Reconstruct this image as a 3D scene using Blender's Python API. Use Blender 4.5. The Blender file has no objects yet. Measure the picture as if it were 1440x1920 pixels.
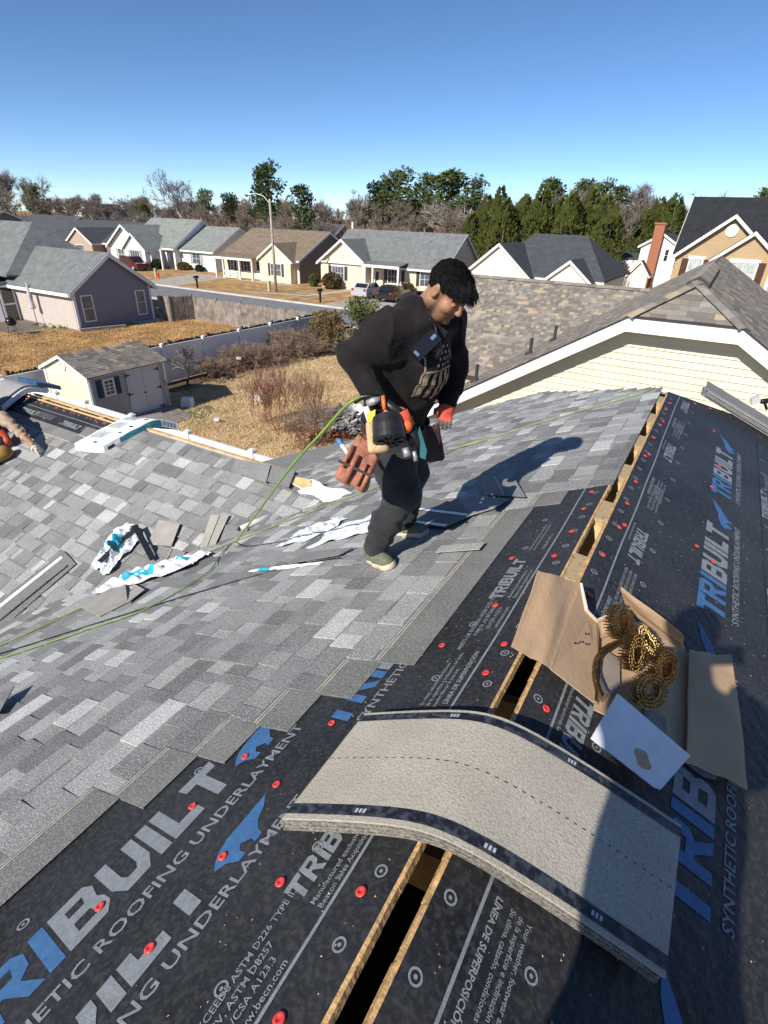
import bpy, math, random
import numpy as np
from mathutils import Vector, Matrix
rnd = random.Random(7)
scene = bpy.context.scene
COL = scene.collection
# ------------------------------------------------------------------ camera
cam_d = bpy.data.cameras.new('camera'); cam = bpy.data.objects.new('camera', cam_d); COL.objects.link(cam)
cR = Vector((0.85786978, 0.51288248, 0.03179628)); cU = Vector((-0.27147322, 0.39980262, 0.8754771)); cF = Vector((-0.43630463, 0.75967719, -0.48221244))
cam.matrix_world = Matrix(((cR.x, cU.x, -cF.x, 0.234), (cR.y, cU.y, -cF.y, 0.0), (cR.z, cU.z, -cF.z, 7.2), (0, 0, 0, 1)))
cam_d.sensor_fit = 'HORIZONTAL'; cam_d.sensor_width = 36; cam_d.lens = 25.0; cam_d.clip_start = 0.05; cam_d.clip_end = 3000
scene.camera = cam
# ------------------------------------------------------------------ sky, sun, exposure
SUN_EL = math.radians(34.2)
SUN_V = Vector((0.142, 0.815, -0.565)).normalized()            # the way the light travels
w = bpy.data.worlds.new('World'); scene.world = w; w.use_nodes = True
nt = w.node_tree; nt.nodes.clear()
sky = nt.nodes.new('ShaderNodeTexSky'); sky.sky_type = 'NISHITA'; sky.sun_disc = False
sky.sun_elevation = SUN_EL; sky.sun_rotation = math.atan2(-SUN_V.x, -SUN_V.y)
sky.altitude = 0; sky.air_density = 0.5; sky.dust_density = 0.0; sky.ozone_density = 2.6
bg = nt.nodes.new('ShaderNodeBackground'); bg.inputs[1].default_value = 0.115
wo = nt.nodes.new('ShaderNodeOutputWorld')
hs = nt.nodes.new('ShaderNodeHueSaturation'); hs.inputs['Saturation'].default_value = 1.10; nt.links.new(sky.outputs[0], hs.inputs['Color']); nt.links.new(hs.outputs[0], bg.inputs[0]); nt.links.new(bg.outputs[0], wo.inputs[0])
sun_d = bpy.data.lights.new('sun', 'SUN'); sun_d.energy = 4.6; sun_d.angle = math.radians(0.53); sun_d.color = (1.0, 0.94, 0.85)
sun = bpy.data.objects.new('sun', sun_d); COL.objects.link(sun); sun.location = (0, -20, 40)
sun.rotation_euler = SUN_V.to_track_quat('-Z', 'Y').to_euler()
vs = scene.view_settings; vs.view_transform = 'Standard'; vs.look = 'None'; vs.exposure = 0.42; vs.gamma = 1.0; vs.use_curve_mapping = False
scene.cycles.max_bounces = 6; scene.cycles.diffuse_bounces = 3; scene.cycles.glossy_bounces = 3; scene.cycles.transparent_max_bounces = 8

# ------------------------------------------------------------------ materials
MATS = {}
def mat(name, col, rough=0.8, var=0.12, scale=6.0, bump=0.0, bscale=60.0, speck=0.0, sscale=300.0, scol=None, metal=0.0, stripe=None, col2=None, stain=0.0, spec=0.4, detail=4.0, coat=0.0, stripeaxis='Z', sheen=0.0):
    """procedural principled material: slow colour variation, fine speckle, relief, optional horizontal board lines"""
    if name in MATS: return MATS[name]
    m = bpy.data.materials.new(name); m.use_nodes = True; MATS[name] = m
    t = m.node_tree; N = t.nodes; L = t.links; p = N['Principled BSDF']
    tc = N.new('ShaderNodeTexCoord')
    no = N.new('ShaderNodeTexNoise'); no.inputs['Scale'].default_value = scale; no.inputs['Detail'].default_value = detail; L.new(tc.outputs['Object'], no.inputs['Vector'])
    rp = N.new('ShaderNodeValToRGB'); L.new(no.outputs['Fac'], rp.inputs['Fac'])
    a = [max(0, c * (1 - var)) for c in col]; b = [min(1, c * (1 + var)) for c in (col2 or col)]
    rp.color_ramp.elements[0].position = 0.3; rp.color_ramp.elements[0].color = (*a, 1)
    rp.color_ramp.elements[1].position = 0.7; rp.color_ramp.elements[1].color = (*b, 1)
    out = rp.outputs['Color']
    if speck:
        n2 = N.new('ShaderNodeTexNoise'); n2.inputs['Scale'].default_value = sscale; n2.inputs['Detail'].default_value = 2; L.new(tc.outputs['Object'], n2.inputs['Vector'])
        r2 = N.new('ShaderNodeValToRGB'); L.new(n2.outputs['Fac'], r2.inputs['Fac'])
        r2.color_ramp.elements[0].position = 0.46; r2.color_ramp.elements[1].position = 0.62
        mx = N.new('ShaderNodeMixRGB'); mx.blend_type = 'MIX'
        mu = N.new('ShaderNodeMath'); mu.operation = 'MULTIPLY'; mu.inputs[1].default_value = speck; L.new(r2.outputs['Color'], mu.inputs[0])
        L.new(mu.outputs[0], mx.inputs['Fac']); L.new(out, mx.inputs['Color1']); mx.inputs['Color2'].default_value = (*(scol or [min(1, c * 2.2) for c in col]), 1); out = mx.outputs['Color']
    if stain:
        n3 = N.new('ShaderNodeTexNoise'); n3.inputs['Scale'].default_value = 1.3; n3.inputs['Detail'].default_value = 6; L.new(tc.outputs['Object'], n3.inputs['Vector'])
        r3 = N.new('ShaderNodeValToRGB'); L.new(n3.outputs['Fac'], r3.inputs['Fac']); r3.color_ramp.elements[0].position = 0.45; r3.color_ramp.elements[1].position = 0.75
        r3.color_ramp.elements[0].color = (1, 1, 1, 1); k = 1 - stain; r3.color_ramp.elements[1].color = (k, k * 0.97, k * 0.92, 1)
        mm = N.new('ShaderNodeMixRGB'); mm.blend_type = 'MULTIPLY'; mm.inputs['Fac'].default_value = 1; L.new(out, mm.inputs['Color1']); L.new(r3.outputs['Color'], mm.inputs['Color2']); out = mm.outputs['Color']
    hsrc = None
    if stripe:
        sp = N.new('ShaderNodeSeparateXYZ'); L.new(tc.outputs['Object'], sp.inputs[0])
        md = N.new('ShaderNodeMath'); md.operation = 'FRACT'; dv = N.new('ShaderNodeMath'); dv.operation = 'DIVIDE'; dv.inputs[1].default_value = stripe
        L.new(sp.outputs[stripeaxis], dv.inputs[0]); L.new(dv.outputs[0], md.inputs[0])
        hsrc = md.outputs[0]
    L.new(out, p.inputs['Base Color'])
    p.inputs['Roughness'].default_value = rough; p.inputs['Metallic'].default_value = metal
    p.inputs['Specular IOR Level'].default_value = spec
    if coat: p.inputs['Coat Weight'].default_value = coat; p.inputs['Coat Roughness'].default_value = 0.08
    if sheen: p.inputs['Sheen Weight'].default_value = sheen
    last = None
    if stripe:
        bn = N.new('ShaderNodeBump'); bn.inputs['Strength'].default_value = 1.0; bn.inputs['Distance'].default_value = stripe * 0.12; bn.invert = True
        L.new(hsrc, bn.inputs['Height']); last = bn
    if bump:
        nb = N.new('ShaderNodeTexNoise'); nb.inputs['Scale'].default_value = bscale; nb.inputs['Detail'].default_value = 3; L.new(tc.outputs['Object'], nb.inputs['Vector'])
        b2 = N.new('ShaderNodeBump'); b2.inputs['Strength'].default_value = 1.0; b2.inputs['Distance'].default_value = bump; L.new(nb.outputs['Fac'], b2.inputs['Height'])
        if last: L.new(last.outputs[0], b2.inputs['Normal'])
        last = b2
    if last: L.new(last.outputs[0], p.inputs['Normal'])
    return m
def glass(name, col=(0.03, 0.035, 0.04)):
    m = mat(name, col, rough=0.06, var=0.3, scale=1.2, spec=0.9); return m

# ------------------------------------------------------------------ mesh building
class MB:
    def __init__(s): s.v = []; s.f = []; s.mi = []
    def poly(s, pts, mi=0):
        n = len(s.v); s.v += [tuple(p) for p in pts]; s.f.append(tuple(range(n, n + len(pts)))); s.mi.append(mi); return s
    def add(s, vs, fs, mi=0):
        n = len(s.v); s.v += [tuple(p) for p in vs]
        for q in fs: s.f.append(tuple(i + n for i in q)); s.mi.append(mi)
        return s
    def box(s, lo, hi, mi=0):
        x0, y0, z0 = lo; x1, y1, z1 = hi
        return s.add([(x0,y0,z0),(x1,y0,z0),(x1,y1,z0),(x0,y1,z0),(x0,y0,z1),(x1,y0,z1),(x1,y1,z1),(x0,y1,z1)],
                     [(0,3,2,1),(4,5,6,7),(0,1,5,4),(1,2,6,5),(2,3,7,6),(3,0,4,7)], mi)
    def obox(s, c, ex, ey, ez, mi=0):                       # centre and half-extent vectors
        c = Vector(c); ex = Vector(ex); ey = Vector(ey); ez = Vector(ez)
        vs = [c + ex*a + ey*b + ez*d for d in (-1, 1) for a, b in ((-1,-1),(1,-1),(1,1),(-1,1))]
        return s.add(vs, [(0,3,2,1),(4,5,6,7),(0,1,5,4),(1,2,6,5),(2,3,7,6),(3,0,4,7)], mi)
    def prism(s, pts, d, mi=0):                             # planar outline pushed along d
        d = Vector(d); n = len(pts); P = [Vector(p) for p in pts]
        nv = Vector((0, 0, 0))
        for i in range(n): nv += (P[i] - P[0]).cross(P[(i+1) % n] - P[0])
        if nv.dot(d) < 0: P = P[::-1]
        vs = P + [p + d for p in P]
        fs = [tuple(range(n))[::-1], tuple(range(n, 2*n))] + [(i, (i+1) % n, (i+1) % n + n, i + n) for i in range(n)]
        return s.add(vs, fs, mi)
    def tube(s, path, r, k=8, caps=True, mi=0):
        P = [Vector(p) for p in path]; n = len(P); rs = r if isinstance(r, (list, tuple)) else [r] * n
        t0 = (P[1] - P[0]).normalized(); u = t0.orthogonal().normalized(); base = len(s.v)
        for i in range(n):
            t = (P[min(i+1, n-1)] - P[max(i-1, 0)]).normalized()
            u = (u - t * u.dot(t)); u = u.normalized() if u.length > 1e-6 else t.orthogonal().normalized(); vv = t.cross(u)
            for j in range(k):
                a = 2 * math.pi * j / k; s.v.append(tuple(P[i] + (u * math.cos(a) + vv * math.sin(a)) * rs[i]))
        for i in range(n - 1):
            for j in range(k):
                a, b = base + i*k + j, base + i*k + (j+1) % k; s.f.append((a, b, b + k, a + k)); s.mi.append(mi)
        if caps:
            s.f.append(tuple(base + j for j in range(k))[::-1]); s.mi.append(mi); s.f.append(tuple(base + (n-1)*k + j for j in range(k))); s.mi.append(mi)
        return s
    def lathe(s, prof, c=(0,0,0), ax=(0,0,1), k=16, mi=0):   # prof: (radius, height)
        ax = Vector(ax).normalized(); u = ax.orthogonal().normalized(); vv = ax.cross(u); c = Vector(c); base = len(s.v); n = len(prof)
        for r, h in prof:
            for j in range(k):
                a = 2*math.pi*j/k; s.v.append(tuple(c + ax*h + (u*math.cos(a) + vv*math.sin(a))*r))
        for i in range(n-1):
            for j in range(k):
                a, b = base+i*k+j, base+i*k+(j+1) % k; s.f.append((a, b, b+k, a+k)); s.mi.append(mi)
        s.f.append(tuple(base+j for j in range(k))[::-1]); s.mi.append(mi); s.f.append(tuple(base+(n-1)*k+j for j in range(k))); s.mi.append(mi)
        return s
    def grid(s, fn, nu, nv, mi=0, flip=False):               # fn(u,v) -> point
        base = len(s.v)
        for i in range(nu+1):
            for j in range(nv+1): s.v.append(tuple(fn(i/nu, j/nv)))
        for i in range(nu):
            for j in range(nv):
                a = base+i*(nv+1)+j; q = (a, a+nv+1, a+nv+2, a+1); s.f.append(q[::-1] if flip else q); s.mi.append(mi)
        return s
    def blob(s, c, r, k=10, n=6, mi=0, jit=0.0):
        c = Vector(c); base = len(s.v); r = Vector(r) if not isinstance(r, (int, float)) else Vector((r, r, r))
        for i in range(n+1):
            a = math.pi*i/n
            for j in range(k):
                b = 2*math.pi*j/k; q = 1 + rnd.uniform(-jit, jit)
                s.v.append((c.x + r.x*q*math.sin(a)*math.cos(b), c.y + r.y*q*math.sin(a)*math.sin(b), c.z + r.z*q*math.cos(a)))
        for i in range(n):
            for j in range(k):
                a, b = base+i*k+j, base+i*k+(j+1) % k; s.f.append((a, a+k, b+k, b)); s.mi.append(mi)
        return s
    def mesh(s, name, mats, smooth=False):
        me = bpy.data.meshes.new(name); me.from_pydata(s.v, [], s.f)
        for m in (mats if isinstance(mats, (list, tuple)) else [mats]): me.materials.append(m)
        if any(s.mi): me.polygons.foreach_set('material_index', s.mi)
        if smooth: me.polygons.foreach_set('use_smooth', [True] * len(me.polygons))
        me.update(); return me
    def build(s, name, mats, parent=None, smooth=False, at=None, kind=None, label=None):
        o = bpy.data.objects.new(name, s.mesh(name, mats, smooth)); COL.objects.link(o)
        if parent is not None: o.parent = parent
        if at is not None: o.location = at
        if kind: o['kind'] = kind
        if label: o['label'] = label
        return o
def thing(name, label, cat, loc=(0, 0, 0), rotz=0, group=None):
    o = bpy.data.objects.new(name, None); COL.objects.link(o); o.location = loc; o.rotation_euler = (0, 0, rotz); o.empty_display_size = 0.2
    o['label'] = label; o['category'] = cat
    if group: o['group'] = group
    return o
def tag(o, label, cat, group=None):
    o['label'] = label; o['category'] = cat
    if group: o['group'] = group
    return o
def struct(o): o['kind'] = 'structure'; return o
def copy_tree(o, parent=None):
    c = o.copy(); COL.objects.link(c)
    if parent is not None: c.parent = parent
    for ch in list(o.children): copy_tree(ch, c)
    return c
def meshobj(name, verts, faces, mats, parent=None, smooth=True, label=None):
    m = MB(); m.v = verts; m.f = faces; m.mi = [0]*len(faces); return m.build(name, mats, parent, smooth, label=label)

# ------------------------------------------------------------------ implicit surfaces (bodies, clothes, soft things)
def sdf_mesh(fn, lo, hi, h):
    lo = np.array(lo, np.float32); hi = np.array(hi, np.float32); n = np.ceil((hi - lo) / h).astype(int) + 1
    ax = [lo[i] + h*np.arange(n[i], dtype=np.float32) for i in range(3)]
    P = np.stack(np.meshgrid(*ax, indexing='ij'), -1); d = fn(P).astype(np.float32)
    nx, ny, nz = n - 1; acc = np.zeros((nx, ny, nz, 3), np.float32); cnt = np.zeros((nx, ny, nz), np.float32)
    I, J, K = np.meshgrid(np.arange(nx), np.arange(ny), np.arange(nz), indexing='ij')
    corner = [(a, b, c) for a in (0, 1) for b in (0, 1) for c in (0, 1)]
    g = {c: d[c[0]:nx+c[0], c[1]:ny+c[1], c[2]:nz+c[2]] for c in corner}
    for c in corner:
        for a in range(3):
            if c[a] == 0:
                e = list(c); e[a] = 1; e = tuple(e); d0, d1 = g[c], g[e]; m = (d0 < 0) != (d1 < 0)
                t = np.where(m, d0 / np.where(m, d0 - d1, 1), 0)
                off = np.zeros((nx, ny, nz, 3), np.float32)
                for q in range(3): off[..., q] = c[q] + (t if q == a else 0)
                acc += off * m[..., None]; cnt += m
    act = cnt > 0; idx = -np.ones((nx, ny, nz), int); idx[act] = np.arange(act.sum())
    base = np.stack([I, J, K], -1)[act]; V = lo + h * (base + acc[act] / cnt[act][:, None])
    F = []
    for a in range(3):
        b, c = (a+1) % 3, (a+2) % 3
        sl0 = [slice(None)]*3; sl1 = [slice(None)]*3; sl0[a] = slice(0, -1); sl1[a] = slice(1, None)
        s0 = d[tuple(sl0)] < 0; s1 = d[tuple(sl1)] < 0; ch = np.argwhere(s0 != s1)
        ok = (ch[:, b] > 0) & (ch[:, c] > 0) & (ch[:, b] < n[b]-1) & (ch[:, c] < n[c]-1); ch = ch[ok]
        ins = s0[tuple(ch.T)]
        def cell(db, dc):
            q = ch.copy(); q[:, b] += db; q[:, c] += dc; return idx[tuple(q.T)]
        q = np.stack([cell(-1, -1), cell(0, -1), cell(0, 0), cell(-1, 0)], 1); q[~ins] = q[~ins][:, ::-1]
        F.append(q)
    F = np.concatenate(F); F = F[(F >= 0).all(1)]
    return V, F
def np_obj(name, VF, mats, parent=None, smooth=True, label=None):
    V, F = VF; me = bpy.data.meshes.new(name)
    me.vertices.add(len(V)); me.vertices.foreach_set('co', np.asarray(V, np.float32).ravel())
    me.loops.add(F.size); me.loops.foreach_set('vertex_index', F.astype(np.int32).ravel())
    me.polygons.add(len(F)); me.polygons.foreach_set('loop_start', np.arange(0, F.size, F.shape[1], dtype=np.int32)); me.polygons.foreach_set('loop_total', np.full(len(F), F.shape[1], np.int32))
    if smooth: me.polygons.foreach_set('use_smooth', np.ones(len(F), bool))
    me.update(calc_edges=True); me.validate()
    for m in (mats if isinstance(mats, (list, tuple)) else [mats]): me.materials.append(m)
    o = bpy.data.objects.new(name, me); COL.objects.link(o)
    if parent is not None: o.parent = parent
    if label: o['label'] = label
    return o
def cone(P, a, b, r1, r2):
    a = np.array(a, np.float32); b = np.array(b, np.float32); ab = b - a; L2 = float(ab @ ab) + 1e-12
    t = np.clip(((P - a) @ ab) / L2, 0, 1); q = P - a - t[..., None]*ab
    return np.sqrt((q*q).sum(-1)) - (r1 + (r2 - r1)*t)
def ell(P, c, r, M=None):
    q = P - np.array(c, np.float32)
    if M is not None: q = q @ np.array(M, np.float32)         # columns of M: local axes
    r = np.array(r, np.float32); k0 = np.sqrt(((q/r)**2).sum(-1)); k1 = np.sqrt(((q/(r*r))**2).sum(-1)) + 1e-9
    return k0*(k0 - 1)/k1
def rbox(P, c, hs, r, M=None):
    q = P - np.array(c, np.float32)
    if M is not None: q = q @ np.array(M, np.float32)
    q = np.abs(q) - (np.array(hs, np.float32) - r); return np.sqrt((np.maximum(q, 0)**2).sum(-1)) + np.minimum(q.max(-1), 0) - r
def smin(a, b, k):
    h = np.clip(0.5 + 0.5*(b - a)/k, 0, 1); return b + (a - b)*h - k*h*(1 - h)
def chain(P, pts, k=0.02):
    d = None
    for (a, ra), (b, rb) in zip(pts[:-1], pts[1:]):
        e = cone(P, a, b, ra, rb); d = e if d is None else smin(d, e, k)
    return d
def crease(P, amp, freq, ax, ph=0.0, k=.6):
    ax = np.array(ax, np.float32); q = P @ ax; w2 = np.sin(P[..., 0]*7 + P[..., 1]*9 + ph)*1.5 + np.sin(P[..., 2]*8 - P[..., 1]*7 + ph*2)*1.5 + np.sin(P[...,0]*17 + P[...,2]*13 + ph*3)*.5
    return amp*(np.abs(np.sin(q*freq*.5 + w2 + ph))**k - .7)*(.5+.5*np.sin(P[...,0]*6.1+P[...,1]*5.3+P[...,2]*7.7+ph*1.7))
def folds(P, amp, freq, ax, ph=0.0):
    ax = np.array(ax, np.float32); q = P @ ax; w2 = np.sin(P[..., 0]*9 + P[..., 1]*7 + ph)*1.6 + np.sin(P[..., 2]*11 - P[..., 1]*6 + ph*2)*1.3
    return amp*np.sin(q*freq + w2*1.4 + ph)
# ------------------------------------------------------------------ the roof being re-shingled
TH = math.radians(23.8); cT, sT, T = math.cos(TH), math.sin(TH), math.tan(TH); RZ = 5.9
WY, WZ, WX = 3.8, 4.88, -2.31                               # ridge of the cross wing and where it dies into the main slope
def LS(s, t, h=0.0): return Vector((-s*cT - h*sT, t, RZ - s*sT + h*cT))     # left slope: s down the slope, t along the ridge, h off the deck
def RS(s, t, h=0.0): return Vector((s*cT + h*sT, t, RZ - s*sT + h*cT))      # right slope
def WS(s, x, h=0.0): return Vector((x, WY - s*cT - h*sT, WZ - s*sT + h*cT)) # near slope of the wing
def proj(p):
    v = Vector(p) - Vector((0.234, 0, 7.2)); z = v.dot(cF)
    return (720 + 1000*v.dot(cR)/z, 960 - 1000*v.dot(cU)/z, z) if z > 0.05 else (-9999, -9999, z)
def in_view(p, m=60): x, y, z = proj(p); return z > 0.05 and -m < x < 1440+m and -m < y < 1920+m
GR = [(0.40,0.397,0.382), (0.285,0.283,0.273), (0.225,0.223,0.216), (0.182,0.181,0.176), (0.145,0.144,0.140)]
SHM = [mat('shingle_grey_%d' % i, c, rough=0.95, var=0.16, scale=5, speck=0.8, sscale=150, scol=[min(1, q*1.75+0.04) for q in c], bump=0.003, bscale=170, spec=0.2) for i, c in enumerate(GR)]
M_head = mat('shingle_headlap', (0.16,0.158,0.148), rough=0.95, var=0.18, scale=4, speck=0.5, sscale=150, scol=(0.36,0.36,0.34), bump=0.002, bscale=170, spec=0.2)
M_nailline = mat('nail_line', (0.50,0.46,0.36), rough=0.8, var=0.25, scale=30)
M_back = mat('shingle_back', (0.33,0.31,0.275), rough=0.95, var=0.15, scale=8, speck=0.5, sscale=260, scol=(0.48,0.46,0.42), bump=0.001, bscale=260, spec=0.2)
M_osb = mat('osb_edge', (0.55,0.33,0.13), rough=0.8, var=0.4, scale=40, speck=0.5, sscale=90, scol=(0.75,0.52,0.26), bump=0.004, bscale=70)
M_wood = mat('raw_lumber', (0.62,0.42,0.20), rough=0.75, var=0.25, scale=9, bump=0.001, bscale=60)
M_under = mat('underlayment', (0.023,0.023,0.025), rough=0.55, var=0.45, scale=3, speck=0.30, sscale=70, scol=(0.085,0.085,0.082), bump=0.006, bscale=22, detail=10, spec=0.35)
M_pgrey = mat('print_grey', (0.25,0.27,0.29), rough=0.6, var=0.15, scale=40, speck=0.35, sscale=260, scol=(0.07,0.07,0.08))
M_pblue = mat('print_blue', (0.055,0.155,0.33), rough=0.6, var=0.15, scale=40, speck=0.3, sscale=260, scol=(0.02,0.05,0.10))
M_red = mat('cap_red', (0.72,0.06,0.05), rough=0.35, var=0.1, scale=20)
M_deck = mat('deck_under', (0.05,0.04,0.03), rough=0.9)
M_vinyl = mat('vinyl_white', (0.80,0.80,0.80), rough=0.45, var=0.03, scale=3, stain=0.06)
M_trim = mat('trim_white', (0.82,0.82,0.80), rough=0.5, var=0.03, scale=3, stain=0.05)
M_cream = mat('siding_cream', (0.74,0.665,0.475), rough=0.6, var=0.03, scale=2, stain=0.05)

house = thing('house', 'house under the crew, grey shingles going on over black printed roofing felt', 'house', (0, 0, 0))
# walls
m = MB(); m.box((-6.9, -6, 0), (6.9, 6.6, 2.7)); m.build('wall', M_cream, house)
m = MB(); m.box((-10.2, -1.0, 0), (-6.9, 6.3, 2.7)); m.build('wall', M_cream, house)
# decks: left, right, clipped end, wing near, wing far
def deck(name, pts, mt=M_deck, th=0.02):
    m = MB(); P = [Vector(p) for p in pts]; nv = (P[1]-P[0]).cross(P[2]-P[0]).normalized()
    if nv.z < 0: nv = -nv
    m.prism(P, -nv*th); return m.build(name, mt, house)
SL = 0.037
deck('roof_deck', [LS(SL,-5), LS(SL,5.5), LS(1.5/cT,7), LS(8.1,7), LS(8.1,-5)], SHM[3])
deck('roof_deck', [RS(SL,-5), RS(SL,5.5), RS(1.5/cT,7), RS(8,7), RS(8,-5)], M_deck)
deck('roof_deck', [LS(0.04,5.5,-.002), LS(1.5/cT,7,-.002), RS(1.5/cT,7,-.002), RS(0.04,5.5,-.002)], SHM[2])
deck('roof_deck', [WS(0.03,-2.0), WS(0.03,-10.5), WS(5.7,-10.5), WS(5.7,-6.5)], SHM[3])
FT = 0.80                                                    # the wing falls away steeper behind its ridge
deck('roof_deck', [(-2.2,WY+0.03,WZ-0.02), (-10.5,WY+0.03,WZ-0.02), (-10.5,WY+2.7,WZ-2.7*FT), (-7.2,WY+2.7,WZ-2.7*FT)], SHM[2])
# attic behind the open ridge slots: rafters close it off
for t in (0.0, 0.82, 1.45, 2.02, 2.64, 3.26, 3.88, 4.5, 5.1):
    dz = .17 if t < 1.9 else 0
    m = MB(); m.prism([(0, t-0.019, RZ-0.05-dz), (-0.9, t-0.019, RZ-0.05-0.9*T), (-0.9, t-0.019, RZ-0.18-0.9*T), (0, t-0.019, RZ-0.24-dz), (0.9, t-0.019, RZ-0.18-0.9*T), (0.9, t-0.019, RZ-0.05-0.9*T)], (0, 0.038, 0)); r = m.build('rafter', M_wood, house)
    if t > 1.9:                                            # gusset ends that show in the slot
        m = MB(); m.prism([(-0.034, t, RZ-0.018), (0.034, t, RZ-0.022), (0.034, t+0.03, RZ-0.2), (-0.034, t+0.03, RZ-0.2)], (0, 0.22+0.02*(t % 1), 0)); m.build('gusset', mat('gusset_osb', (0.50,0.36,0.19), var=0.5, scale=60, speck=0.6, sscale=60, scol=(0.25,0.22,0.17)), r)
m = MB(); m.box((-0.9, -5, RZ-1.15), (0.9, 5.3, RZ-1.1)); m.build('attic_floor', M_deck, house)
# torn osb lips along the slot
for sgn, S in ((-1, LS), (1, RS)):
    m = MB(); t = -1.0
    while t < 5.35:
        dt = rnd.uniform(0.02, 0.12); w_ = .0035 + .0015*math.sin(t*9) + rnd.uniform(0,.0012); a = 0.016
        m.prism([S(SL-w_, t, 0.001), S(SL+a*0.4, t, 0.0035), S(SL+a*0.4, t+dt, 0.0035), S(SL-w_*rnd.uniform(.6,1), t+dt, 0.001)], S(0,0,-0.02)-S(0,0,0)); t += dt
    m.build('slot_edge', M_osb, house)
# hip-end shingles on the clipped far end, rake boards
m = MB(); m.prism([LS(1.5/cT,7.01,-0.02), LS(6,7.01,-0.02), LS(6,7.01,-0.2), LS(1.5/cT,7.01,-0.2)], (0,0.03,0)); m.build('rake_board', M_trim, house)
m = MB(); m.prism([RS(1.5/cT,7.01,-0.02), RS(8,7.01,-0.02), RS(8,7.01,-0.2), RS(1.5/cT,7.01,-0.2)], (0,0.03,0)); m.build('rake_board', M_trim, house)

# --- shingles
def tab(m, S, s0, s1, t0, t1, lo=0.004, hi=0.011, mi=0, base=0.0):
    P = [S(s0,t0,base+lo), S(s1,t0,base+hi), S(s1,t1,base+hi), S(s0,t1,base+lo), S(s0,t0,base), S(s1,t0,base), S(s1,t1,base), S(s0,t1,base)]
    fs = [(0,1,2,3), (1,5,6,2), (0,4,5,1), (3,2,6,7)]
    n = (P[1]-P[0]).cross(P[3]-P[0])
    if n.z < 0: fs = [f[::-1] for f in fs]
    m.add(P, fs, mi)
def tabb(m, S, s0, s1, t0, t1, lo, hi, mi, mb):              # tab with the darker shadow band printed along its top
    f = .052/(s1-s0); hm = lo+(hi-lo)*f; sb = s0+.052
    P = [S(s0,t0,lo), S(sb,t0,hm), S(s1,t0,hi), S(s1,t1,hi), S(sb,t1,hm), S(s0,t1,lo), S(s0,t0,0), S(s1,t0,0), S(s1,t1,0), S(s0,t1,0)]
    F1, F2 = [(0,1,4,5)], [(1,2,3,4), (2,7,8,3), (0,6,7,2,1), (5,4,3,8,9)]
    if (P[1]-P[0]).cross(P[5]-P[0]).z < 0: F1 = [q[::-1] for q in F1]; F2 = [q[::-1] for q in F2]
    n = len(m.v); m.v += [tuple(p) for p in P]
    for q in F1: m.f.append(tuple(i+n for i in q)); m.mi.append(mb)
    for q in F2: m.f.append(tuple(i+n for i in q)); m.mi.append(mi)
def tone():
    r = rnd.random(); return 0 if r < .13 else 1 if r < .33 else 2 if r < .62 else 3 if r < .87 else 4
def course_tabs(s0, s1, ta, tb, clip=None):
    out = []; t = ta - rnd.uniform(0, .2); raised = False
    while t < tb:
        raised = not raised; wd = rnd.choice((.07, .10, .13, .16, .19, .24)) * rnd.uniform(.9, 1.1)
        a, b = max(t, ta), min(t+wd, tb); t += wd
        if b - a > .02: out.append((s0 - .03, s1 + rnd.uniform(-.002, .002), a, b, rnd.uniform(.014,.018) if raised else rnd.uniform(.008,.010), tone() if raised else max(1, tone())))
    return out
def topk(t):                                                # index of the topmost course at t (staircase of the unfinished edge)
    for te, j in ((.53,5), (.76,4), (.94,3), (1.137,2), (1.35,1), (2.87,0), (3.08,-1)):
        if t < te: return j
    return -4
tabs = []
steps = [(-1.6,.53,5), (.53,.76,4), (.76,.94,3), (.94,1.137,2), (1.137,1.35,1), (1.35,2.87,0), (2.87,3.08,-1), (3.08,7.03,-4)]
for k in range(-4, 27):
    s0, s1 = .61 + .15*k, .76 + .15*k
    ta = next(a for a, b, j in steps if j <= k) + rnd.uniform(-.01, .01)
    if s0 < 0.05: s0 = 0.05
    x1 = s1*cT; tb = 5.5 + x1 - .02 if x1 < 1.5 else 7.04
    if x1 > 2.5: tb = min(tb, 3.8 + (x1 - 2.31) + .35) if False else tb
    for q in course_tabs(s0, s1, ta, tb): tabs.append((LS, q))
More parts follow.
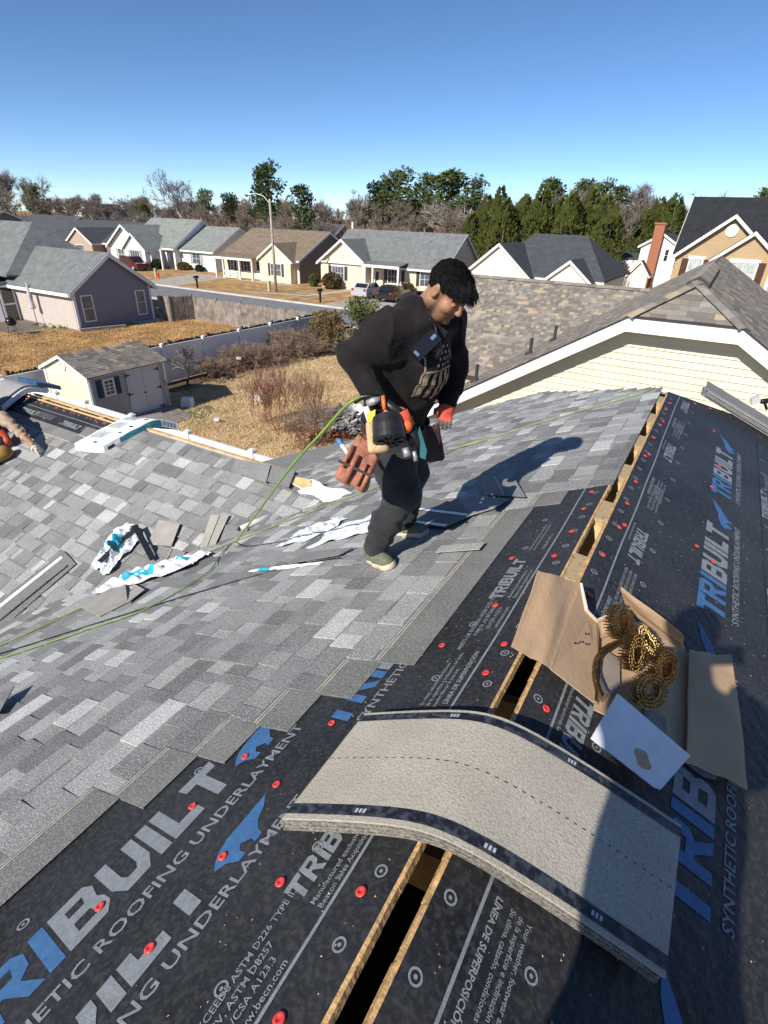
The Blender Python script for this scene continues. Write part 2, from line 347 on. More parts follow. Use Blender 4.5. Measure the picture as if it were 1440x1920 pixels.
# the far end stays behind the wing: drop tabs buried more than 0.25 m under the wing roof
def buried(q):
    p = LS((q[0]+q[1])/2, (q[2]+q[3])/2); return (WZ - abs(p.y - WY)*(T if p.y < WY else FT)) - p.z > 0.14 and p.x < WX
tabs = [(S, q) for S, q in tabs if not buried(q)]
wtabs = []
for k in range(0, 30):
    s0, s1 = .05 + .15*k, .20 + .15*k
    a, b = -10.45, WX + s1*cT*(-1) + .1
    wa, wb = a, b
    if k < 4:                                                # bare felt patch at the far left, edge stepping down
        wa = (-5.75, -5.85, -6.15, -8.9)[k]
        if k == 3: wa = -8.9
    for q in course_tabs(s0, s1, wa, wb): wtabs.append((WS, q))
def emit(lst, nparts, parent):
    vis = [(-(q[3]-q[2])*(q[1]-q[0]) / max(.3, proj(S((q[0]+q[1])/2, (q[2]+q[3])/2))[2])**2.6, i) for i, (S, q) in enumerate(lst) if in_view(S((q[0]+q[1])/2, (q[2]+q[3])/2))]
    pick = set(i for _, i in sorted(vis)[:nparts]); rest = MB()
    for i, (S, q) in enumerate(lst):
        s0, s1, t0, t1, hi, mi = q
        if i in pick:
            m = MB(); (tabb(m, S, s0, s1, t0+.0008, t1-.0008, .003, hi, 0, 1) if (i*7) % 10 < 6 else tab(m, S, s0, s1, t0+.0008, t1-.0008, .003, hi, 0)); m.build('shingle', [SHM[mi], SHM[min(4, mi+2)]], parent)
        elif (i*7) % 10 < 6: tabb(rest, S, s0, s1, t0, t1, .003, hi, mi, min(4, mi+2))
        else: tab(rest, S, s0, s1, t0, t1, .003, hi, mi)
    rest.build('shingle_courses', SHM, parent, kind='stuff')
emit(tabs, 200, house); emit(wtabs, 100, house)
# exposed head laps of the topmost courses with the pale nail line
for a, b, j in steps[:-1]:
    st = .42 + .15*j
    m = MB(); tt = a
    while tt < b - .01:
        te = min(b, tt + rnd.uniform(.7, 1.0)); tab(m, LS, st + rnd.uniform(-.004,.004), st+.20, tt+.001, te-.001, .0062, .0075); tt = te
    hl = m.build('shingle_headlap', M_head, house)
    m = MB()
    for off in (.168, .184): m.add([LS(st+off, a+.004, .0087), LS(st+off+.006, a+.004, .0087), LS(st+off+.006, b-.004, .0087), LS(st+off, b-.004, .0087)], [(0,3,2,1)])
    m.build('nail_line', M_nailline, hl)
for x0, x1, sa in ((-8.9,-6.15,.36), (-6.15,-5.85,.22), (-5.85,-5.5,.10)):
    m = MB(); tab(m, WS, sa, sa+.17, x0, x1, .006, .0075); hl = m.build('shingle_headlap', M_head, house)
    m = MB(); m.add([WS(sa+.15, x0, .0087), WS(sa+.16, x0, .0087), WS(sa+.16, x1, .0087), WS(sa+.15, x1, .0087)], [(0,1,2,3)]); m.build('nail_line', M_nailline, hl)
# ridge lumber and scraps of cap along the wing ridge
m = MB(); m.obox((-5.35, WY+.03, WZ+.006), (2.35,0,0), (0,.020,0), (0,0,.010)); m.build('ridge_board', M_wood, house)
m = MB(); m.obox((-6.7, WY-.045, WZ-.012), (1.2,0,0), (0,.010,-.004), (0,.004,.010)); m.build('slot_edge', M_osb, house)
for x in (-8.0, -7.35, -6.7, -6.1): m = MB(); m.box((x-.04, WY-.05, WZ-.06), (x+.04, WY+.03, WZ+.004)); m.build('rafter', M_wood, house)
m = MB(); m.obox((-6.9, WY-.01, WZ-.02), (1.1,0,0), (0,.03,0), (0,0,.006)); m.build('ridge_gap', M_deck, house)

# --- printed underlayment
def sheet(name, S, s0, s1, t0, t1, h, amp=0.0025, nu=24, nv=60, seed=0):
    r = random.Random(seed); ph = [r.uniform(0, 6) for _ in range(6)]
    def fn(u, v):
        s = s0 + (s1-s0)*u; te = t1 if S is not RS else min(t1, 5.5 + s*cT - .02); t = t0 + (te-t0)*v
        z = h + amp*(math.sin(s*9+ph[0]+t*3)*math.sin(t*5+ph[1]) + .5*math.sin(t*17+s*11+ph[2]))*min(1, 6*u*(1-u)+.1)*.35
        return S(s, t, z)
    m = MB(); m.grid(fn, nu, nv, flip=(S is RS)); return m.build(name, M_under, house, smooth=True)
shA = sheet('underlayment', LS, .040, .60, -1.6, 3.2, .0026, .0007, seed=1)
shB = sheet('underlayment', LS, .55, 1.5, -1.6, 1.7, .0010, .0005, seed=2)
shC = sheet('underlayment', RS, .040, 1.00, -1.6, 6.95, .0026, .0009, seed=3)
shD = sheet('underlayment', RS, .93, 3.2, -1.6, 6.98, .0052, .0009, seed=4)
shW = sheet('underlayment', WS, .05, .60, -9.0, -5.7, .0015, .0006, seed=5)
HP = .0028                                                   # print sits this far above its sheet
def pr(name, polys, S, s0, t0, ds, dt, h, mt, parent, sh=0.0):
    """polys in (u along, v up); u -> t, v -> s"""
    m = MB()
    for P in polys: m.poly([S(s0 + ds*v, t0 + dt*(u + sh*v), h) for u, v in P])
    o = m.build(name, mt, parent)
    me = o.data; me.calc_loop_triangles() if False else None
    for p in me.polygons:
        if p.normal.z < 0: p.flip()
    return o
LET = {
 'T': ([[(0,.74),(1,.74),(1.05,1),(-.05,1)], [(.34,0),(.66,0),(.66,.74),(.34,.74)]], 1.0),
 'R': ([[(0,0),(.3,0),(.3,1),(0,1)], [(.3,.8),(.72,.8),(.8,1),(.3,1)], [(.72,.8),(.68,.6),(.98,.55),(1.0,.85),(.8,1)], [(.3,.4),(.75,.4),(.98,.55),(.68,.6),(.3,.6)], [(.42,.4),(.75,.4),(1.06,0),(.74,0)]], 1.05),
 'I': ([[(0,0),(.32,0),(.32,1),(0,1)]], .32),
 'B': ([[(0,0),(.3,0),(.3,1),(0,1)], [(.3,.8),(.7,.8),(.82,1),(.3,1)], [(.7,.8),(.66,.62),(.9,.52),(.97,.82),(.82,1)], [(.3,.42),(.68,.42),(.9,.52),(.66,.62),(.3,.62)], [(.68,.42),(.72,.2),(.84,0),(1.02,.2),(1.0,.4),(.9,.52)], [(.3,0),(.84,0),(.72,.2),(.3,.2)]], 1.02),
 'U': ([[(0,.3),(.3,.38),(.3,1),(0,1)], [(.7,.38),(1,.3),(1,1),(.7,1)], [(0,.3),(.2,0),(.8,0),(1,.3),(.7,.38),(.62,.25),(.38,.25),(.3,.38)]], 1.0),
 'L': ([[(0,0),(.32,0),(.32,1),(0,1)], [(.32,0),(.9,0),(.9,.26),(.32,.26)]], .9)}
DOG = [(0,.30),(.10,.20),(.16,-.02),(.25,-.02),(.24,.14),(.30,.24),(.38,.10),(.36,-.02),(.46,-.02),(.48,.14),(.56,.30),(.70,.42),(.80,.58),(.90,.76),(1.05,1.02),(.97,1.0),(.88,.92),(.78,.90),(.66,.80),(.52,.66),(.34,.64),(.18,.56),(.07,.44)]
def clip_v(P, vmax):                                         # keep v <= vmax
    out = []
    for i in range(len(P)):
        a, b = P[i], P[(i+1) % len(P)]
        if a[1] <= vmax: out.append(a)
        if (a[1] <= vmax) != (b[1] <= vmax):
            k = (vmax - a[1])/(b[1]-a[1]); out.append((a[0] + k*(b[0]-a[0]), vmax))
    return out
def logo(S, s0, t0, ds, width, h, parent, dirn=1, vmax=9, blue=3, dog=True, word='TRIBUILT', gap=.10, shear=.10, name='printed_logo', span=None):
    tot = sum(LET[c][1] for c in word) + gap*(len(word)-1); k = width/tot; u = 0
    parts = {0: [], 1: []}
    for i, c in enumerate(word):
        one = []
        for P in LET[c][0]:
            Q = [((u + x)*k, y) for x, y in P]; Q = clip_v(Q, vmax)
            if len(Q) > 2 and (span is None or span[0] < t0 + dirn*Q[0][0] < span[1]): one.append(Q)
        if one: parts[0 if i < blue else 1].append(one)
        u += LET[c][1] + gap
    for j, mt in ((0, M_pblue), (1, M_pgrey)):
        for Ls in parts[j]: pr('printed_letter', Ls, S, s0, t0, ds, dirn, h, mt, parent, sh=shear*k)
    if dog:
        Q = clip_v([(width*1.03 + x*width*.34, -.08 + y*.95) for x, y in DOG], vmax)
        if len(Q) > 2 and (span is None or span[0] < t0 + width < span[1]): pr('printed_emblem', [Q], S, s0, t0, ds, dirn, h, M_pblue, parent)
def text(body, S, s0, t0, size, dirn, up, h, parent, mt=None, bold=.012, shear=0.0, width=None, name='printed_text'):
    """dirn: +1/-1 reading along +t/-t; up: +1/-1 glyph tops towards +s/-s"""
    cu = bpy.data.curves.new(name, 'FONT'); cu.body = body; cu.size = 1.0; cu.resolution_u = 2; cu.offset = bold; cu.shear = shear
    tmp = bpy.data.objects.new('tmp', cu); me = bpy.data.meshes.new_from_object(tmp)
    xs = [v.co.x for v in me.vertices]
    if not xs: return None
    kx = (width/(max(xs)) if width else size)
    for v in me.vertices: v.co = S(s0 + up*size*v.co.y, t0 + dirn*kx*v.co.x, h)
    me.update()
    for p in me.polygons:
        if p.normal.z < 0: p.flip()
    me.materials.append(mt or M_pgrey); o = bpy.data.objects.new(name, me); COL.objects.link(o); o.parent = parent; o['kind'] = 'stuff'
    bpy.data.objects.remove(tmp); bpy.data.curves.remove(cu); return o
def rings(S, pts, h, parent):
    m = MB(); n = 20
    for s, t in pts:
        for ra, rb in ((.0115, .0165), (0, .0045)):
            for i in range(n):
                a, b = 2*math.pi*i/n, 2*math.pi*(i+1)/n
                q = [S(s+rb*math.cos(a), t+rb*math.sin(a), h), S(s+rb*math.cos(b), t+rb*math.sin(b), h), S(s+ra*math.cos(b), t+ra*math.sin(b), h), S(s+ra*math.cos(a), t+ra*math.sin(a), h)]
                if ra == 0: q = q[:3]
                m.poly(q if S is LS or S is WS else q[::-1])
    o = m.build('printed_rings', M_pgrey, parent, kind='stuff')
    for p in o.data.polygons:
        if p.normal.z < 0: p.flip()
def lapline(S, s, t0, t1, h, parent, w_=.0085):
    m = MB(); n = 60
    for i in range(n):
        a, b = t0+(t1-t0)*i/n, t0+(t1-t0)*(i+1)/n; f = lambda t: .003*math.sin(t*2.3) + .0015*math.sin(t*7)
        m.poly([S(s+f(a)-w_/2, a, h), S(s+f(a)+w_/2, a, h), S(s+f(b)+w_/2, b, h), S(s+f(b)-w_/2, b, h)])
    o = m.build('printed_lap_line', M_pgrey, parent)
    for p in o.data.polygons:
        if p.normal.z < 0: p.flip()
SYN = 'SYNTHETIC ROOFING UNDERLAYMENT'; PER = 1.44
# left slope
hA, hB, hC, hD, hW = .0026+.0015, .0010+.0012, .0026+.0016, .0052+.0016, .0015+.0015
lapline(LS, .168, -1.5, 3.1, hA, shA)
for k in range(-1, 2):
    t0 = -.45 + PER*k
    if t0 < 2: logo(LS, .515, t0, .16, .88, hA, shA, vmax=.50)
    text(SYN, LS, .450, -.40 + PER*k, .052, 1, 1, hA, shA, width=1.13)
logo(LS, .775, -.155, .17, .89, hB, shB); text(SYN, LS, .680, -.15, .058, 1, 1, hB, shB, width=1.13)
text('TM', LS, .93, .83, .02, 1, 1, hB, shB)
logo(LS, .775, 1.20, .17, 1.02, hB, shB, span=(0, 1.34), dog=False); text(SYN, LS, .680, 1.29, .058, 1, 1, hB, shB, width=1.13)
for t0 in (-.88, .475, 1.82): logo(LS, .245, t0, .062, .36, hA, shA, blue=0, dog=False, shear=.2)
for t0 in (-.87, .485, 1.83):
    text('Manufactured exclusively for', LS, .207, t0, .021, 1, 1, hA, shA); text('Beacon Sales Acquisition, Inc.', LS, .183, t0-.0, .021, 1, 1, hA, shA)
for t0 in (.07, 1.46):
    for i, b in enumerate(('MEETS OR EXCEEDS ASTM D226 TYPE II,', 'TYPE IV, ASTM D8257', 'UL/CSA A123.3', 'www.becn.com')): text(b, LS, .232+.030*(1.4-i), t0 + (0, .09, .14, .15)[i], .024, 1, 1, hA, shA)
for t0 in (-.2, 1.17):
    text('L\u00cdNEA DE SUPERPOSICI\u00d3N', LS, .192, t0, .024, 1, 1, hA, shA, bold=.03)
    for i, b in enumerate(('Su clima, calzado, condiciones', 'de la superficie e inclinaci\u00f3n del techo', 'pueden afectar la traccion')): text(b, LS, .275 - .024*i, t0-.02, .019, 1, 1, hA, shA)
for t0 in (2.28,): text('OVERLAP LINE  \u25b3', LS, .192, t0, .022, 1, 1, hA, shA); [text('Install with printed side up, see directions', LS, .26-.022*i, t0, .018, 1, 1, hA, shA) for i in range(2)]
rings(LS, [(.094, .438 - .1695 + .1695*k) for k in range(-2, 17)] + [(.295, .273 + .339*k) for k in range(-1, 9) if k != 1] + [(.30, .610)], hA, shA)
rings(LS, [(1.02, .15), (.95, .71)], hB, shB)
# right slope
lapline(RS, .148, -1.5, 5.6, hC, shC)
for k in range(0, 4):
    t0 = -.42 + PER*k
    logo(RS, .705, t0, -.145, .95, hC, shC, shear=-.05); text(SYN, RS, .775, t0+.05, .05, 1, -1, hC, shC, width=1.06)
for t0 in (1.45, 2.78, 4.25, 5.55): logo(RS, .19, t0, .068, .34, hC, shC, dirn=-1, blue=0, dog=False, shear=.2)
for t0 in (.72, 2.06, 3.5, 4.9):
    text('L\u00cdNEA DE SUPERPOSICI\u00d3N', RS, .175, t0, .023, -1, 1, hC, shC, bold=.03)
    for i, b in enumerate(('Su clima, calzado, condiciones', 'de la superficie e inclinaci\u00f3n del techo', 'Your weather, footwear and roof pitch')): text(b, RS, .215 + .022*i, t0, .019, -1, 1, hC, shC)
for t0 in (1.46, 2.8, 4.26):
    text('Manufactured exclusively for', RS, .166, t0, .018, -1, 1, hC, shC)
for t0 in (2.35, 3.4, 4.8):
    for i in range(3): text('MEETS OR EXCEEDS ASTM D226 TYPE II,', RS, .20 + .024*i, t0, .02, -1, 1, hC, shC)
rings(RS, [(.080, .472 + .1675*k) for k in range(-3, 30)] + [(.30, .30 + .335*k) for k in range(0, 16)], hC, shC)
lapline(RS, 1.07, -1.0, 6.3, hD, shD)
for t0 in (2.55, 4.0): logo(RS, .985, t0, -.05, .5, hD, shD, blue=0, dog=False); [text('MEETS OR EXCEEDS ASTM D226 TYPE II', RS, 1.03 - .02*i, t0+.56, .02, 1, -1, hD, shD) for i in range(3)]
rings(RS, [(.965, 1.2 + .335*k) for k in range(0, 16)], hD, shD)
# wing patch
lapline(WS, .17, -8.9, -5.75, hW, shW)
for x0 in (-6.62, -7.55): logo(WS, .31, x0, -.075, .36, hW, shW, blue=0, dog=False, shear=.2)
for x0 in (-7.2, -6.2, -8.0): [text('MEETS OR EXCEEDS ASTM D226', WS, .24+.03*i, x0, .026, 1, -1, hW, shW) for i in range(3)]
rings(WS, [(.09, -8.2 + .17*k) for k in range(0, 14)] + [(.30, -8.0 + .34*k) for k in range(0, 6)], hW, shW)
# plastic cap nails
capm = MB().lathe([(.0135, 0), (.0135, .0018), (.011, .0032), (.0055, .0036), (.0050, .0024), (.0001, .0024)], k=14).mesh('cap_nail', M_red, True)
def cap(S, s, t, h):
    o = bpy.data.objects.new('cap_nail', capm); COL.objects.link(o); o.parent = house; o.location = S(s, t, h+.001)
    ang = {LS: (0, -TH, 0), RS: (0, TH, 0), WS: (TH, 0, 0)}[S]; o.rotation_euler = ang
for s, t in ((.333,.499),(.113,.549),(.128,.284),(.363,1.479),(.12,1.338),(.114,1.505),(.25,1.77),(.12,2.2),(.105,2.462),(.551,.26),(.561,.499),(.583,.74),(.569,1.011),(.11,2.75),(.12,3.0),(.33,2.2)): cap(LS, s, t, hA)
for s, t in ((.816,.27),(.828,.593),(.808,.805)): cap(LS, s, t, hB)
for s, t in ((.115,1.297),(.103,1.975),(.085,2.316),(.105,2.643),(.125,2.70),(.095,2.941),(.09,3.27),(.08,3.733),(.10,3.8),(.085,4.15),(.09,4.5),(.1,4.62),(.08,4.95),(.095,5.2),(.52,3.0),(.56,3.95),(.60,4.45),(.55,1.9),(.52,5.2),(.62,2.95),(.3,5.65),(.45,5.8),(.1,.9)): cap(RS, s, t, hC)
for x in (-8.1,-7.7,-7.32,-6.98,-6.6,-6.25,-5.95): cap(WS, .09, x, hW)
for s, x in ((.10,-7.45),(.10,-6.8),(.11,-6.1)): cap(WS, s, x, hW)
# ------------------------------------------------------------------ ground, street, paths
def sheet_xy(name, pts, z, mt, nx=1, ny=1):
    m = MB(); m.poly([(x, y, z) for x, y in pts]); o = m.build(name, mt); 
    if o.data.polygons[0].normal.z < 0: o.data.polygons[0].flip()
    return struct(o)
M_grass = mat('dormant_lawn', (0.52,0.365,0.185), rough=0.95, var=0.18, scale=0.9, col2=(0.62,0.455,0.26), speck=0.4, sscale=22, scol=(0.24,0.14,0.055), bump=0.06, bscale=14, spec=0.1, stain=0.35, detail=8)
M_lawn2 = mat('dormant_lawn_ochre', (0.46,0.275,0.115), rough=0.95, var=0.25, scale=0.8, col2=(0.56,0.365,0.18), speck=0.5, sscale=20, scol=(0.20,0.10,0.04), bump=0.06, bscale=12, spec=0.1, stain=0.35, detail=8)
M_bed = mat('leaf_litter', (0.10,0.062,0.035), rough=0.95, var=0.4, scale=5, speck=0.5, sscale=30, scol=(0.22,0.14,0.08), bump=0.04, bscale=20)
M_asph = mat('asphalt', (0.19,0.193,0.20), rough=0.9, var=0.12, scale=0.8, speck=0.3, sscale=40, stain=0.2, bump=0.003, bscale=90)
M_conc = mat('concrete', (0.50,0.48,0.43), rough=0.9, var=0.1, scale=1.2, stain=0.25, bump=0.002, bscale=60)
M_pave = mat('worn_drive', (0.46,0.40,0.33), rough=0.9, var=0.15, scale=1.0, stain=0.3)
gm = MB(); gm.poly([(-900,-200,0),(700,-200,0),(700,1400,0),(-900,1400,0)]); struct(gm.build('ground', M_lawn2))
sheet_xy('lawn', [(-21.3,9.4),(3,9.4),(3,31),(-21.3,31)], .004, M_grass)
sheet_xy('planting_bed', [(-21.2,15.2),(-19.9,15.6),(-19.3,18),(-19.2,21.5),(-18.8,25),(-18.3,31),(-21.2,31)], .008, M_bed)
sheet_xy('road', [(-260,34.8),(90,34.8),(90,41.3),(-260,41.3)], .004, M_asph)
for y0, y1 in ((34.35,34.8),(41.3,41.75)):
    m = MB(); m.prism([(-260,y0,0),(-260,y1,0),(-260,y1 if y0 > 38 else y1-.1,.12 if y0 > 38 else .12),(-260,y0+.12 if y0 > 38 else y0,.12)], (350,0,0)); struct(m.build('kerb', M_conc))
for x0, x1, y1, sk in ((-57,-51,53.6,3.5), (-31.5,-26,52.5,0), (-71,-66,52,3), (-90,-85,52,2), (-14,-9,52,0)):
    sheet_xy('driveway', [(x0,41.75),(x1,41.75),(x1-sk,y1),(x0-sk,y1)], .006, M_pave)
sheet_xy('front_path', [(-52,51.8),(-43,51.8),(-43,52.6),(-52,52.6)], .007, M_conc)
sheet_xy('front_path', [(-43,44),(-36,46),(-35.5,53.5),(-36.3,53.5),(-36.8,46.6),(-43,44.7)], .0075, M_conc)
sheet_xy('patio', [(-42.5,18.2),(-36.6,18.2),(-36.6,21.2),(-42.5,21.2)], .006, mat('patio_slab', (0.16,0.135,0.11), var=0.2, scale=2))

# ------------------------------------------------------------------ house kit
WHITE = M_trim
M_shut = mat('shutter_dark', (0.045,0.04,0.042), rough=0.6)
M_pane = glass('window_glass', (0.10,0.12,0.14)); M_panel = glass('window_glass_dark', (0.02,0.022,0.025))
M_curt = mat('curtain_pane', (0.42,0.46,0.44), rough=0.25, var=0.25, scale=5, spec=0.8)
def fr(face, a, z, d=0.0):
    """face: ('y', Y) looks to -Y, a runs along X; ('x', X) looks to +X, a runs along Y; d proud of the wall"""
    return Vector((a, face[1]-d, z)) if face[0] == 'y' else Vector((face[1]+d, a, z))
def slab(m, face, a0, a1, z0, z1, d0, d1, mi=0):
    p, q = fr(face, a0, z0, d0), fr(face, a1, z1, d1)
    m.box((min(p.x,q.x),min(p.y,q.y),min(p.z,q.z)), (max(p.x,q.x),max(p.y,q.y),max(p.z,q.z)), mi)
def window(parent, face, a0, a1, z0, z1, nx=2, nz=2, shut=0.0, pane=None, smat=None, trim=None, head=False):
    """frame, each pane, shutters; nx x nz lights"""
    trim = trim or WHITE; fw = .07
    m = MB()
    slab(m, face, a0, a0+fw, z0, z1, 0, .05); slab(m, face, a1-fw, a1, z0, z1, 0, .05); slab(m, face, a0+fw, a1-fw, z1-fw, z1, 0, .05); slab(m, face, a0+fw, a1-fw, z0, z0+fw, 0, .05)
    if head: slab(m, face, a0-.12, a1+.12, z1, z1+.2, 0, .10)
    wn = m.build('window', trim, parent)
    ia0, ia1, iz0, iz1 = a0+fw, a1-fw, z0+fw, z1-fw; bw = .03
    for i in range(1, nx): c = ia0+(ia1-ia0)*i/nx; m = MB(); slab(m, face, c-bw/2, c+bw/2, iz0, iz1, 0, .035); m.build('muntin', trim, wn)
    for j in range(1, nz): c = iz0+(iz1-iz0)*j/nz; m = MB(); slab(m, face, ia0, ia1, c-bw/2, c+bw/2, 0, .040 if j*2 == nz else .032); m.build('muntin', trim, wn)
    m = MB(); slab(m, face, ia0, ia1, iz0, iz1, -.02, .012); m.build('pane', pane or M_pane, wn)
    if shut:
        for a, b in ((a0-.05-shut, a0-.05), (a1+.05, a1+.05+shut)):
            m = MB(); slab(m, face, a, b, z0, z1, 0, .04)
            n = max(4, int((z1-z0)/.12))
            for q in range(n): zc = z0+.08+(z1-z0-.16)*(q+.5)/n; slab(m, face, a+.05, b-.05, zc-.03, zc+.03, .04, .052)
            m.build('shutter', smat or M_shut, parent)
    return wn
def gable_block(parent, axis, a0, a1, b0, b1, ze, zr, wallm, roofm, ov=.35, th=.12, ends=(1, 1), fascia=WHITE, bmid=None, rakeov=.25, soff=True):
    """axis 'x': ridge runs along X from a0 to a1, gable ends at a0/a1, eaves at b0/b1 in Y. axis 'y': swapped."""
    bm_ = (b0+b1)/2 if bmid is None else bmid
    P = (lambda a, b, z: Vector((a, b, z))) if axis == 'x' else (lambda a, b, z: Vector((b, a, z)))
    m = MB(); m.prism([P(a0,b0,0), P(a0,b1,0), P(a0,b1,ze), P(a0,bm_,zr), P(a0,b0,ze)], P(a1,0,0)-P(a0,0,0)); wl = m.build('wall', wallm, parent)
    for bb in (b0, b1):
        sl = (zr-ze)/abs(bm_-bb); sg = 1 if bb > bm_ else -1; eb = bb + sg*ov; ez = ze - ov*sl
        q = [P(a0-rakeov*ends[0], bm_, zr+.03), P(a0-rakeov*ends[0], eb, ez+.03), P(a1+rakeov*ends[1], eb, ez+.03), P(a1+rakeov*ends[1], bm_, zr+.03)]
        nv = (q[1]-q[0]).cross(q[2]-q[0]).normalized(); nv = nv if nv.z > 0 else -nv
        m = MB(); m.prism(q, nv*th); rf = m.build('roof', roofm, parent)
        m = MB(); e0, e1 = P(a0-rakeov*ends[0]+.01, eb+sg*.001, ez-.12), P(a1+rakeov*ends[1]-.01, eb+sg*.09, ez+.08)
        m.box([min(e0[i],e1[i]) for i in range(3)], [max(e0[i],e1[i]) for i in range(3)]); m.build('gutter', fascia, parent)
        for aa, en, s2 in ((a0, ends[0], -1), (a1, ends[1], 1)):
            if en:
                A = aa + s2*(rakeov+.002); m = MB(); m.prism([P(A,bm_,zr+.13), P(A,eb,ez+.13), P(A,eb,ez-.14), P(A,bm_,zr-.14)], P(s2*.04,0,0)-P(0,0,0)); m.build('rake_board', fascia, parent)
    return wl
def roofmat(n, c, spk=None): return mat(n, c, rough=0.95, var=0.22, scale=1.6, speck=0.6, sscale=9, scol=spk or [min(1, q*1.5) for q in c], bump=0.02, bscale=14, spec=0.15, stain=0.12, detail=6)
R_grey = roofmat('roof_grey', (0.165,0.172,0.172)); R_dark = roofmat('roof_dark', (0.075,0.08,0.088)); R_green = roofmat('roof_greengrey', (0.21,0.225,0.21)); R_brown = roofmat('roof_brown', (0.20,0.155,0.115)); R_slate = roofmat('roof_slate', (0.07,0.075,0.085)); R_black = roofmat('roof_black', (0.028,0.03,0.034)); R_mid = roofmat('roof_mid', (0.22,0.23,0.225))
S_blue = mat('siding_bluegrey', (0.24,0.235,0.255), rough=0.6, var=0.04, scale=2, stripe=.11); S_pink = mat('siding_taupe', (0.52,0.45,0.40), rough=0.6, var=0.04, scale=2, stripe=.11)
S_yel = mat('siding_yellow', (0.74,0.66,0.47), rough=0.6, var=0.03, scale=2, stripe=.11); S_wh = mat('siding_white', (0.78,0.77,0.73), rough=0.6, var=0.03, scale=2, stripe=.11); S_cr2 = mat('siding_pale', (0.78,0.74,0.60), rough=0.6, var=0.03, scale=2, stripe=.12)
S_tan = mat('siding_tan', (0.42,0.29,0.15), rough=0.6, var=0.05, scale=2, stripe=.13); S_taupe_shade = mat('siding_dark_taupe_and_shade', (0.20,0.18,0.165), rough=0.6, var=0.05, scale=2, stripe=.11)
M_brick = mat('brick', (0.36,0.12,0.06), rough=0.9, var=0.3, scale=14, speck=0.4, sscale=25, scol=(0.45,0.30,0.22), stripe=.075); M_brickT = mat('brick_tan', (0.42,0.30,0.22), rough=0.9, var=0.3, scale=10, speck=0.4, sscale=18, scol=(0.55,0.45,0.36), stripe=.075)

# --- blue-grey house with the two windows in its end wall
h = thing('house', 'blue-grey sided house with two tall windows in its shaded gable wall', 'house')
gable_block(h, 'x', -47, -35.74, 21.35, 27.25, 2.5, 4.5, S_blue, R_grey, ends=(0, 1))
m = MB(); m.box((-42.9, 21.335, .05), (-35.9, 21.349, 2.4)); m.build('wall', S_pink, h)
F = ('x', -35.74)
window(h, F, 21.82, 22.66, .50, 2.16, 1, 2, pane=M_pane); window(h, F, 25.92, 26.72, .50, 2.16, 1, 2, pane=M_pane)
for y in (21.42, 27.18): m = MB(); m.box((-35.735, y-.07, 0), (-35.70, y+.07, 2.45)); m.build('corner_board', WHITE, h)
m = MB(); m.tube([(-35.62,21.28,2.25),(-35.62,21.20,2.1),(-35.66,21.28,1.9),(-35.66,21.28,.15),(-35.5,21.2,.05)], .04, 6); m.build('downspout', WHITE, h)
# its long rear block
m = MB(); m.box((-66,22.6,0),(-43.4,28.6,2.6)); m.build('wall', S_blue, h)
for P in ([(-66,20.9,2.85),(-42.2,20.9,2.85),(-45.3,25.3,6.0),(-66,25.3,6.0)], [(-42.2,20.9,2.85),(-41.0,29.2,2.6),(-45.3,25.3,6.0)], [(-41.0,29.2,2.6),(-66,29.2,2.6),(-66,25.3,6.0),(-45.3,25.3,6.0)]):
    m = MB(); m.prism(P, (0,0,.12)); m.build('roof', R_grey, h)
m = MB(); m.prism([(-66,19.7,2.5),(-43,19.7,2.5),(-43,20.9,2.84),(-66,20.9,2.84)], (0,0,.1)); m.build('roof', R_grey, h)
m = MB(); m.box((-66,19.6,2.4),(-43,19.7,2.6)); m.build('gutter', WHITE, h)
m = MB(); m.box((-60,20.2,0),(-42.6,22.6,2.5)); m.build('wall', S_blue, h)
F = ('x', -42.6)
m = MB(); slab(m, F, 20.3, 20.42, 0, 2.3, 0, .05); slab(m, F, 21.18, 21.3, 0, 2.3, 0, .05); slab(m, F, 20.42, 21.18, 2.2, 2.3, 0, .05); dr = m.build('door', WHITE, h)
m = MB(); slab(m, F, 20.42, 21.18, .05, 2.2, -.02, .015); m.build('pane', M_panel, dr)
m = MB(); slab(m, F, 20.42, 21.18, 1.05, 1.15, .0, .03); m.build('rail', WHITE, dr)
window(h, ('y', 20.2), -47.5, -46.2, .9, 2.0, 2, 2, pane=M_panel)
# --- closed parasol, grill, planter beside it
g = thing('patio_umbrella', 'closed pale grey patio umbrella beside the blue-grey house', 'umbrella', (-39.9, 20.9, 0))
m = MB(); m.tube([(0,0,0),(0,0,2.6)], .025, 8); m.build('pole', M_shut, g)
m = MB(); m.lathe([(.16,1.05),(.20,1.1),(.13,1.5),(.16,1.9),(.10,2.4),(.03,2.75)], k=9); m.build('canopy', mat('umbrella_cloth', (0.45,0.45,0.46), var=0.2, scale=8, bump=.02, bscale=9), g)
m = MB(); m.lathe([(.28,0),(.28,.06),(.05,.10)], k=14); m.build('base', M_shut, g)
g = thing('kettle_grill', 'round black kettle grill on legs beside the patio', 'grill', (-37.5, 18.1, 0))
M_blk = mat('black_enamel', (0.012,0.012,0.013), rough=0.25)
m = MB(); m.lathe([(.05,.55),(.24,.62),(.30,.75),(.31,.80)], k=18); m.build('bowl', M_blk, g, True)
m = MB(); m.lathe([(.31,.81),(.30,.90),(.22,1.02),(.06,1.08),(.03,1.12)], k=18); m.build('lid', M_blk, g, True)
for a in (0.3, 2.4, 4.5): m = MB(); m.tube([(.2*math.cos(a),.2*math.sin(a),.68),(.34*math.cos(a),.34*math.sin(a),0)], .014, 6); m.build('leg', M_blk, g)
m = MB(); m.lathe([(.14,.25),(.14,.27)], k=14); m.build('ash_pan', M_blk, g)
m = MB()
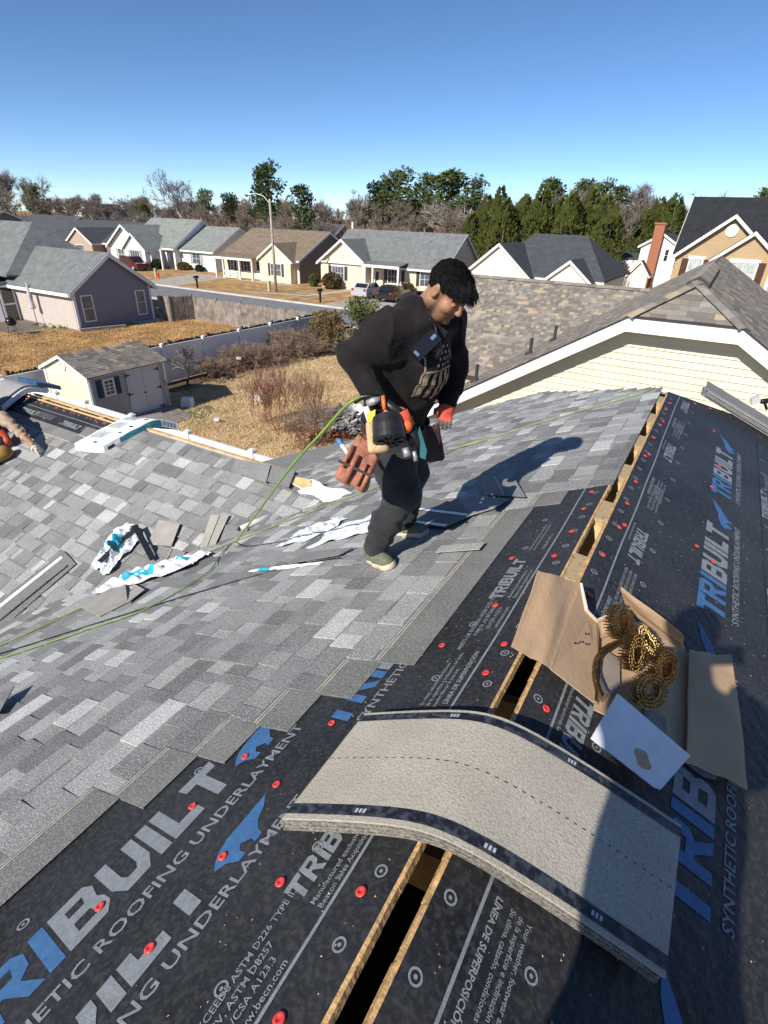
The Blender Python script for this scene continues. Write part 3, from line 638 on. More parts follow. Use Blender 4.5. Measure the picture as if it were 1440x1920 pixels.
for x in (-1.2,-.6,0,.6,1.2): m.obox((x,0,.1), (.28,0,0), (0,.12,0), (0,0,.1))
o = m.build('planter', mat('old_timber', (0.30,0.26,0.21), var=0.3, scale=6), at=(-35.1, 22.6, 0)); o.rotation_euler.z = math.radians(75); tag(o, 'low weathered timber planter at the foot of the blue-grey gable wall', 'planter')
m = MB()
for i in range(5): m.blob((i*.45, .2*math.sin(i*2), .13), (.2,.16,.14), 8, 5, jit=.15)
o = m.build('stone_edging', mat('lichen_stone', (0.35,0.36,0.20), var=0.5, scale=5), at=(-38.8, 20.6, 0)); o.rotation_euler.z = math.radians(20); tag(o, 'mossy stones piled by the pale side wall of the blue-grey house', 'stones'); o['kind'] = 'stuff'
m = MB()
for i in range(14): m.box((i*.16, 0, .0), (i*.16+.12, 1.0, .05))
o = m.build('pallet', mat('bleached_slat', (0.62,0.56,0.47), var=0.15, scale=5), at=(-35.4, 25.3, .02)); o.rotation_euler.z = math.radians(78); tag(o, 'pale slatted wooden mat on the lawn by the gable wall', 'pallet')

# --- white house with red vehicle
h = thing('house', 'white house with pale green-grey roof and twin nested front gables, red van outside', 'house')
gable_block(h, 'x', -76.5, -66.5, 55.5, 66, 2.75, 6.05, S_wh, R_green)
gable_block(h, 'y', 53.2, 60, -77.2, -69.8, 2.65, 5.2, S_wh, R_green, ends=(1, 0), rakeov=.45)
gable_block(h, 'y', 52.6, 57, -73.2, -69.0, 2.6, 4.25, S_wh, R_green, ends=(1, 0), rakeov=.3)
gable_block(h, 'x', -66.5, -60.0, 56.5, 66.5, 2.6, 5.3, S_wh, R_green)
F = ('y', 53.2); window(h, F, -75.6, -74.2, .8, 2.3, 2, 2, .35, smat=mat('shutter_grey', (0.36,0.38,0.36)))
F = ('y', 52.6); window(h, F, -72.1, -70.1, .6, 2.3, 4, 2, .35, smat=MATS['shutter_grey'])
window(h, ('y', 56.5), -64.2, -62.6, .8, 2.2, 2, 2, .35, smat=MATS['shutter_grey'])
m = MB(); m.box((-67.9, 55.3, .1), (-66.9, 55.49, 2.2)); dr = m.build('door', M_shut, h); m = MB(); m.box((-67.6,55.27,1.2),(-67.2,55.30,1.9)); m.build('pane', M_pane, dr)
for x in (-68.8, -66.7): m = MB(); m.box((x-.1,53.3,0),(x+.1,53.5,2.6)); m.build('porch_post', WHITE, h)
# --- brick fronted dark-roofed house
h = thing('house', 'dark-roofed house with tan brick front gable, left of the white house', 'house')
gable_block(h, 'x', -99, -82, 56.5, 71, 2.6, 5.25, S_taupe_shade, R_dark)
gable_block(h, 'y', 54.6, 62, -89.5, -83.6, 2.6, 4.4, M_brickT, R_dark, ends=(1, 0))
window(h, ('y', 54.6), -87.6, -85.6, .9, 2.2, 3, 2); 
for x in (-92.5,-90.3): m = MB(); m.box((x-.12,54.9,0),(x+.12,55.1,2.5)); m.build('porch_post', WHITE, h)
# --- further grey roofs at far left
for i, (x0, x1, y0, y1, zr, lab) in enumerate(((-121,-106,62,74,5.6,'charcoal house with two staggered roof blocks behind the blue-grey house'), (-150,-128,58,74,6.0,'leftmost far charcoal-roofed house with small white gable'))):
    h = thing('house', lab, 'house')
    gable_block(h, 'x', x0, x1, y0, y1, 2.6, zr, S_taupe_shade, R_dark)
    if i == 0: gable_block(h, 'x', x1, x1+6, y0-1, y1-3, 2.6, zr-.6, S_blue, R_dark)
    else: gable_block(h, 'y', y0-3, y0+4, x0+8, x0+14, 2.6, 4.6, S_wh, R_dark, ends=(1, 0))
    window(h, ('y', y0-.01), x0+1.5, x0+3, .9, 2.2, 2, 2)
h = thing('house', 'pale yellow gabled house glimpsed through bare trees at far left', 'house'); gable_block(h, 'y', 112, 124, -176, -168, 5.0, 8.2, S_cr2, R_dark); window(h, ('y', 112), -173.5, -172, 4.2, 5.8, 2, 2)
h = thing('house', 'far white house seen through bare trunks left of the round tree', 'house'); gable_block(h, 'x', -158, -148, 118, 128, 4.0, 7.0, S_wh, R_mid); window(h, ('y', 118), -155, -153.6, 2.2, 3.8, 2, 2)
h = thing('house', 'dark grey house behind the gap between the white and brown-roofed houses', 'house'); gable_block(h, 'x', -80, -62, 84, 96, 2.6, 5.9, S_taupe_shade, R_slate); window(h, ('y', 84), -75, -73.5, .9, 2.2, 2, 2)

# --- brown roofed yellow house
h = thing('house', 'yellow house with brown roof, porch lattice and one small front gable', 'house')
gable_block(h, 'x', -55.9, -43.7, 54.3, 66.2, 2.6, 5.4, S_yel, R_brown)
m = MB(); m.prism([(-43.69,54.35,0),(-43.69,66.15,0),(-43.69,66.15,2.58),(-43.69,60.25,5.35),(-43.69,54.35,2.58)], (.012,0,0)); m.build('wall', S_taupe_shade, h)  # dark sheet over the yellow end wall: its shade put into the colour
gable_block(h, 'y', 53.3, 59, -49.0, -44.2, 2.55, 4.15, S_yel, R_brown, ends=(1, 0))
window(h, ('y', 53.3), -47.3, -45.6, .7, 2.1, 2, 2, .3)
window(h, ('y', 54.3), -54.9, -54.2, .8, 2.1, 1, 2, .3); window(h, ('y', 54.3), -52.6, -51.4, .8, 2.1, 2, 2, .3, pane=M_panel)
m = MB(); m.box((-50.6,54.26,.1),(-49.7,54.299,2.15)); dr = m.build('door', WHITE, h); m = MB(); m.box((-50.4,54.24,1.0),(-49.9,54.265,2.0)); m.build('pane', M_panel, dr)
m = MB(); m.prism([(-55.6,52.2,2.35),(-49.2,52.2,2.35),(-49.2,54.3,2.75),(-55.6,54.3,2.75)], (0,0,.1)); m.build('roof', R_brown, h)
m = MB(); m.box((-55.6,52.12,2.18),(-49.2,52.2,2.42)); m.build('gutter', WHITE, h)
for x in (-55.4,-54.1,-51.4,-49.35): m = MB(); m.box((x-.08,52.25,0),(x+.08,52.41,2.3)); m.build('porch_post', WHITE, h)
m = MB(); m.box((-54.0,52.28,.85),(-51.5,52.36,.95)); m.box((-54.0,52.28,.12),(-51.5,52.36,.2))
for i in range(4):
    x = -54.0+.625*i; m.obox((x+.312,52.32,.52),(.30,0,.31),(0,.02,0),(-.025,0,.025)); m.obox((x+.312,52.335,.52),(.30,0,-.31),(0,.02,0),(.025,0,.025))
m.build('porch_lattice', WHITE, h)
# --- yellow house with grey roof
h = thing('house', 'yellow house with grey roof, big front gable with round vent, dark shutters', 'house')
gable_block(h, 'x', -40.2, -25.3, 55.2, 64.5, 2.75, 5.85, S_yel, R_grey)
gable_block(h, 'y', 54.0, 60, -40.3, -34.2, 2.75, 4.95, S_yel, R_grey, ends=(1, 0), rakeov=.35)
m = MB(); m.box((-40.3,53.75,2.62),(-34.2,53.98,2.80)); m.build('trim_board', WHITE, h)
m = MB(); m.prism([(-37.4,53.98,4.15),(-37.2,53.98,4.35),(-34.4,53.98,2.95),(-34.4,53.98,2.75)], (0,-.15,0)); m.build('trim_board', WHITE, h)
m = MB(); m.lathe([(.36,0),(.36,.05),(.28,.07),(.28,.03)], c=(-37.5,53.99,3.5), ax=(0,-1,0), k=20); m.build('vent', WHITE, h)
window(h, ('y', 54.0), -38.75, -37.05, .9, 2.35, 4, 2, .38); window(h, ('y', 55.2), -32.1, -30.4, .9, 2.35, 4, 2, .38, pane=M_panel); window(h, ('y', 55.2), -28.1, -26.9, .9, 2.35, 2, 2, .38)
m = MB(); m.box((-33.8,55.16,.1),(-33.0,55.199,2.2)); dr = m.build('door', WHITE, h); m = MB(); m.box((-33.6,55.14,1.1),(-33.2,55.165,2.0)); m.build('pane', M_panel, dr)
m = MB(); m.prism([(-34.2,53.3,2.72),(-29.6,53.3,2.72),(-29.6,55.3,3.0),(-34.2,55.3,3.0)], (0,0,.1)); m.build('roof', R_grey, h)
m = MB(); m.box((-34.2,53.2,2.55),(-29.6,53.3,2.8)); m.build('gutter', WHITE, h)
for x in (-33.9,-32.9,-29.75): m = MB(); m.box((x-.1,53.3,0),(x+.1,53.5,2.6)); m.build('porch_post', WHITE, h)
m = MB(); m.tube([(-40.3,60.5,5.6),(-40.3,60.5,6.7)], .12, 8); m.build('flue', WHITE, h)
# --- slate hip-roofed house with two cream gables
h = thing('house', 'house with slate-grey hip roof and two cream front gables behind the taupe roof', 'house')
m = MB(); m.box((-20.4,55,0),(-9.6,68,2.8)); m.build('wall', S_cr2, h)
e0, e1, f0, f1 = (-20.8,54.4), (-9.2,54.4), (-20.8,68.6), (-9.2,68.6); r0, r1 = (-18.4,62,6.2), (-13.0,62,6.2)
for P in ([(*e0,2.75),(*e1,2.75),r1,r0], [(*e1,2.75),(*f1,2.75),r1], [(*f1,2.75),(*f0,2.75),r0,r1], [(*f0,2.75),(*e0,2.75),r0]):
    m = MB(); m.prism(P, (0,0,.12)); m.build('roof', R_slate, h)
gable_block(h, 'y', 53.4, 62, -22.2, -15.8, 2.75, 5.4, S_cr2, R_slate, ends=(1, 0))
gable_block(h, 'y', 53.2, 59, -14.2, -10.2, 2.75, 4.35, S_cr2, R_slate, ends=(1, 0))
m = MB(); m.box((-15.5,54.2,2.6),(-9.2,54.4,2.78)); m.build('gutter', WHITE, h)
window(h, ('y', 53.4), -20.2, -18.2, .8, 2.2, 2, 2); window(h, ('y', 53.2), -13, -11.4, .8, 2.2, 2, 2)
# --- tan two-storey house
h = thing('house', 'tan two-storey house with black roof, stacked front gables and brown shutters', 'house')
M_shb = mat('shutter_brown', (0.07,0.035,0.025))
gable_block(h, 'x', -3.9, 14, 52.5, 64, 5.6, 9.5, S_tan, R_black)
gable_block(h, 'y', 51.9, 58.2, -3.8, 2.7, 5.45, 8.15, S_tan, R_black, ends=(1, 0), rakeov=.4)
gable_block(h, 'y', 51.2, 56, -1.0, 3.0, 5.45, 7.1, S_tan, R_black, ends=(1, 0), rakeov=.35)
m = MB(); m.lathe([(.42,0),(.42,.06),(.34,.08)], c=(-.55,51.89,7.2), ax=(0,-1,0), k=20); m.build('vent', WHITE, h)
window(h, ('y', 51.9), -2.85, -1.85, 3.5, 5.2, 1, 2, .45, pane=M_curt, smat=M_shb, head=True); window(h, ('y', 51.2), 0.0, 1.8, 3.5, 5.2, 2, 2, .45, pane=M_curt, smat=M_shb, head=True)
m = MB(); m.box((2.62,51.15,0),(2.82,51.3,5.3)); m.build('corner_board', WHITE, h)
# --- white house with brick chimney
h = thing('house', 'tall white house with a brick chimney against its sunlit end wall', 'house')
gable_block(h, 'y', 80, 90, -10.2, -5.9, 5.3, 6.6, S_wh, R_slate, ov=.3)
m = MB(); m.box((-9.1,79.2,0),(-8.0,79.99,7.6)); m.box((-9.2,79.1,7.6),(-7.9,80.1,7.8)); m.build('chimney', M_brick, h)
gable_block(h, 'y', 77.5, 79.2, -10.6, -8.4, 2.2, 3.6, S_cr2, R_slate, ends=(1,0), ov=.2)
m = MB(); m.box((-9.8,77.45,.3),(-9.1,77.499,2.0)); m.build('door', WHITE, h)
window(h, ('y', 80), -7.4, -6.9, 3.6, 5.0, 1, 2, pane=M_panel)
m = MB(); m.box((-12.6,82,0),(-10.21,86,3.6)); m.build('wall', S_wh, h); m = MB(); m.prism([(-12.8,81.8,3.6),(-10.2,81.8,3.6),(-10.2,86.2,4.1),(-12.8,86.2,4.1)], (0,0,.12)); m.build('roof', R_slate, h)
o = MB()
for i in range(10): o.box((-12.4+i*.3,72,0),(-12.18+i*.3,72.05,1.7+.1*(i % 3)))
tag(o.build('picket_fence', mat('grey_timber', (0.30,0.27,0.24), var=0.25, scale=4)), 'short weathered picket fence in front of the chimney house', 'fence')['kind'] = 'stuff'

# ------------------------------------------------------------------ cream neighbour with the clipped gable
h = thing('house', 'cream sided neighbour house with clipped gable and mottled taupe shingles', 'house')
NY, nA, nB, nZ, nS = 11.0, -1.13, .66, 5.80, .6218; nX = (nA+nB)/2; nAp = Vector((nX, NY+.9, nZ+.9*nS))
TAU = [(0.150,0.132,0.115), (0.185,0.162,0.138), (0.225,0.195,0.162), (0.20,0.188,0.168), (0.33,0.26,0.18), (0.255,0.235,0.205)]
TM_ = [mat('shingle_taupe_%d' % i, c, rough=0.95, var=0.15, scale=6, speck=0.5, sscale=200, bump=.002, bscale=200, spec=0.15) for i, c in enumerate(TAU)]
def ttone(): r = rnd.random(); return 0 if r < .28 else 1 if r < .5 else 2 if r < .68 else 3 if r < .84 else 4 if r < .92 else 5
def field(name, S, s0, s1, ext, parent, ex=.15, mats=TM_, tf=ttone, nparts=0, wd=(.12,.16,.2,.26,.32), hi=.014):
    rest = MB(); s = s0; lst = []
    while s < s1:
        a, b = ext(s+ex/2); t = a - rnd.uniform(0, .3)
        while t < b:
            w_ = rnd.choice(wd); ta, tb = max(a, t), min(b, t+w_); t += w_
            if tb-ta > .03: lst.append((s, min(s1, s+ex+.03), ta, tb, tf()))
        s += ex
    vis = sorted((proj(S((q[0]+q[1])/2, (q[2]+q[3])/2))[2], i) for i, q in enumerate(lst) if in_view(S((q[0]+q[1])/2, (q[2]+q[3])/2), 0))[:nparts]; pick = set(i for _, i in vis)
    for i, q in enumerate(lst):
        if i in pick: m = MB(); tab(m, S, q[0], q[1], q[2]+.001, q[3]-.001, .003, hi*rnd.uniform(.7,1.1), 0); m.build(name, mats[q[4]], parent)
        else: tab(rest, S, q[0], q[1], q[2], q[3], .003, hi*rnd.uniform(.7,1.1), q[4])
    if rest.f: rest.build(name+'_courses', mats, parent, kind='stuff')
nc = 1/math.sqrt(1+nS*nS); nsn = nS*nc
def NL(s, t, h=0): return Vector((nX - s*nc - h*nsn, t, nAp.z - s*nsn + h*nc))
def NR(s, t, h=0): return Vector((nX + s*nc + h*nsn, t, nAp.z - s*nsn + h*nc))
def NF(s, t, h=0): return Vector((nX + t, nAp.y - s*nc - h*nsn, nAp.z - s*nsn + h*nc))
hwid = (nB-nA)/2; sh_ = hwid/nc
field('shingle', NL, 0.02, 6.2, lambda s: (max(NY, nAp.y - s*nc)-.02, 26), h, nparts=60)
field('shingle', NR, 0.02, 6.2, lambda s: (max(NY, nAp.y - s*nc)-.02, 26), h, nparts=60)
field('shingle', NF, 0.02, sh_, lambda s: (-s*nc, s*nc), h, nparts=40)
for S in (NL, NR):
    m = MB(); q = [S(0, nAp.y, -.02), S(0, 26, -.02), S(6.25, 26, -.02), S(6.25, NY, -.02), S(sh_, NY, -.02)]; m.prism(q, S(0,0,-.06)-S(0,0,0)); m.build('roof_deck', M_deck, h)
m = MB(); m.prism([NF(0,0,-.02), NF(sh_,-hwid,-.02), NF(sh_,hwid,-.02)], NF(0,0,-.06)-NF(0,0,0)); m.build('roof_deck', M_deck, h)
# hip caps and the ridge vent with its black edge
for S, sg in ((NL, -1), (NR, 1)):
    for i in range(6):
        a, b = (i)/6, (i+1.25)/6
        p, q = Vector((nX+sg*hwid*a, nAp.y-.9*a, nAp.z-.9*nS*a+.03)), Vector((nX+sg*hwid*b, nAp.y-.9*b, nAp.z-.9*nS*b+.022))
        sd = Vector((sg*.10, .10, -.05)); fd = Vector((-sg*.10, -.10, -.02)); m = MB()
        m.prism([p, p+sd+Vector((0,0,.0)), q+sd, q], (0,0,.012)); m.prism([p, p+fd*1.0, q+fd, q], (0,0,.012)); m.build('hip_cap', TM_[(i*2+(sg > 0)*3) % 6], h)
rv = MB(); RV0 = nAp.y+.25
for i in range(20):
    y0 = RV0 + i*.3; m = MB()
    m.prism([(nX, y0, nAp.z+.09), (nX-.19, y0, nAp.z-.03), (nX-.19, y0+.32, nAp.z-.038), (nX, y0+.32, nAp.z+.078)], (0,0,.012)); m.prism([(nX, y0, nAp.z+.09), (nX+.19, y0, nAp.z-.03), (nX+.19, y0+.32, nAp.z-.038), (nX, y0+.32, nAp.z+.078)], (0,0,.012)); m.build('ridge_cap', TM_[(0,1,3,1,2)[i % 5]], h)
m = MB(); m.prism([(nX-.19,RV0,nAp.z-.04),(nX,RV0,nAp.z+.085),(nX+.19,RV0,nAp.z-.04),(nX+.19,RV0,nAp.z-.12),(nX-.19,RV0,nAp.z-.12)], (0,6,-.02)); m.build('ridge_vent', M_shut, h)
# fascia following the clipped rake, soffit, siding boards
fz = .24
def rake(x): return nZ - (nA-x)*nS if x < nA else nZ if x <= nB else nZ - (x-nB)*nS
for (xa, xb) in ((-6.0, nA), (nA, nB), (nB, 6.0)):
    m = MB(); m.prism([(xa,NY-.03,rake(xa)-.03),(xb,NY-.03,rake(xb)-.03),(xb,NY-.03,rake(xb)-.03-fz),(xa,NY-.03,rake(xa)-.03-fz)], (0,.035,0)); m.build('fascia', WHITE, h)
    m = MB(); m.prism([(xa,NY-.05,rake(xa)-.0),(xb,NY-.05,rake(xb)-.0),(xb,NY-.05,rake(xb)-.028),(xa,NY-.05,rake(xa)-.028)], (0,.05,0)); m.build('drip_edge', M_shut, h)
    m = MB(); m.prism([(xa,NY+.006,rake(xa)-.05-fz*.6),(xb,NY+.006,rake(xb)-.05-fz*.6),(xb,NY+.42,rake(xb)-.05-fz*.6),(xa,NY+.42,rake(xa)-.05-fz*.6)], (0,0,.02)); m.build('soffit', WHITE, h)
m = MB(); m.box((-5.6, NY+.4, 0), (5.6, 25.5, 2.75)); m.build('wall', M_cream, h)
z = 0.6; yw = NY+.40; be = .128
while z < nZ - .2:
    zt = z+be; xl = max(-5.6, nA - (nZ-.15-zt)/nS) if zt < nZ else nA; xr = min(5.6, nB + (nZ-.15-zt)/nS)
    m = MB(); m.prism([(xl,yw,zt+.02),(xl,yw-.004,zt+.012),(xl,yw-.034,z),(xl,yw,z)], (xr-xl,0,0)); m.build('siding_board', M_cream, h); z = zt
m = MB(); m.prism([(-5.5,yw+.001,.5),(5.5,yw+.001,.5),(5.5,yw+.001,2.9),(nB,yw+.001,nZ-.1),(nA,yw+.001,nZ-.1),(-5.5,yw+.001,2.9)], (0,.05,0)); m.build('wall', M_cream, h)
# left wing of that house: long taupe roof seen face on
nwY, nwZ, nwS = 22.6, 5.22, .62; wc = 1/math.sqrt(1+nwS**2); ws_ = nwS*wc
def NW(s, t, h=0): return Vector((t, nwY - s*wc - h*ws_, nwZ - s*ws_ + h*wc))
field('shingle', NW, 0.02, 5.4, lambda s: (-9.2, -2.0 - s*wc*.99 + .15), h, nparts=0, wd=(.10,.13,.16,.22))
m = MB(); m.prism([NW(0,-9.25,-.02), NW(0,-1.5,-.02), NW(5.45,-6.3,-.02), NW(5.45,-9.25,-.02)], (0,0,-.08)); m.build('roof_deck', M_deck, h)
m = MB(); m.prism([(-9.25,nwY,nwZ-.02),(-1.8,nwY,nwZ-.02),(-1.8,nwY+4,nwZ-2.5),(-9.25,nwY+4,nwZ-2.5)], (0,0,.05)); m.build('roof', TM_[1], h)
x = -9.25; i = 0
while x < -2.2:
    m = MB(); m.prism([(x,nwY-.13,nwZ-.03),(x,nwY,nwZ+.07),(x,nwY+.13,nwZ-.03)], (.34,0,.008)); m.build('ridge_cap', TM_[(1,0,2,3,1)[i % 5]], h); x += .31; i += 1
m = MB(); m.box((-9.2, nwY-4.9, 0), (-5, nwY+4, 2.2)); m.build('wall', M_cream, h)
m = MB(); m.box((-9.4, nwY-5.0, 1.75), (-6.4, nwY-4.75, 1.95)); m.build('gutter', WHITE, h)
# three plumbing vents
for (x, y) in ((-4.35,12.2), (-3.65,14.0), (-3.55,15.9)):
    m = MB(); zb = nAp.z - (nX-x)*nS; m.tube([(x,y,zb-.05),(x,y,zb+.42)], .042, 10); m.lathe([(.13,0),(.12,.04),(.055,.10)], c=(x,y,zb-.01), k=12); m.build('vent_pipe', M_shut, h)
# ------------------------------------------------------------------ shed
h = thing('garden_shed', 'cream garden shed with grey double doors, taupe shingles and an octagonal vent', 'shed')
X0, X1, Y0, Y1, ZE, ZR, XM = -20.85, -18.21, 10.78, 14.02, 1.98, 2.52, -19.56
M_shedw = mat('shed_siding', (0.72,0.65,0.47), rough=0.6, var=0.04, scale=2, stripe=.115); M_shed_shade = mat('shed_front_shade', (0.44,0.41,0.385), rough=0.6, var=0.05, scale=2, stripe=.115); M_door = mat('shed_door', (0.60,0.60,0.63), rough=0.6, var=0.04, scale=3)
m = MB(); m.prism([(X0,Y0,0),(X1,Y0,0),(X1,Y0,ZE),(XM,Y0,ZR),(X0,Y0,ZE)], (0,Y1-Y0,0)); m.build('wall', M_shedw, h)
m = MB(); m.box((X1+.001,Y0+.03,0),(X1+.012,Y1-.03,ZE-.02)); m.build('wall', M_shed_shade, h)  # cream boards repeated darker and greyer, the front's shade put into the colour
for xa, sl in ((X1, 1), (X0, -1)):
    k = (ZR-ZE)/abs(xa-XM); xe = xa+sl*.16; ze = ZE-.16*k
    S_ = (lambda xa_, sg: (lambda s, t, hh=0: Vector((XM + sg*s, t, ZR + .05 - s*k + hh))))(xa, sl)
    m = MB(); m.prism([(XM,Y0-.1,ZR+.03),(xe,Y0-.1,ze+.03),(xe,Y1+.1,ze+.03),(XM,Y1+.1,ZR+.03)], (0,0,.02)); m.build('roof', M_deck, h)
    field('shingle', S_, .0, abs(xe-XM), lambda s: (Y0-.1, Y1+.1), h, ex=.14, wd=(.12,.18,.24,.3))
    m = MB(); m.prism([(XM,Y0-.11,ZR+.04),(xe,Y0-.11,ze+.04),(xe,Y0-.11,ze-.07),(XM,Y0-.11,ZR-.07)], (0,.03,0)); m.build('rake_board', WHITE, h)
for y in (Y0+.04, Y1-.04): m = MB(); m.box((X1+.013,y-.045,0),(X1+.04,y+.045,ZE-.03)); m.build('corner_board', WHITE, h)
m = MB(); m.box((X1+.013,Y0,ZE-.09),(X1+.05,Y1,ZE-.03)); m.build('trim_board', WHITE, h)
for y in (X0+.05, X1-.05): m = MB(); m.box((y-.05,Y0-.03,0),(y+.05,Y0-.001,ZE-.02)); m.build('corner_board', WHITE, h)
m = MB(); m.lathe([(.17,0),(.17,.04),(.125,.05),(.125,.02)], c=(-19.52,Y0,2.17), ax=(0,-1,0), k=8); m.build('vent', WHITE, h)
for ya, yb in ((12.24,12.955),(12.965,13.68)):
    m = MB(); m.box((X1+.013,ya,.08),(X1+.045,yb,1.9)); d = m.build('door', M_door, h)
    for z in (.25,1.0,1.72):
        yh = ya+.02 if ya < 12.5 else yb-.02; sg = 1 if ya < 12.5 else -1; m = MB(); m.box((X1+.046,min(yh,yh+sg*.17),z-.02),(X1+.055,max(yh,yh+sg*.17),z+.02)); m.box((X1+.046,yh-.03,z-.06),(X1+.058,yh+.03,z+.06)); m.build('hinge', M_shut, d)
m = MB(); m.lathe([(.03,0),(.035,.05),(.02,.06)], c=(X1+.046,12.93,.95), ax=(1,0,0), k=10); m.build('handle', M_shut, h)
window(h, ('x', X1+.012), 11.28, 11.74, 1.14, 1.78, 2, 4, .18, pane=M_panel, smat=mat('shutter_blue', (0.05,0.065,0.085)))
m = MB(); m.tube([(X1+.08,13.86,1.15),(X1+.08,13.92,1.2),(X1+.08,13.96,1.1),(X1+.08,13.96,.3),(X1+.08,13.90,.25)], .012, 6); tag(m.build('cable', M_shut), 'dark cable loop hanging on the shed front right of the doors', 'cable')
r = thing('ramp', 'grey weathered plank ramp in front of the shed doors', 'ramp', (-18.1, 12.9, 0)); M_plank = mat('weathered_plank', (0.27,0.235,0.20), rough=0.9, var=0.3, scale=3, bump=.004, bscale=25)
for i in range(11): m = MB(); m.prism([(.14*i,-1.0,.20-.016*i),(.14*i+.13,-1.0,.19-.016*i),(.14*i+.13,-1.0,.15-.016*i),(.14*i,-1.0,.16-.016*i)], (0,2.0,0)); m.build('plank', M_plank, r)
# ------------------------------------------------------------------ white vinyl fence, two runs; dark board fence and grey picket fence
def vinyl(label, pts, hgt=1.72):
    f = thing('vinyl_fence', label, 'fence')
    for i, (x, y) in enumerate(pts):
        m = MB(); m.box((x-.065,y-.065,0),(x+.065,y+.065,hgt+.06)); p = m.build('post', M_vinyl, f)
        m = MB(); m.box((x-.085,y-.085,hgt+.06),(x+.085,y+.085,hgt+.085)); m.add([(x-.08,y-.08,hgt+.085),(x+.08,y-.08,hgt+.085),(x+.08,y+.08,hgt+.085),(x-.08,y+.08,hgt+.085),(x,y,hgt+.14)], [(0,1,4),(1,2,4),(2,3,4),(3,0,4)]); m.build('cap', M_vinyl, p)
        if i:
            a, b = Vector((*pts[i-1],0)), Vector((x,y,0)); d = (b-a); L_ = d.length; d.normalize(); n = Vector((-d.y,d.x,0))
            m = MB(); m.obox((a+b)/2+Vector((0,0,hgt/2)), d*(L_/2-.06), n*.016, (0,0,hgt/2-.06)); pn = m.build('panel', M_vinyl, f)
            for z in (hgt-.06, .1): m = MB(); m.obox((a+b)/2+Vector((0,0,z)), d*(L_/2-.06), n*.035, (0,0,.055)); m.build('rail', M_vinyl, f)
    return f
vinyl('white vinyl privacy fence behind the bare shrubs, running toward the street', [(-21.42, 9.44)] + [(-21.4, 11.5), (-21.4, 14.0)] + [(-21.36, 16.48+2.47*k) for k in range(0, 6)])
vinyl('white vinyl fence in full sun just beyond the wing ridge', [(-21.3+.05, 9.42), (-19.5,9.42), (-17.85,9.42), (-16.27,9.42), (-14.0,9.42), (-11.6,9.42), (-9.2,9.42), (-6.7,9.42)], 1.74)
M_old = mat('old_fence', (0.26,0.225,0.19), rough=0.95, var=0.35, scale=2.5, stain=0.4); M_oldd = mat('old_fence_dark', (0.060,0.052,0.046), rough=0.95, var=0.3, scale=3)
def board_fence(label, pts, mt, hgt=1.7, w=.14, rails=True):
    f = thing('board_fence', label, 'fence')
    for i in range(1, len(pts)):
        a, b = Vector((*pts[i-1],0)), Vector((*pts[i],0)); d = b-a; L_ = d.length; d.normalize(); n = Vector((-d.y,d.x,0)); m = MB(); t = 0
        while t < L_-.02:
            hh = hgt + rnd.uniform(-.04,.04); c = a+d*(t+w/2); hw = w/2-.006; tl = n*rnd.uniform(-.008,.008)
            o = [c-d*hw, c+d*hw, c+d*hw+Vector((0,0,hh-.05)), c+d*hw*.5+Vector((0,0,hh)), c-d*hw*.5+Vector((0,0,hh)), c-d*hw+Vector((0,0,hh-.05))]; m.prism([p+tl for p in o], n*.02); t += w
        m.build('pickets', mt, f, kind='stuff')
        m = MB(); m.obox(a-n*.06+Vector((0,0,hgt/2+.05)), d*.05, n*.05, (0,0,hgt/2+.05)); m.build('post', mt, f)
        if rails:
            for z in (.4,1.3): m = MB(); m.obox((a+b)/2-n*.045+Vector((0,0,z)), d*(L_/2), n*.02, (0,0,.045)); m.build('rail', mt, f)
    return f
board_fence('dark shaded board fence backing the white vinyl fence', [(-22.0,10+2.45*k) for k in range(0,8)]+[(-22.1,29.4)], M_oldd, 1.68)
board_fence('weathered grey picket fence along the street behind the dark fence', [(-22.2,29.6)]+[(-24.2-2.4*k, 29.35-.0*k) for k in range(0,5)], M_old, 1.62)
board_fence('shaded picket fence joining the blue-grey house to the street fence', [(-33.8,29.3),(-34.3,27.6),(-35.4,27.5)], M_old, 1.72)

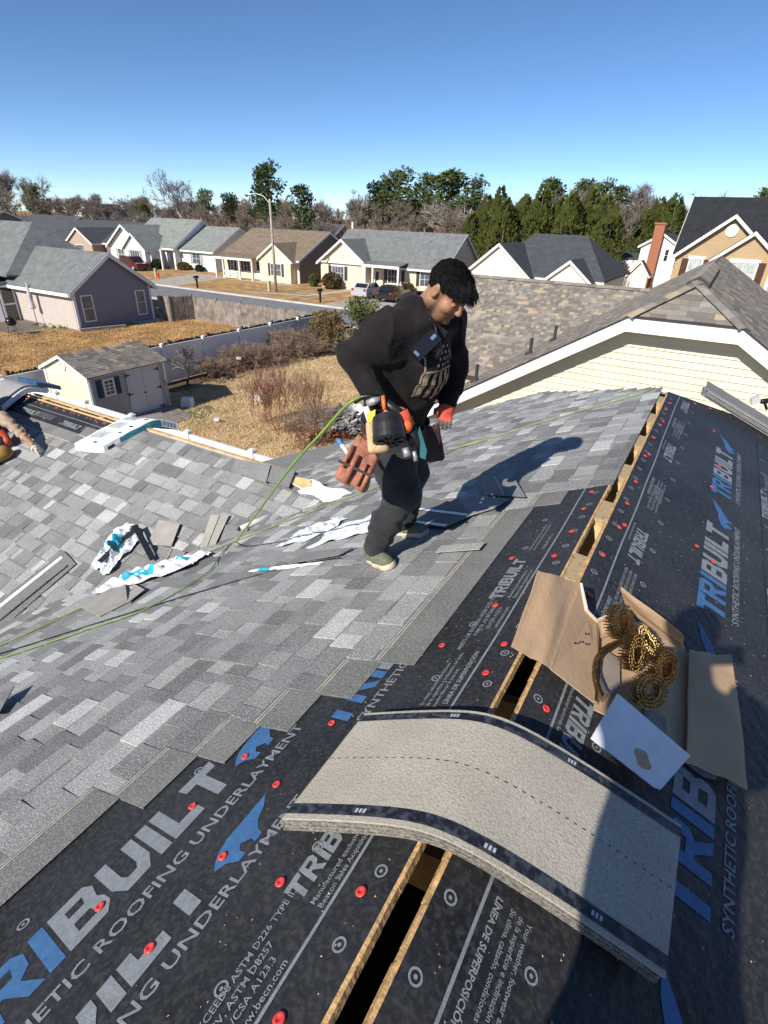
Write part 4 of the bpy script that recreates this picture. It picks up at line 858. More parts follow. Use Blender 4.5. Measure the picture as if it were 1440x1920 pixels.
# ------------------------------------------------------------------ vegetation
def bark(n, c): return mat(n, c, rough=0.95, var=0.25, scale=6)
B_grey = bark('bark_grey', (0.23,0.19,0.155)); B_pale = bark('bark_pale', (0.38,0.33,0.27)); B_brown = bark('bark_brown', (0.17,0.125,0.095)); B_red = bark('bark_red', (0.30,0.15,0.10)); B_dk = bark('bark_dark', (0.06,0.045,0.035)); B_twig = bark('twig_grey', (0.205,0.17,0.142)); B_tan = bark('twig_tan', (0.34,0.25,0.18)); B_pink = bark('twig_pink', (0.38,0.22,0.16)); B_twr = bark('twig_russet', (0.215,0.17,0.135))
def bare(seed, H=10, spread=.5, depth=5, r0=.16, kids=3, twig=.014, trunkf=.28, up=.35, tw=6, stems=1, base=.0):
    r = random.Random(seed); T_, C_ = MB(), MB()
    def perp(d): 
        q = Vector((r.gauss(0,1), r.gauss(0,1), r.gauss(0,1))); q -= d*q.dot(d); return q.normalized()
    def grow(p, d, L_, rad, lev):
        n = 3 if lev < 2 else 2; pts = [p]; rs = [rad]; q = p.copy(); dd = d.copy()
        for i in range(n):
            dd = (dd + perp(dd)*r.uniform(.05,.22) + Vector((0,0,up*.12))).normalized(); q = q + dd*(L_/n); pts.append(q.copy()); rs.append(rad*(1-.38*(i+1)/n))
        (T_ if lev < 2 else C_).tube(pts, rs, 5 if lev < 2 else 3, caps=False)
        if lev >= depth:
            for i in range(tw):
                k = r.random(); s = pts[0].lerp(pts[-1], .2+.8*k); t = (dd*.7 + perp(dd)*r.uniform(.4,1.0) + Vector((0,0,up*.3))).normalized(); e = s + t*L_*r.uniform(.5,1.1); w_ = perp(t)*twig
                C_.poly([s-w_, s+w_, e])
            return
        for i in range(kids + (1 if r.random() < .4 else 0)):
            k = r.uniform(.45,1.0) if i else 1.0; s = pts[0].lerp(pts[-1], k) if k < 1 else pts[-1]
            nd = (dd*r.uniform(.6,1.0) + perp(dd)*r.uniform(.35,.95)*spread*2 + Vector((0,0,up))).normalized(); grow(s, nd, L_*r.uniform(.60,.82), max(.012, rs[-1]*r.uniform(.55,.8)), lev+1)
    for i in range(stems):
        d0 = Vector((r.gauss(0,.12 if stems == 1 else spread), r.gauss(0,.12 if stems == 1 else spread), 1)).normalized(); grow(Vector((r.uniform(-base,base), r.uniform(-base,base), 0)), d0, H*trunkf*r.uniform(.85,1.1), r0*r.uniform(.8,1.1), 0)
    zm = max(v[2] for v in C_.v); k = H/zm
    for M_ in (T_, C_): M_.v = [(x*k, y*k, z*k) for x, y, z in M_.v]
    return T_, C_
def make_tree(nm, T_, C_, bt, ct, label, cat='tree', loc=(0,0,0), group=None):
    t = thing(nm, label, cat, loc, 0, group); T_.build('trunk', bt, t, True); C_.build('crown', ct, t); return t
PROT = []
for i, (sp, tf, up, b1, b2, kd) in enumerate(((.50,.30,.30,B_grey,B_twig,3), (.40,.26,.45,B_pale,B_twig,3), (.62,.22,.22,B_grey,B_twr,3), (.45,.32,.40,B_pale,B_twr,3), (.35,.24,.55,B_brown,B_twr,3))):
    T_, C_ = bare(20+i, 10, sp, 4, .17, kd, .022, tf, up, 12); PROT.append((T_.mesh('trunk', b1, True), C_.mesh('crown', b2)))
def put_tree(nm, meshes, loc, s, label, group, rz=None, sx=1.0):
    t = thing(nm, label, 'tree', loc, rnd.uniform(0,6.28) if rz is None else rz, group); t.scale = (s*sx, s*sx, s)
    for n_, me in zip(('trunk','crown'), meshes): o = bpy.data.objects.new(n_, me); COL.objects.link(o); o.parent = t
    return t
BT = [(-176.0,85.1,14.1),(-157.8,81.7,12.6),(-141.4,80.8,11.7),(-137.2,84.4,9.1),(-125.9,84.0,8.2),(-112.3,79.8,7.4),(-97.2,77.7,8.0),(-89.6,76.7,7.2),(-78.8,75.1,7.4),(-77.1,80.2,7.1),(-67.8,79.8,7.4),(-62.7,81.8,7.1),(-52.0,77.8,7.4),(-47.8,81.7,8.0),(-40.6,79.1,7.8),(-37.1,80.5,8.3),(-3.3,87.9,8.2),(0.6,95.1,8.1),(-198.3,98.9,17.0),(-178.6,94.8,16.5),(-172.0,97.6,13.3),(-166.9,101.2,11.2),(-150.6,97.6,9.8),(-135.9,94.4,10.3),(-126.5,96.4,10.0),(-116.1,97.1,9.9),(-103.2,92.4,9.3),(-97.9,95.2,9.9),(-89.9,92.9,9.6),(-85.6,94.1,9.3),(-75.4,91.0,9.6),(-70.7,91.8,9.5),(-70.3,98.4,9.1),(-64.1,97.8,10.1),(-59.4,97.8,9.3),(-52.9,96.7,10.8),(-44.1,89.6,10.3),(-41.1,95.7,10.1),(-15.9,94.2,9.9),(-12.6,100.6,11.3),(-10.4,101.7,10.8),(-6.6,97.8,9.7),(-3.2,95.7,9.4),(2.3,97.6,10.4),(-251.3,126.7,19.7),(-227.9,120.8,19.2),(-210.5,118.2,18.5),(-196.1,116.7,13.3),(-193.2,122.5,12.4),(-177.8,122.2,12.3),(-171.1,125.8,10.2),(-143.0,113.0,10.1),(-135.2,115.5,11.0),(-127.3,117.5,11.6),(-114.6,114.4,10.7),(-103.0,112.5,10.1),(-95.0,113.4,9.0),(-91.2,115.9,10.9),(-85.4,115.6,10.8),(-77.9,116.0,10.4),(-71.5,116.0,12.5),(-65.1,117.6,11.8),(-61.3,118.9,12.9),(-54.4,116.1,12.8),(-47.1,113.1,12.1),(-44.2,118.8,10.4),(-36.8,113.3,9.2),(-28.2,115.0,11.2),(-20.4,120.4,13.1),(-15.3,115.5,13.7),(-10.5,112.5,11.0),(-7.2,119.4,11.3),(-4.2,117.5,10.8),(-1.5,113.6,12.5),(2.2,118.0,11.2),(4.6,113.4,12.1)]
for k_ in range(46): BT.append((-230+5.4*k_+rnd.uniform(-2,2), rnd.uniform(100,145), rnd.uniform(9.5,12.5)))
for k_ in range(64): BT.append((-300+5.2*k_+rnd.uniform(-2,2), rnd.uniform(140,175), rnd.uniform(10.5,13.5)))
for i, (x, y, hh) in enumerate(BT):
    put_tree('bare_tree', PROT[(i*7+3) % 5], (x, y, 0), hh/10*(1.06 if x > -95 else .95), 'leafless winter tree in the wood behind the houses', 'leafless trees of the far wood', sx=1.15)
# brush under the wood: one mass
m = MB(); r_ = random.Random(5)
for i in range(9000):
    x = r_.uniform(-235, 12); y = r_.uniform(86, 135); b = Vector((x, y, 0)); hgt = r_.uniform(3.0, 7.2)
    for q in range(5):
        e = b + Vector((r_.gauss(0,1.2), r_.gauss(0,1.2), hgt*r_.uniform(.5,1))); w_ = Vector((r_.gauss(0,1), r_.gauss(0,1), 0)).normalized()*.07; m.poly([b-w_, b+w_, e])
o = m.build('undergrowth', B_twr); o['kind'] = 'stuff'; o['label'] = 'tangled russet undergrowth at the foot of the far wood'
T_, C_ = bare(77, 10, .55, 5, .22, 3, .014, .24, .30, 4)
rt = put_tree('bare_tree', (T_.mesh('trunk', B_pale, True), C_.mesh('crown', B_twig)), (-107.9,95,0), 1.58, 'large round-crowned leafless tree standing above the far wood', None, sx=1.05)
T_, C_ = bare(78, 10, .45, 4, .22, 3, .013, .28, .42, 6)
put_tree('bare_tree', (T_.mesh('trunk', B_pale, True), C_.mesh('crown', B_twig)), (-186,95,0), 1.80, 'tall pale leafless tree at the far left edge of the wood', None)
T_, C_ = bare(79, 10, .75, 4, .25, 3, .014, .20, .15, 5)
put_tree('bare_tree', (T_.mesh('trunk', bark('bark_white', (0.55,0.48,0.40)), True), C_.mesh('crown', B_pale)), (-37.5,86,0), 1.02, 'pale spreading leafless tree left of the dark cedars', None, sx=1.4)
# pines and cedars
def leafm(n, c, v=.35): return mat(n, c, rough=0.8, var=v, scale=.8, detail=3, spec=.2)
L_pine = leafm('needles_pine', (0.070,0.095,0.030)); L_ced = leafm('needles_cedar', (0.10,0.115,0.028)); L_dk = leafm('needles_dark', (0.030,0.045,0.018)); L_bush = leafm('leaves_olive', (0.090,0.105,0.032)); L_weep = leafm('leaves_straw', (0.20,0.145,0.050))
def leaves(m, c, R_, n, sz, r, flat=1.0, shell=.6):
    c = Vector(c)
    for i in range(n):
        d = Vector((r.gauss(0,1), r.gauss(0,1), r.gauss(0,1)*flat)).normalized(); q = shell + (1-shell)*r.random()
        p = c + Vector((d.x*R_[0], d.y*R_[1], d.z*R_[2]))*q; a = Vector((r.gauss(0,1), r.gauss(0,1), r.gauss(0,1))).normalized(); b = a.orthogonal().normalized(); s = sz*r.uniform(.6,1.4)
        m.poly([p-a*s*.5, p+a*s*.5+b*s*.15, p+b*s*.7+d*s*.35])
def pine(seed, H=10, nb=26, low=.45, R_=2.6, dens=85, sz=.34):
    r = random.Random(seed); T_, C_ = MB(), MB(); T_.tube([(0,0,0),(.1,.05,H*.4),(.0,.1,H*.75),(.05,0,H*.96)], [.2,.16,.09,.03], 6)
    for i in range(nb):
        f = low + (1-low)*(i+.5)/nb; a = r.uniform(0,6.28); rr = R_*(1-((f-low)/(1-low))**1.6*.8)*r.uniform(.35,1.0)*(.65+.35*min(1,(f-low)*6)); p = Vector((math.cos(a)*rr, math.sin(a)*rr, H*f+r.uniform(-.3,.3)))
        T_.tube([(0,0,H*f-.4), tuple(p)], [.06,.02], 4, caps=False); q = r.uniform(.7,1.25); leaves(C_, p, (q*1.15,q*1.15,q*.62), int(dens*q), sz, r)
    leaves(C_, (0,0,H*.97), (.7,.7,.5), 60, sz, r); return T_, C_
def cedar(seed, H=10, R_=2.6, n=3600, sz=.36):
    r = random.Random(seed); T_, C_ = MB(), MB(); T_.tube([(0,0,0),(0,0,H*.9)], [.2,.03], 5)
    lumps = [(r.uniform(0,6.28), r.uniform(.02,.95), r.uniform(.75,1.2)) for _ in range(60)]
    for i in range(n):
        a, f, k = r.choice(lumps); a += r.gauss(0,.30); f = min(.99, max(.01, f + r.gauss(0,.045))); rad = R_*(1-f**2.1)**.8*k*r.uniform(.72,1.05)*(.8+.2*min(1,f*8)); p = Vector((math.cos(a)*rad, math.sin(a)*rad, H*f)); d = Vector((math.cos(a)*.55, math.sin(a)*.55, .9)).normalized(); b = Vector((-math.sin(a)+r.gauss(0,.5), math.cos(a)+r.gauss(0,.5), r.gauss(0,.4))).normalized(); s = sz*r.uniform(.6,1.4)
        C_.poly([p-b*s*.42, p+b*s*.42, p+d*s*1.2])
    return T_, C_
PM = [tuple((T_.mesh('trunk', B_brown, True), C_.mesh('crown', L_pine))) for T_, C_ in (pine(1), pine(2, nb=30, low=.35), pine(3, nb=22, low=.55, R_=2.2))]
CM = [tuple((T_.mesh('trunk', B_brown, True), C_.mesh('crown', L_ced))) for T_, C_ in (cedar(1), cedar(2, R_=2.9), cedar(3, R_=2.3))]
for i, (x, y, hh, lab) in enumerate(((-79.3,90,15,'tallest lone pine above the brown-roofed house'), (-69.8,88,11.7,'bushy pine right of the lone tall pine'), (-60.9,100,12.8,'leftmost pine of the middle pine clump'), (-56.4,100,14.5,'broad bright pine at the centre of the pine clump'), (-53.2,105,14.4,'pine just right of the broad centre pine'), (-48.1,105,14.8,'round pine toward the right of the pine clump'), (-43.5,105,13.7,'rightmost pine of the middle pine clump'), (-35,125,14.9,'pine crown rising behind the cedars, first from the left'), (-29.8,130,14.9,'pine crown behind the cedars, second from the left'), (-25.7,128,14.5,'pine crown behind the cedars, third from the left'), (-21.8,125,13.7,'pine crown behind the cedars, rightmost'), (-94.5,95,10.5,'low dark pine left of the lone tall pine'), (-157.8,90,11.4,'dark pine among bare trees at far left'), (1.6,104,12.4,'pine top behind the black roof at the right edge'), (-118,110,11.8,'small pine crown peeping over the wood left of the round tree'))):
    put_tree('pine_tree', PM[i % 3], (x, y, 0), hh/10, lab, None, sx=1.05 if i not in (3, 5) else 1.3)
for i, (x, hh, dy) in enumerate(((-33.2,7.9,0),(-31.9,10.0,2),(-29.3,10.9,0),(-27.6,9.6,-2),(-25.9,10.1,1),(-23.5,11.2,0),(-21.3,10.2,2),(-19.3,10.4,-1),(-17.4,11.0,1),(-15.4,10.2,0),(-13.9,9.0,-2))):
    put_tree('cedar_tree', CM[i % 3], (x, 80+dy, 0), hh/10*1.03, 'dense dark green cedar, %s in the row behind the slate roof from the left' % ('first','second','third','fourth','fifth','sixth','seventh','eighth','ninth','tenth','eleventh')[i], 'cedar row', sx=1.0)
for x, y, hh, lab in ((-11.2,97,10.9,'left cedar of the pair behind the chimney house'), (-9.0,95,11.3,'right cedar of the pair behind the chimney house'), (-12.6,95,9.4,'shorter cedar left of the chimney house pair'), (-109.6,85,8.3,'small dark conical conifer among the bare trees on the left')): put_tree('cedar_tree', CM[1], (x,y,0), hh/10, lab, None)
# hedges by the house fronts
def ball(nm, label, loc, R_, mt, n=1400, sz=.12):
    t = thing(nm, label, 'bush', loc); m = MB(); r = random.Random(len(label)*7); leaves(m, (0,0,R_[2]*.95), R_, n*3, sz*1.7, r, shell=.55); m.build('foliage', mt, t); m = MB()
    for i in range(5): a = i*1.26; m.tube([(0,0,0),(math.cos(a)*R_[0]*.5,math.sin(a)*R_[1]*.5,R_[2]*.9)], [.04,.015], 4)
    m.build('stem', B_dk, t); return t
L_box = leafm('leaves_box', (0.10,0.075,0.030))
ball('clipped_bush', 'large clipped round bush in front of the gable window of the grey-roofed yellow house', (-38.1,53.0,0), (1.05,.95,.85), L_box); ball('clipped_bush', 'small upright bush between the two yellow houses', (-40.9,53.4,0), (.5,.5,.65), L_bush, 700)
ball('clipped_bush', 'clipped brown bush before the low wing of the white house', (-65.2,55.6,0), (1.0,.7,.5), L_box, 700); ball('clipped_bush', 'small dark bush at the end of the white house', (-62.2,55.7,0), (.5,.5,.42), L_dk, 500); ball('clipped_bush', 'clipped bush beside the porch post behind the dark car', (-29.0,54.2,0), (.7,.6,.62), L_box, 700); ball('clipped_bush', 'dark bush behind the red van', (-68.5,53.8,0), (.8,.7,.6), L_dk, 600)
t = thing('evergreen_bush', 'large olive-green leafy bush at the end of the white fence', 'bush', (-18.6,29.6,0)); m = MB(); r_ = random.Random(4)
for i in range(26): a = r_.uniform(0,6.28); q = r_.uniform(0,1.3); leaves(m, (math.cos(a)*q*1.1, math.sin(a)*q*1.1, r_.uniform(.6,2.6)), (.6,.6,.45), 190, .12, r_, shell=.3)
m.build('foliage', L_bush, t); m = MB(); [m.tube([(0,0,0),(math.cos(i*1.3)*.7,math.sin(i*1.3)*.7,2.2)], [.06,.02], 5) for i in range(5)]; m.build('stem', B_dk, t)
t = thing('weeping_bush', 'straw-green weeping bush beside the white fence end', 'bush', (-19.5,26.8,0)); m = MB(); m2 = MB()
for i in range(240):
    a = r_.uniform(0,6.28); R1 = r_.uniform(.4,1.15); pts = [(math.cos(a)*.1, math.sin(a)*.1, 1.2+r_.random()*.9)]; pts += [(math.cos(a)*R1*.7, math.sin(a)*R1*.7, 2.2+r_.uniform(-.35,.15)), (math.cos(a)*R1, math.sin(a)*R1, 1.2+r_.random()*.6), (math.cos(a)*R1*1.02, math.sin(a)*R1*1.02, .25+r_.random()*.6)]
    m2.tube(pts, [.012,.01,.006,.004], 3, caps=False)
    for q in range(22): k = r_.random()*2.99; i0 = int(k); p = Vector(pts[i0]).lerp(Vector(pts[i0+1]), k-i0); leaves(m, p, (.05,.05,.05), 1, .11, r_)
m.build('foliage', L_weep, t); m2.build('stem', B_brown, t)
# bare shrubs along the fence and the red twiggy shrub behind the roof
def shrub(nm, label, loc, seed, H, st, sp, bt, ct, up=.3, depth=3, r0=.02, twig=.004, tf=.42, tw=6, base=.15, kids=3, group=None):
    T_, C_ = bare(seed, H, sp, depth, r0, kids, twig, tf, up, tw, stems=st, base=base); return make_tree(nm, T_, C_, bt, ct, label, 'shrub', loc, group)
shrub('bare_shrub', 'small leafless tree with dark trunk beside the shed', (-20.2,16.6,0), 31, 2.1, 1, .62, B_dk, B_twig, .2, 4, .055, .005, .3, 6)
for i, (x, y, hh, lab) in enumerate(((-20.6,18.6,1.25,'thin greyish bare shrub between the small tree and the russet shrubs'), (-20.3,20.4,1.75,'broad russet bare shrub in the middle of the white fence'), (-20.0,21.6,1.45,'low tangled bare shrub in front of the white fence middle'), (-20.2,24.2,1.9,'russet bare shrub near the far end of the white fence'), (-19.7,25.4,1.5,'bare shrub just left of the weeping bush'))):
    shrub('bare_shrub', lab, (x,y,0), 40+i, hh, 16, .62, B_tan, B_tan, .12, 3, .014, .0045, .42, 7, .3)
for i, (x, y, hh, lab) in enumerate(((-12.9,14.4,3.1,'tall red-stemmed bare shrub beyond the wing ridge, left clump'), (-11.7,15.0,2.9,'red-stemmed bare shrub beyond the wing ridge, middle clump'), (-10.9,14.4,1.9,'tangled brown shrub beside the debris heap'), (-13.9,14.9,2.5,'thin red-stemmed shrub farthest left beyond the wing ridge'), (-11.0,13.6,1.5,'low brown shrub just behind the wing ridge'))):
    shrub('bare_shrub', lab, (x,y,0), 60+i, hh, 15, .40, B_red if i != 2 else B_tan, B_pink if i not in (2,4) else B_tan, .45, 3, .014, .004, .45, 4, .35, 2)
# tufts of dormant grass over the near lawns
def tufts(nm, label, poly, n, mt, seed, hg=.10):
    r = random.Random(seed); m = MB(); (xa, ya), (xb, yb) = poly
    for i in range(n):
        x, y = r.uniform(xa,xb), r.uniform(ya,yb)
        for q in range(3): d = Vector((r.gauss(0,.06), r.gauss(0,.06), hg*r.uniform(.4,1))); w_ = Vector((r.gauss(0,1), r.gauss(0,1), 0)).normalized()*.014; b = Vector((x+r.gauss(0,.04), y+r.gauss(0,.04), 0)); m.poly([b-w_, b+w_, b+d])
    o = m.build(nm, mt); o['kind'] = 'stuff'; o['label'] = label; return o
M_bl1 = mat('straw_blade', (0.57,0.42,0.22), rough=0.9, var=0.3, scale=.7, col2=(0.64,0.49,0.29)); M_bl2 = mat('ochre_blade', (0.47,0.285,0.12), rough=0.9, var=0.3, scale=.6, col2=(0.56,0.36,0.16))
tufts('grass', 'straw-coloured winter grass of the fenced yard', ((-20,10),(-6,31)), 30000, M_bl1, 1); tufts('grass', 'ochre winter grass of the yard by the blue-grey house', ((-38,9.5),(-22.1,29)), 26000, M_bl2, 2, .12)
# ------------------------------------------------------------------ small things in the yard and street
M_wplast = mat('white_plastic', (0.80,0.81,0.82), rough=0.4, var=0.04)
b = thing('plastic_tub', 'upturned white plastic tub on the lawn beside the shed', 'tub', (-17.9,14.65,0), .5); m = MB(); m.add([(-.24,-.2,0),(.24,-.2,0),(.24,.2,0),(-.24,.2,0),(-.2,-.16,.36),(.2,-.16,.36),(.2,.16,.36),(-.2,.16,.36)], [(0,3,2,1),(4,5,6,7),(0,1,5,4),(1,2,6,5),(2,3,7,6),(3,0,4,7)]); m.build('body', M_wplast, b); m = MB(); m.box((-.26,-.22,.0),(.26,.22,.03)); m.build('rim', M_wplast, b)
def sign(label, x, y, z, w_, hh, tilt): 
    g = thing('yard_marker', label, 'marker', (x,y,0), .4); m = MB(); m.tube([(0,0,0),(0,0,z)], .012, 5); m.build('stake', B_dk, g); m = MB(); m.obox((0,0,z), (w_/2,0,0), (0,.01*math.cos(tilt)+hh/2*math.sin(tilt),-.0), (0,-hh/2*math.cos(tilt)*.3,hh/2*math.cos(tilt)+.01)); m.build('panel', M_wplast, g)
sign('white marker panel among the red stems', -15.6,16.4,.35,.34,.28,.9); sign('small white marker on the open lawn', -15.4,13.9,.12,.2,.16,1.1); sign('white marker on a stake among the russet shrubs', -20.0,19.9,.75,.22,.18,1.0)
m = MB(); m.box((-.3,-.05,0),(.3,.05,.06)); o = m.build('timber_offcut', B_dk, at=(-17.2,19.0,0)); tag(o, 'small dark timber offcut lying on the open lawn', 'timber')
m = MB(); m.poly([(-17.4,13.5,.012),(-16.2,13.8,.012),(-16.3,15.0,.012),(-17.3,15.2,.012)]); struct(m.build('green_patch', mat('moss_patch', (0.12,0.13,0.045), var=.4, scale=4)))
# teal climbing frame
g = thing('climbing_frame', 'teal tube climbing frame half hidden behind the standing worker', 'play frame', (-17.9,26.0,0)); M_teal = mat('teal_paint', (0.05,0.19,0.16), rough=.4)
for y in (0, 1.6):
    for sx in (-1, 1): m = MB(); m.tube([(sx*.9,y,0),(sx*.25,y,1.35)], .028, 7); m.build('leg', M_teal, g)
    m = MB(); m.tube([(-.62,y,.6),(.62,y,.6)], .02, 6); m.build('brace', M_teal, g)
for x, z in ((-.25,1.35),(.25,1.35),(-.62,.6)): m = MB(); m.tube([(x,0,z),(x,1.6,z)], .022, 6); m.build('bar', M_teal, g)
# street furniture
g = thing('street_lamp', 'weathered wooden street lamp pole with a curved arm, in front of the brown-roofed house', 'street lamp', (-40.4,46.2,0)); m = MB(); m.tube([(0,0,0),(-.03,0,4),(-.1,0,8.5)], [.16,.13,.10], 10); m.build('pole', B_pale, g, True)
m = MB(); m.tube([(-.1,0,8.1),(-.9,0,8.75),(-1.9,0,8.95),(-2.5,0,8.9)], .03, 6); m.build('arm', M_wplast, g); m = MB(); m.blob((-2.7,0,8.86), (.3,.12,.08), 10, 6); m.build('lamp_head', M_wplast, g, True)
def mailbox(label, x, y): 
    g = thing('mailbox', label, 'mailbox', (x,y,0)); m = MB(); m.box((-.07,-.07,0),(.07,.07,.95)); m.obox((0,-.1,.82),(.04,0,0),(0,.2,0),(0,0,.04)); m.build('post', M_blk, g); m = MB(); n = 8; m.prism([(.13*math.cos(math.pi*i/n), -.30, 1.0+.10+.12*math.sin(math.pi*i/n)) for i in range(n+1)]+[(-.13,-.30,.97),(.13,-.30,.97)], (0,.52,0)); m.build('box', M_blk, g)
mailbox('black mailbox on a post at the kerb by the green bush', -32.5,43.4); mailbox('black mailbox on a post at the kerb before the white house drive', -48.5,42.9)
g = thing('fire_hydrant', 'red fire hydrant near the red van drive', 'hydrant', (-58.3,45.8,0)); m = MB(); m.lathe([(.16,0),(.16,.05),(.11,.07),(.11,.5),(.14,.52),(.13,.6),(.05,.7)], k=12); m.build('body', M_red, g, True); m = MB(); m.tube([(-.2,0,.42),(.2,0,.42)], .06, 8); m.build('outlet', M_red, g)
for x, y, lab in ((-59.7,46.6,'pale green utility marker post beside the hydrant'), (-41.4,46.3,'yellow-green utility pedestal beside the lamp pole')): m = MB(); m.box((-.12,-.12,0),(.12,.12,.95)); m.box((-.14,-.14,.95),(.14,.14,1.02)); tag(m.build('utility_post', mat('pedestal_green', (0.45,0.42,0.22)), at=(x,y,0)), lab, 'utility post')
# parked vehicles
def car(nm, label, cat, loc, rz, col, prof, cabin, W=1.8, wb=(.85,3.6), tail=True, H=1.5):
    g = thing(nm, label, cat, loc, rz); pm = mat('paint_'+nm+label[:6].replace(' ','_'), col, rough=.25, var=.05, coat=.6)
    m = MB(); m.prism([(x,-W/2,z) for x, z in prof], (0,W,0)); bo = m.build('body', pm, g)
    m = MB(); q = [(x,-W/2+.10,z) for x, z in cabin]; q2 = [(x*.985+.03,-W/2+.22,z+.02) for x, z in cabin]
    m.prism([(x,-W/2+.14,z) for x, z in cabin], (0,W-.28,0)); m.build('cabin', pm, g)
    xs = [p[0] for p in cabin]; zs = [p[1] for p in cabin]; xa, xb, z0, z1 = min(xs), max(xs), min(zs), max(zs)
    for s_ in (-1, 1):
        y = s_*(W/2-.135); L_ = xb-xa
        for f0, f1 in ((.16,.47),(.52,.84)): m = MB(); m.prism([(xa+L_*f0,y,z0+.05),(xa+L_*f1,y,z0+.05),(xa+L_*(f1-.04),y,z1-.08),(xa+L_*(f0+.04),y,z1-.08)], (0,s_*.012,0)); m.build('window', M_panel, g)
        for x in wb:
            m = MB(); m.lathe([(.32,0),(.33,.03),(.33,.19),(.30,.22)], c=(x,s_*(W/2-.19),.33), ax=(0,s_,0), k=18); wl = m.build('wheel', M_blk, g); m = MB(); m.lathe([(.2,0),(.19,.02),(.05,.03)], c=(x,s_*(W/2+.032),.33), ax=(0,s_,0), k=12); m.build('rim', M_conc, wl)
    m = MB(); m.obox(((cabin[0][0]+cabin[1][0])/2-.02,0,(cabin[0][1]+cabin[1][1])/2), ((cabin[1][0]-cabin[0][0])*.36,0,(cabin[1][1]-cabin[0][1])*.36), (0,W/2-.24,0), (-.012,0,.004)); m.build('rear_window', M_panel, g)
    a, b = cabin[-1], cabin[-2]; m = MB(); m.obox(((a[0]+b[0])/2+.02,0,(a[1]+b[1])/2), ((b[0]-a[0])*.36,0,(b[1]-a[1])*.36), (0,W/2-.24,0), (.012,0,.004)); m.build('windscreen', M_panel, g)
    for s_ in (-1,1): m = MB(); m.box((prof[0][0]-.015, s_*(W/2-.2)-.12, .75),(prof[0][0]+.03, s_*(W/2-.2)+.12, .98)); m.build('tail_lamp', mat('lamp_red', (.35,.02,.02), rough=.2), g)
    for s_ in (-1,1): m = MB(); m.box((prof[-3][0]-.05, s_*(W/2-.25)-.15, .68),(prof[-3][0]+.02, s_*(W/2-.25)+.15, .82)); m.build('headlight', M_pane, g)
vanp = [(0,.3),(0,1.0),(.1,1.08),(3.6,1.05),(4.55,.92),(4.65,.75),(4.65,.3)]
car('parked_van', 'dark red van parked in front of the white house', 'van', (-71.5,51.0,0), -.12, (0.085,0.006,0.010), vanp, [(.08,1.06),(.35,1.68),(2.7,1.7),(3.7,1.06)])
carp = [(0,.3),(0,.9),(.15,1.0),(3.3,.98),(4.3,.84),(4.4,.7),(4.4,.3)]
car('parked_car', 'black car parked on the drive of the grey-roofed yellow house', 'car', (-28.0,47.6,0), 1.65, (0.012,0.013,0.018), carp, [(.35,.98),(.9,1.44),(2.2,1.44),(3.1,.98)])
car('parked_car', 'silver car parked beside the black car, half behind the green bush', 'car', (-31.2,48.0,0), 1.62, (0.42,0.44,0.46), carp, [(.35,.98),(.9,1.44),(2.2,1.44),(3.1,.98)])
# debris heap beyond the rake
m = MB(); r_ = random.Random(9)
for i in range(240):
    a = r_.uniform(0,6.28); q = r_.random()**.6; c = Vector((math.cos(a)*q*1.7, math.sin(a)*q*1.3, max(.04, 0.55*(1-q)+r_.uniform(-.06,.1)))); u = Vector((r_.gauss(0,1), r_.gauss(0,1), r_.gauss(0,.35))).normalized(); v = u.cross(Vector((r_.gauss(0,.4), r_.gauss(0,.4), 1))).normalized(); n_ = u.cross(v); m.obox(c, u*r_.uniform(.12,.34), v*r_.uniform(.06,.15), n_*.006, mi=r_.randrange(4))
o = m.build('debris_heap', [SHM[1], SHM[0], M_back, SHM[2]], at=(-11.3,16.6,0)); tag(o, 'heap of torn grey roofing debris on the ground beyond the roof', 'debris'); o['kind'] = 'stuff'
m = MB(); m.grid(lambda u, v: (u*1.1-.55, v*.8-.4, .12*math.sin(u*7)*math.sin(v*6)+.2*math.sin(math.pi*u)*math.sin(math.pi*v)), 14, 10); tag(m.build('plastic_wrapper', M_wplast, at=(-11.2,17.2,.46), smooth=True), 'white plastic sheet on top of the debris heap', 'wrapper')
m = MB()
for i in range(420):
    a = r_.uniform(0,6.28); q = r_.random(); c = Vector((math.cos(a)*q*2.0-.1, math.sin(a)*q*1.1, r_.uniform(.02,.22))); u = Vector((r_.gauss(0,1), r_.gauss(0,1), r_.gauss(0,.6))).normalized()*.09; v = u.orthogonal().normalized()*.05; m.poly([c-u, c+v, c+u, c-v])
o = m.build('fallen_leaves', mat('dead_leaf', (0.22,0.075,0.035), var=.5, scale=3), at=(-10.9,15.2,0)); o['kind'] = 'stuff'; o['label'] = 'reddish dead leaves beside the debris heap'
# ------------------------------------------------------------------ things lying on the roof
def at(x, y, d): return Vector((0.234, 0, 7.2)) + (cR*((x-720)/1000) + cU*((960-y)/1000) + cF)*d
def sheetgrid(m, fn, nu, nv, th, mi=0):                       # thin sheet with thickness: fn(u,v,h)
    base = len(m.v); W = nv+1
    for h_ in (th, 0):
        for i in range(nu+1):
            for j in range(nv+1): m.v.append(tuple(fn(i/nu, j/nv, h_)))
    K = (nu+1)*W
    def F(*q): m.f.append(tuple(base+i for i in q)); m.mi.append(mi)
    for i in range(nu):
        for j in range(nv): a = i*W+j; F(a, a+W, a+W+1, a+1); F(K+a, K+a+1, K+a+W+1, K+a+W)
    for i in range(nu): a = i*W; F(a, K+a, K+a+W, a+W); a = i*W+nv; F(a, a+W, K+a+W, K+a)
    for j in range(nv): a = j; F(a, a+1, K+a+1, K+a); a = nu*W+j; F(a, K+a, K+a+1, a+1)
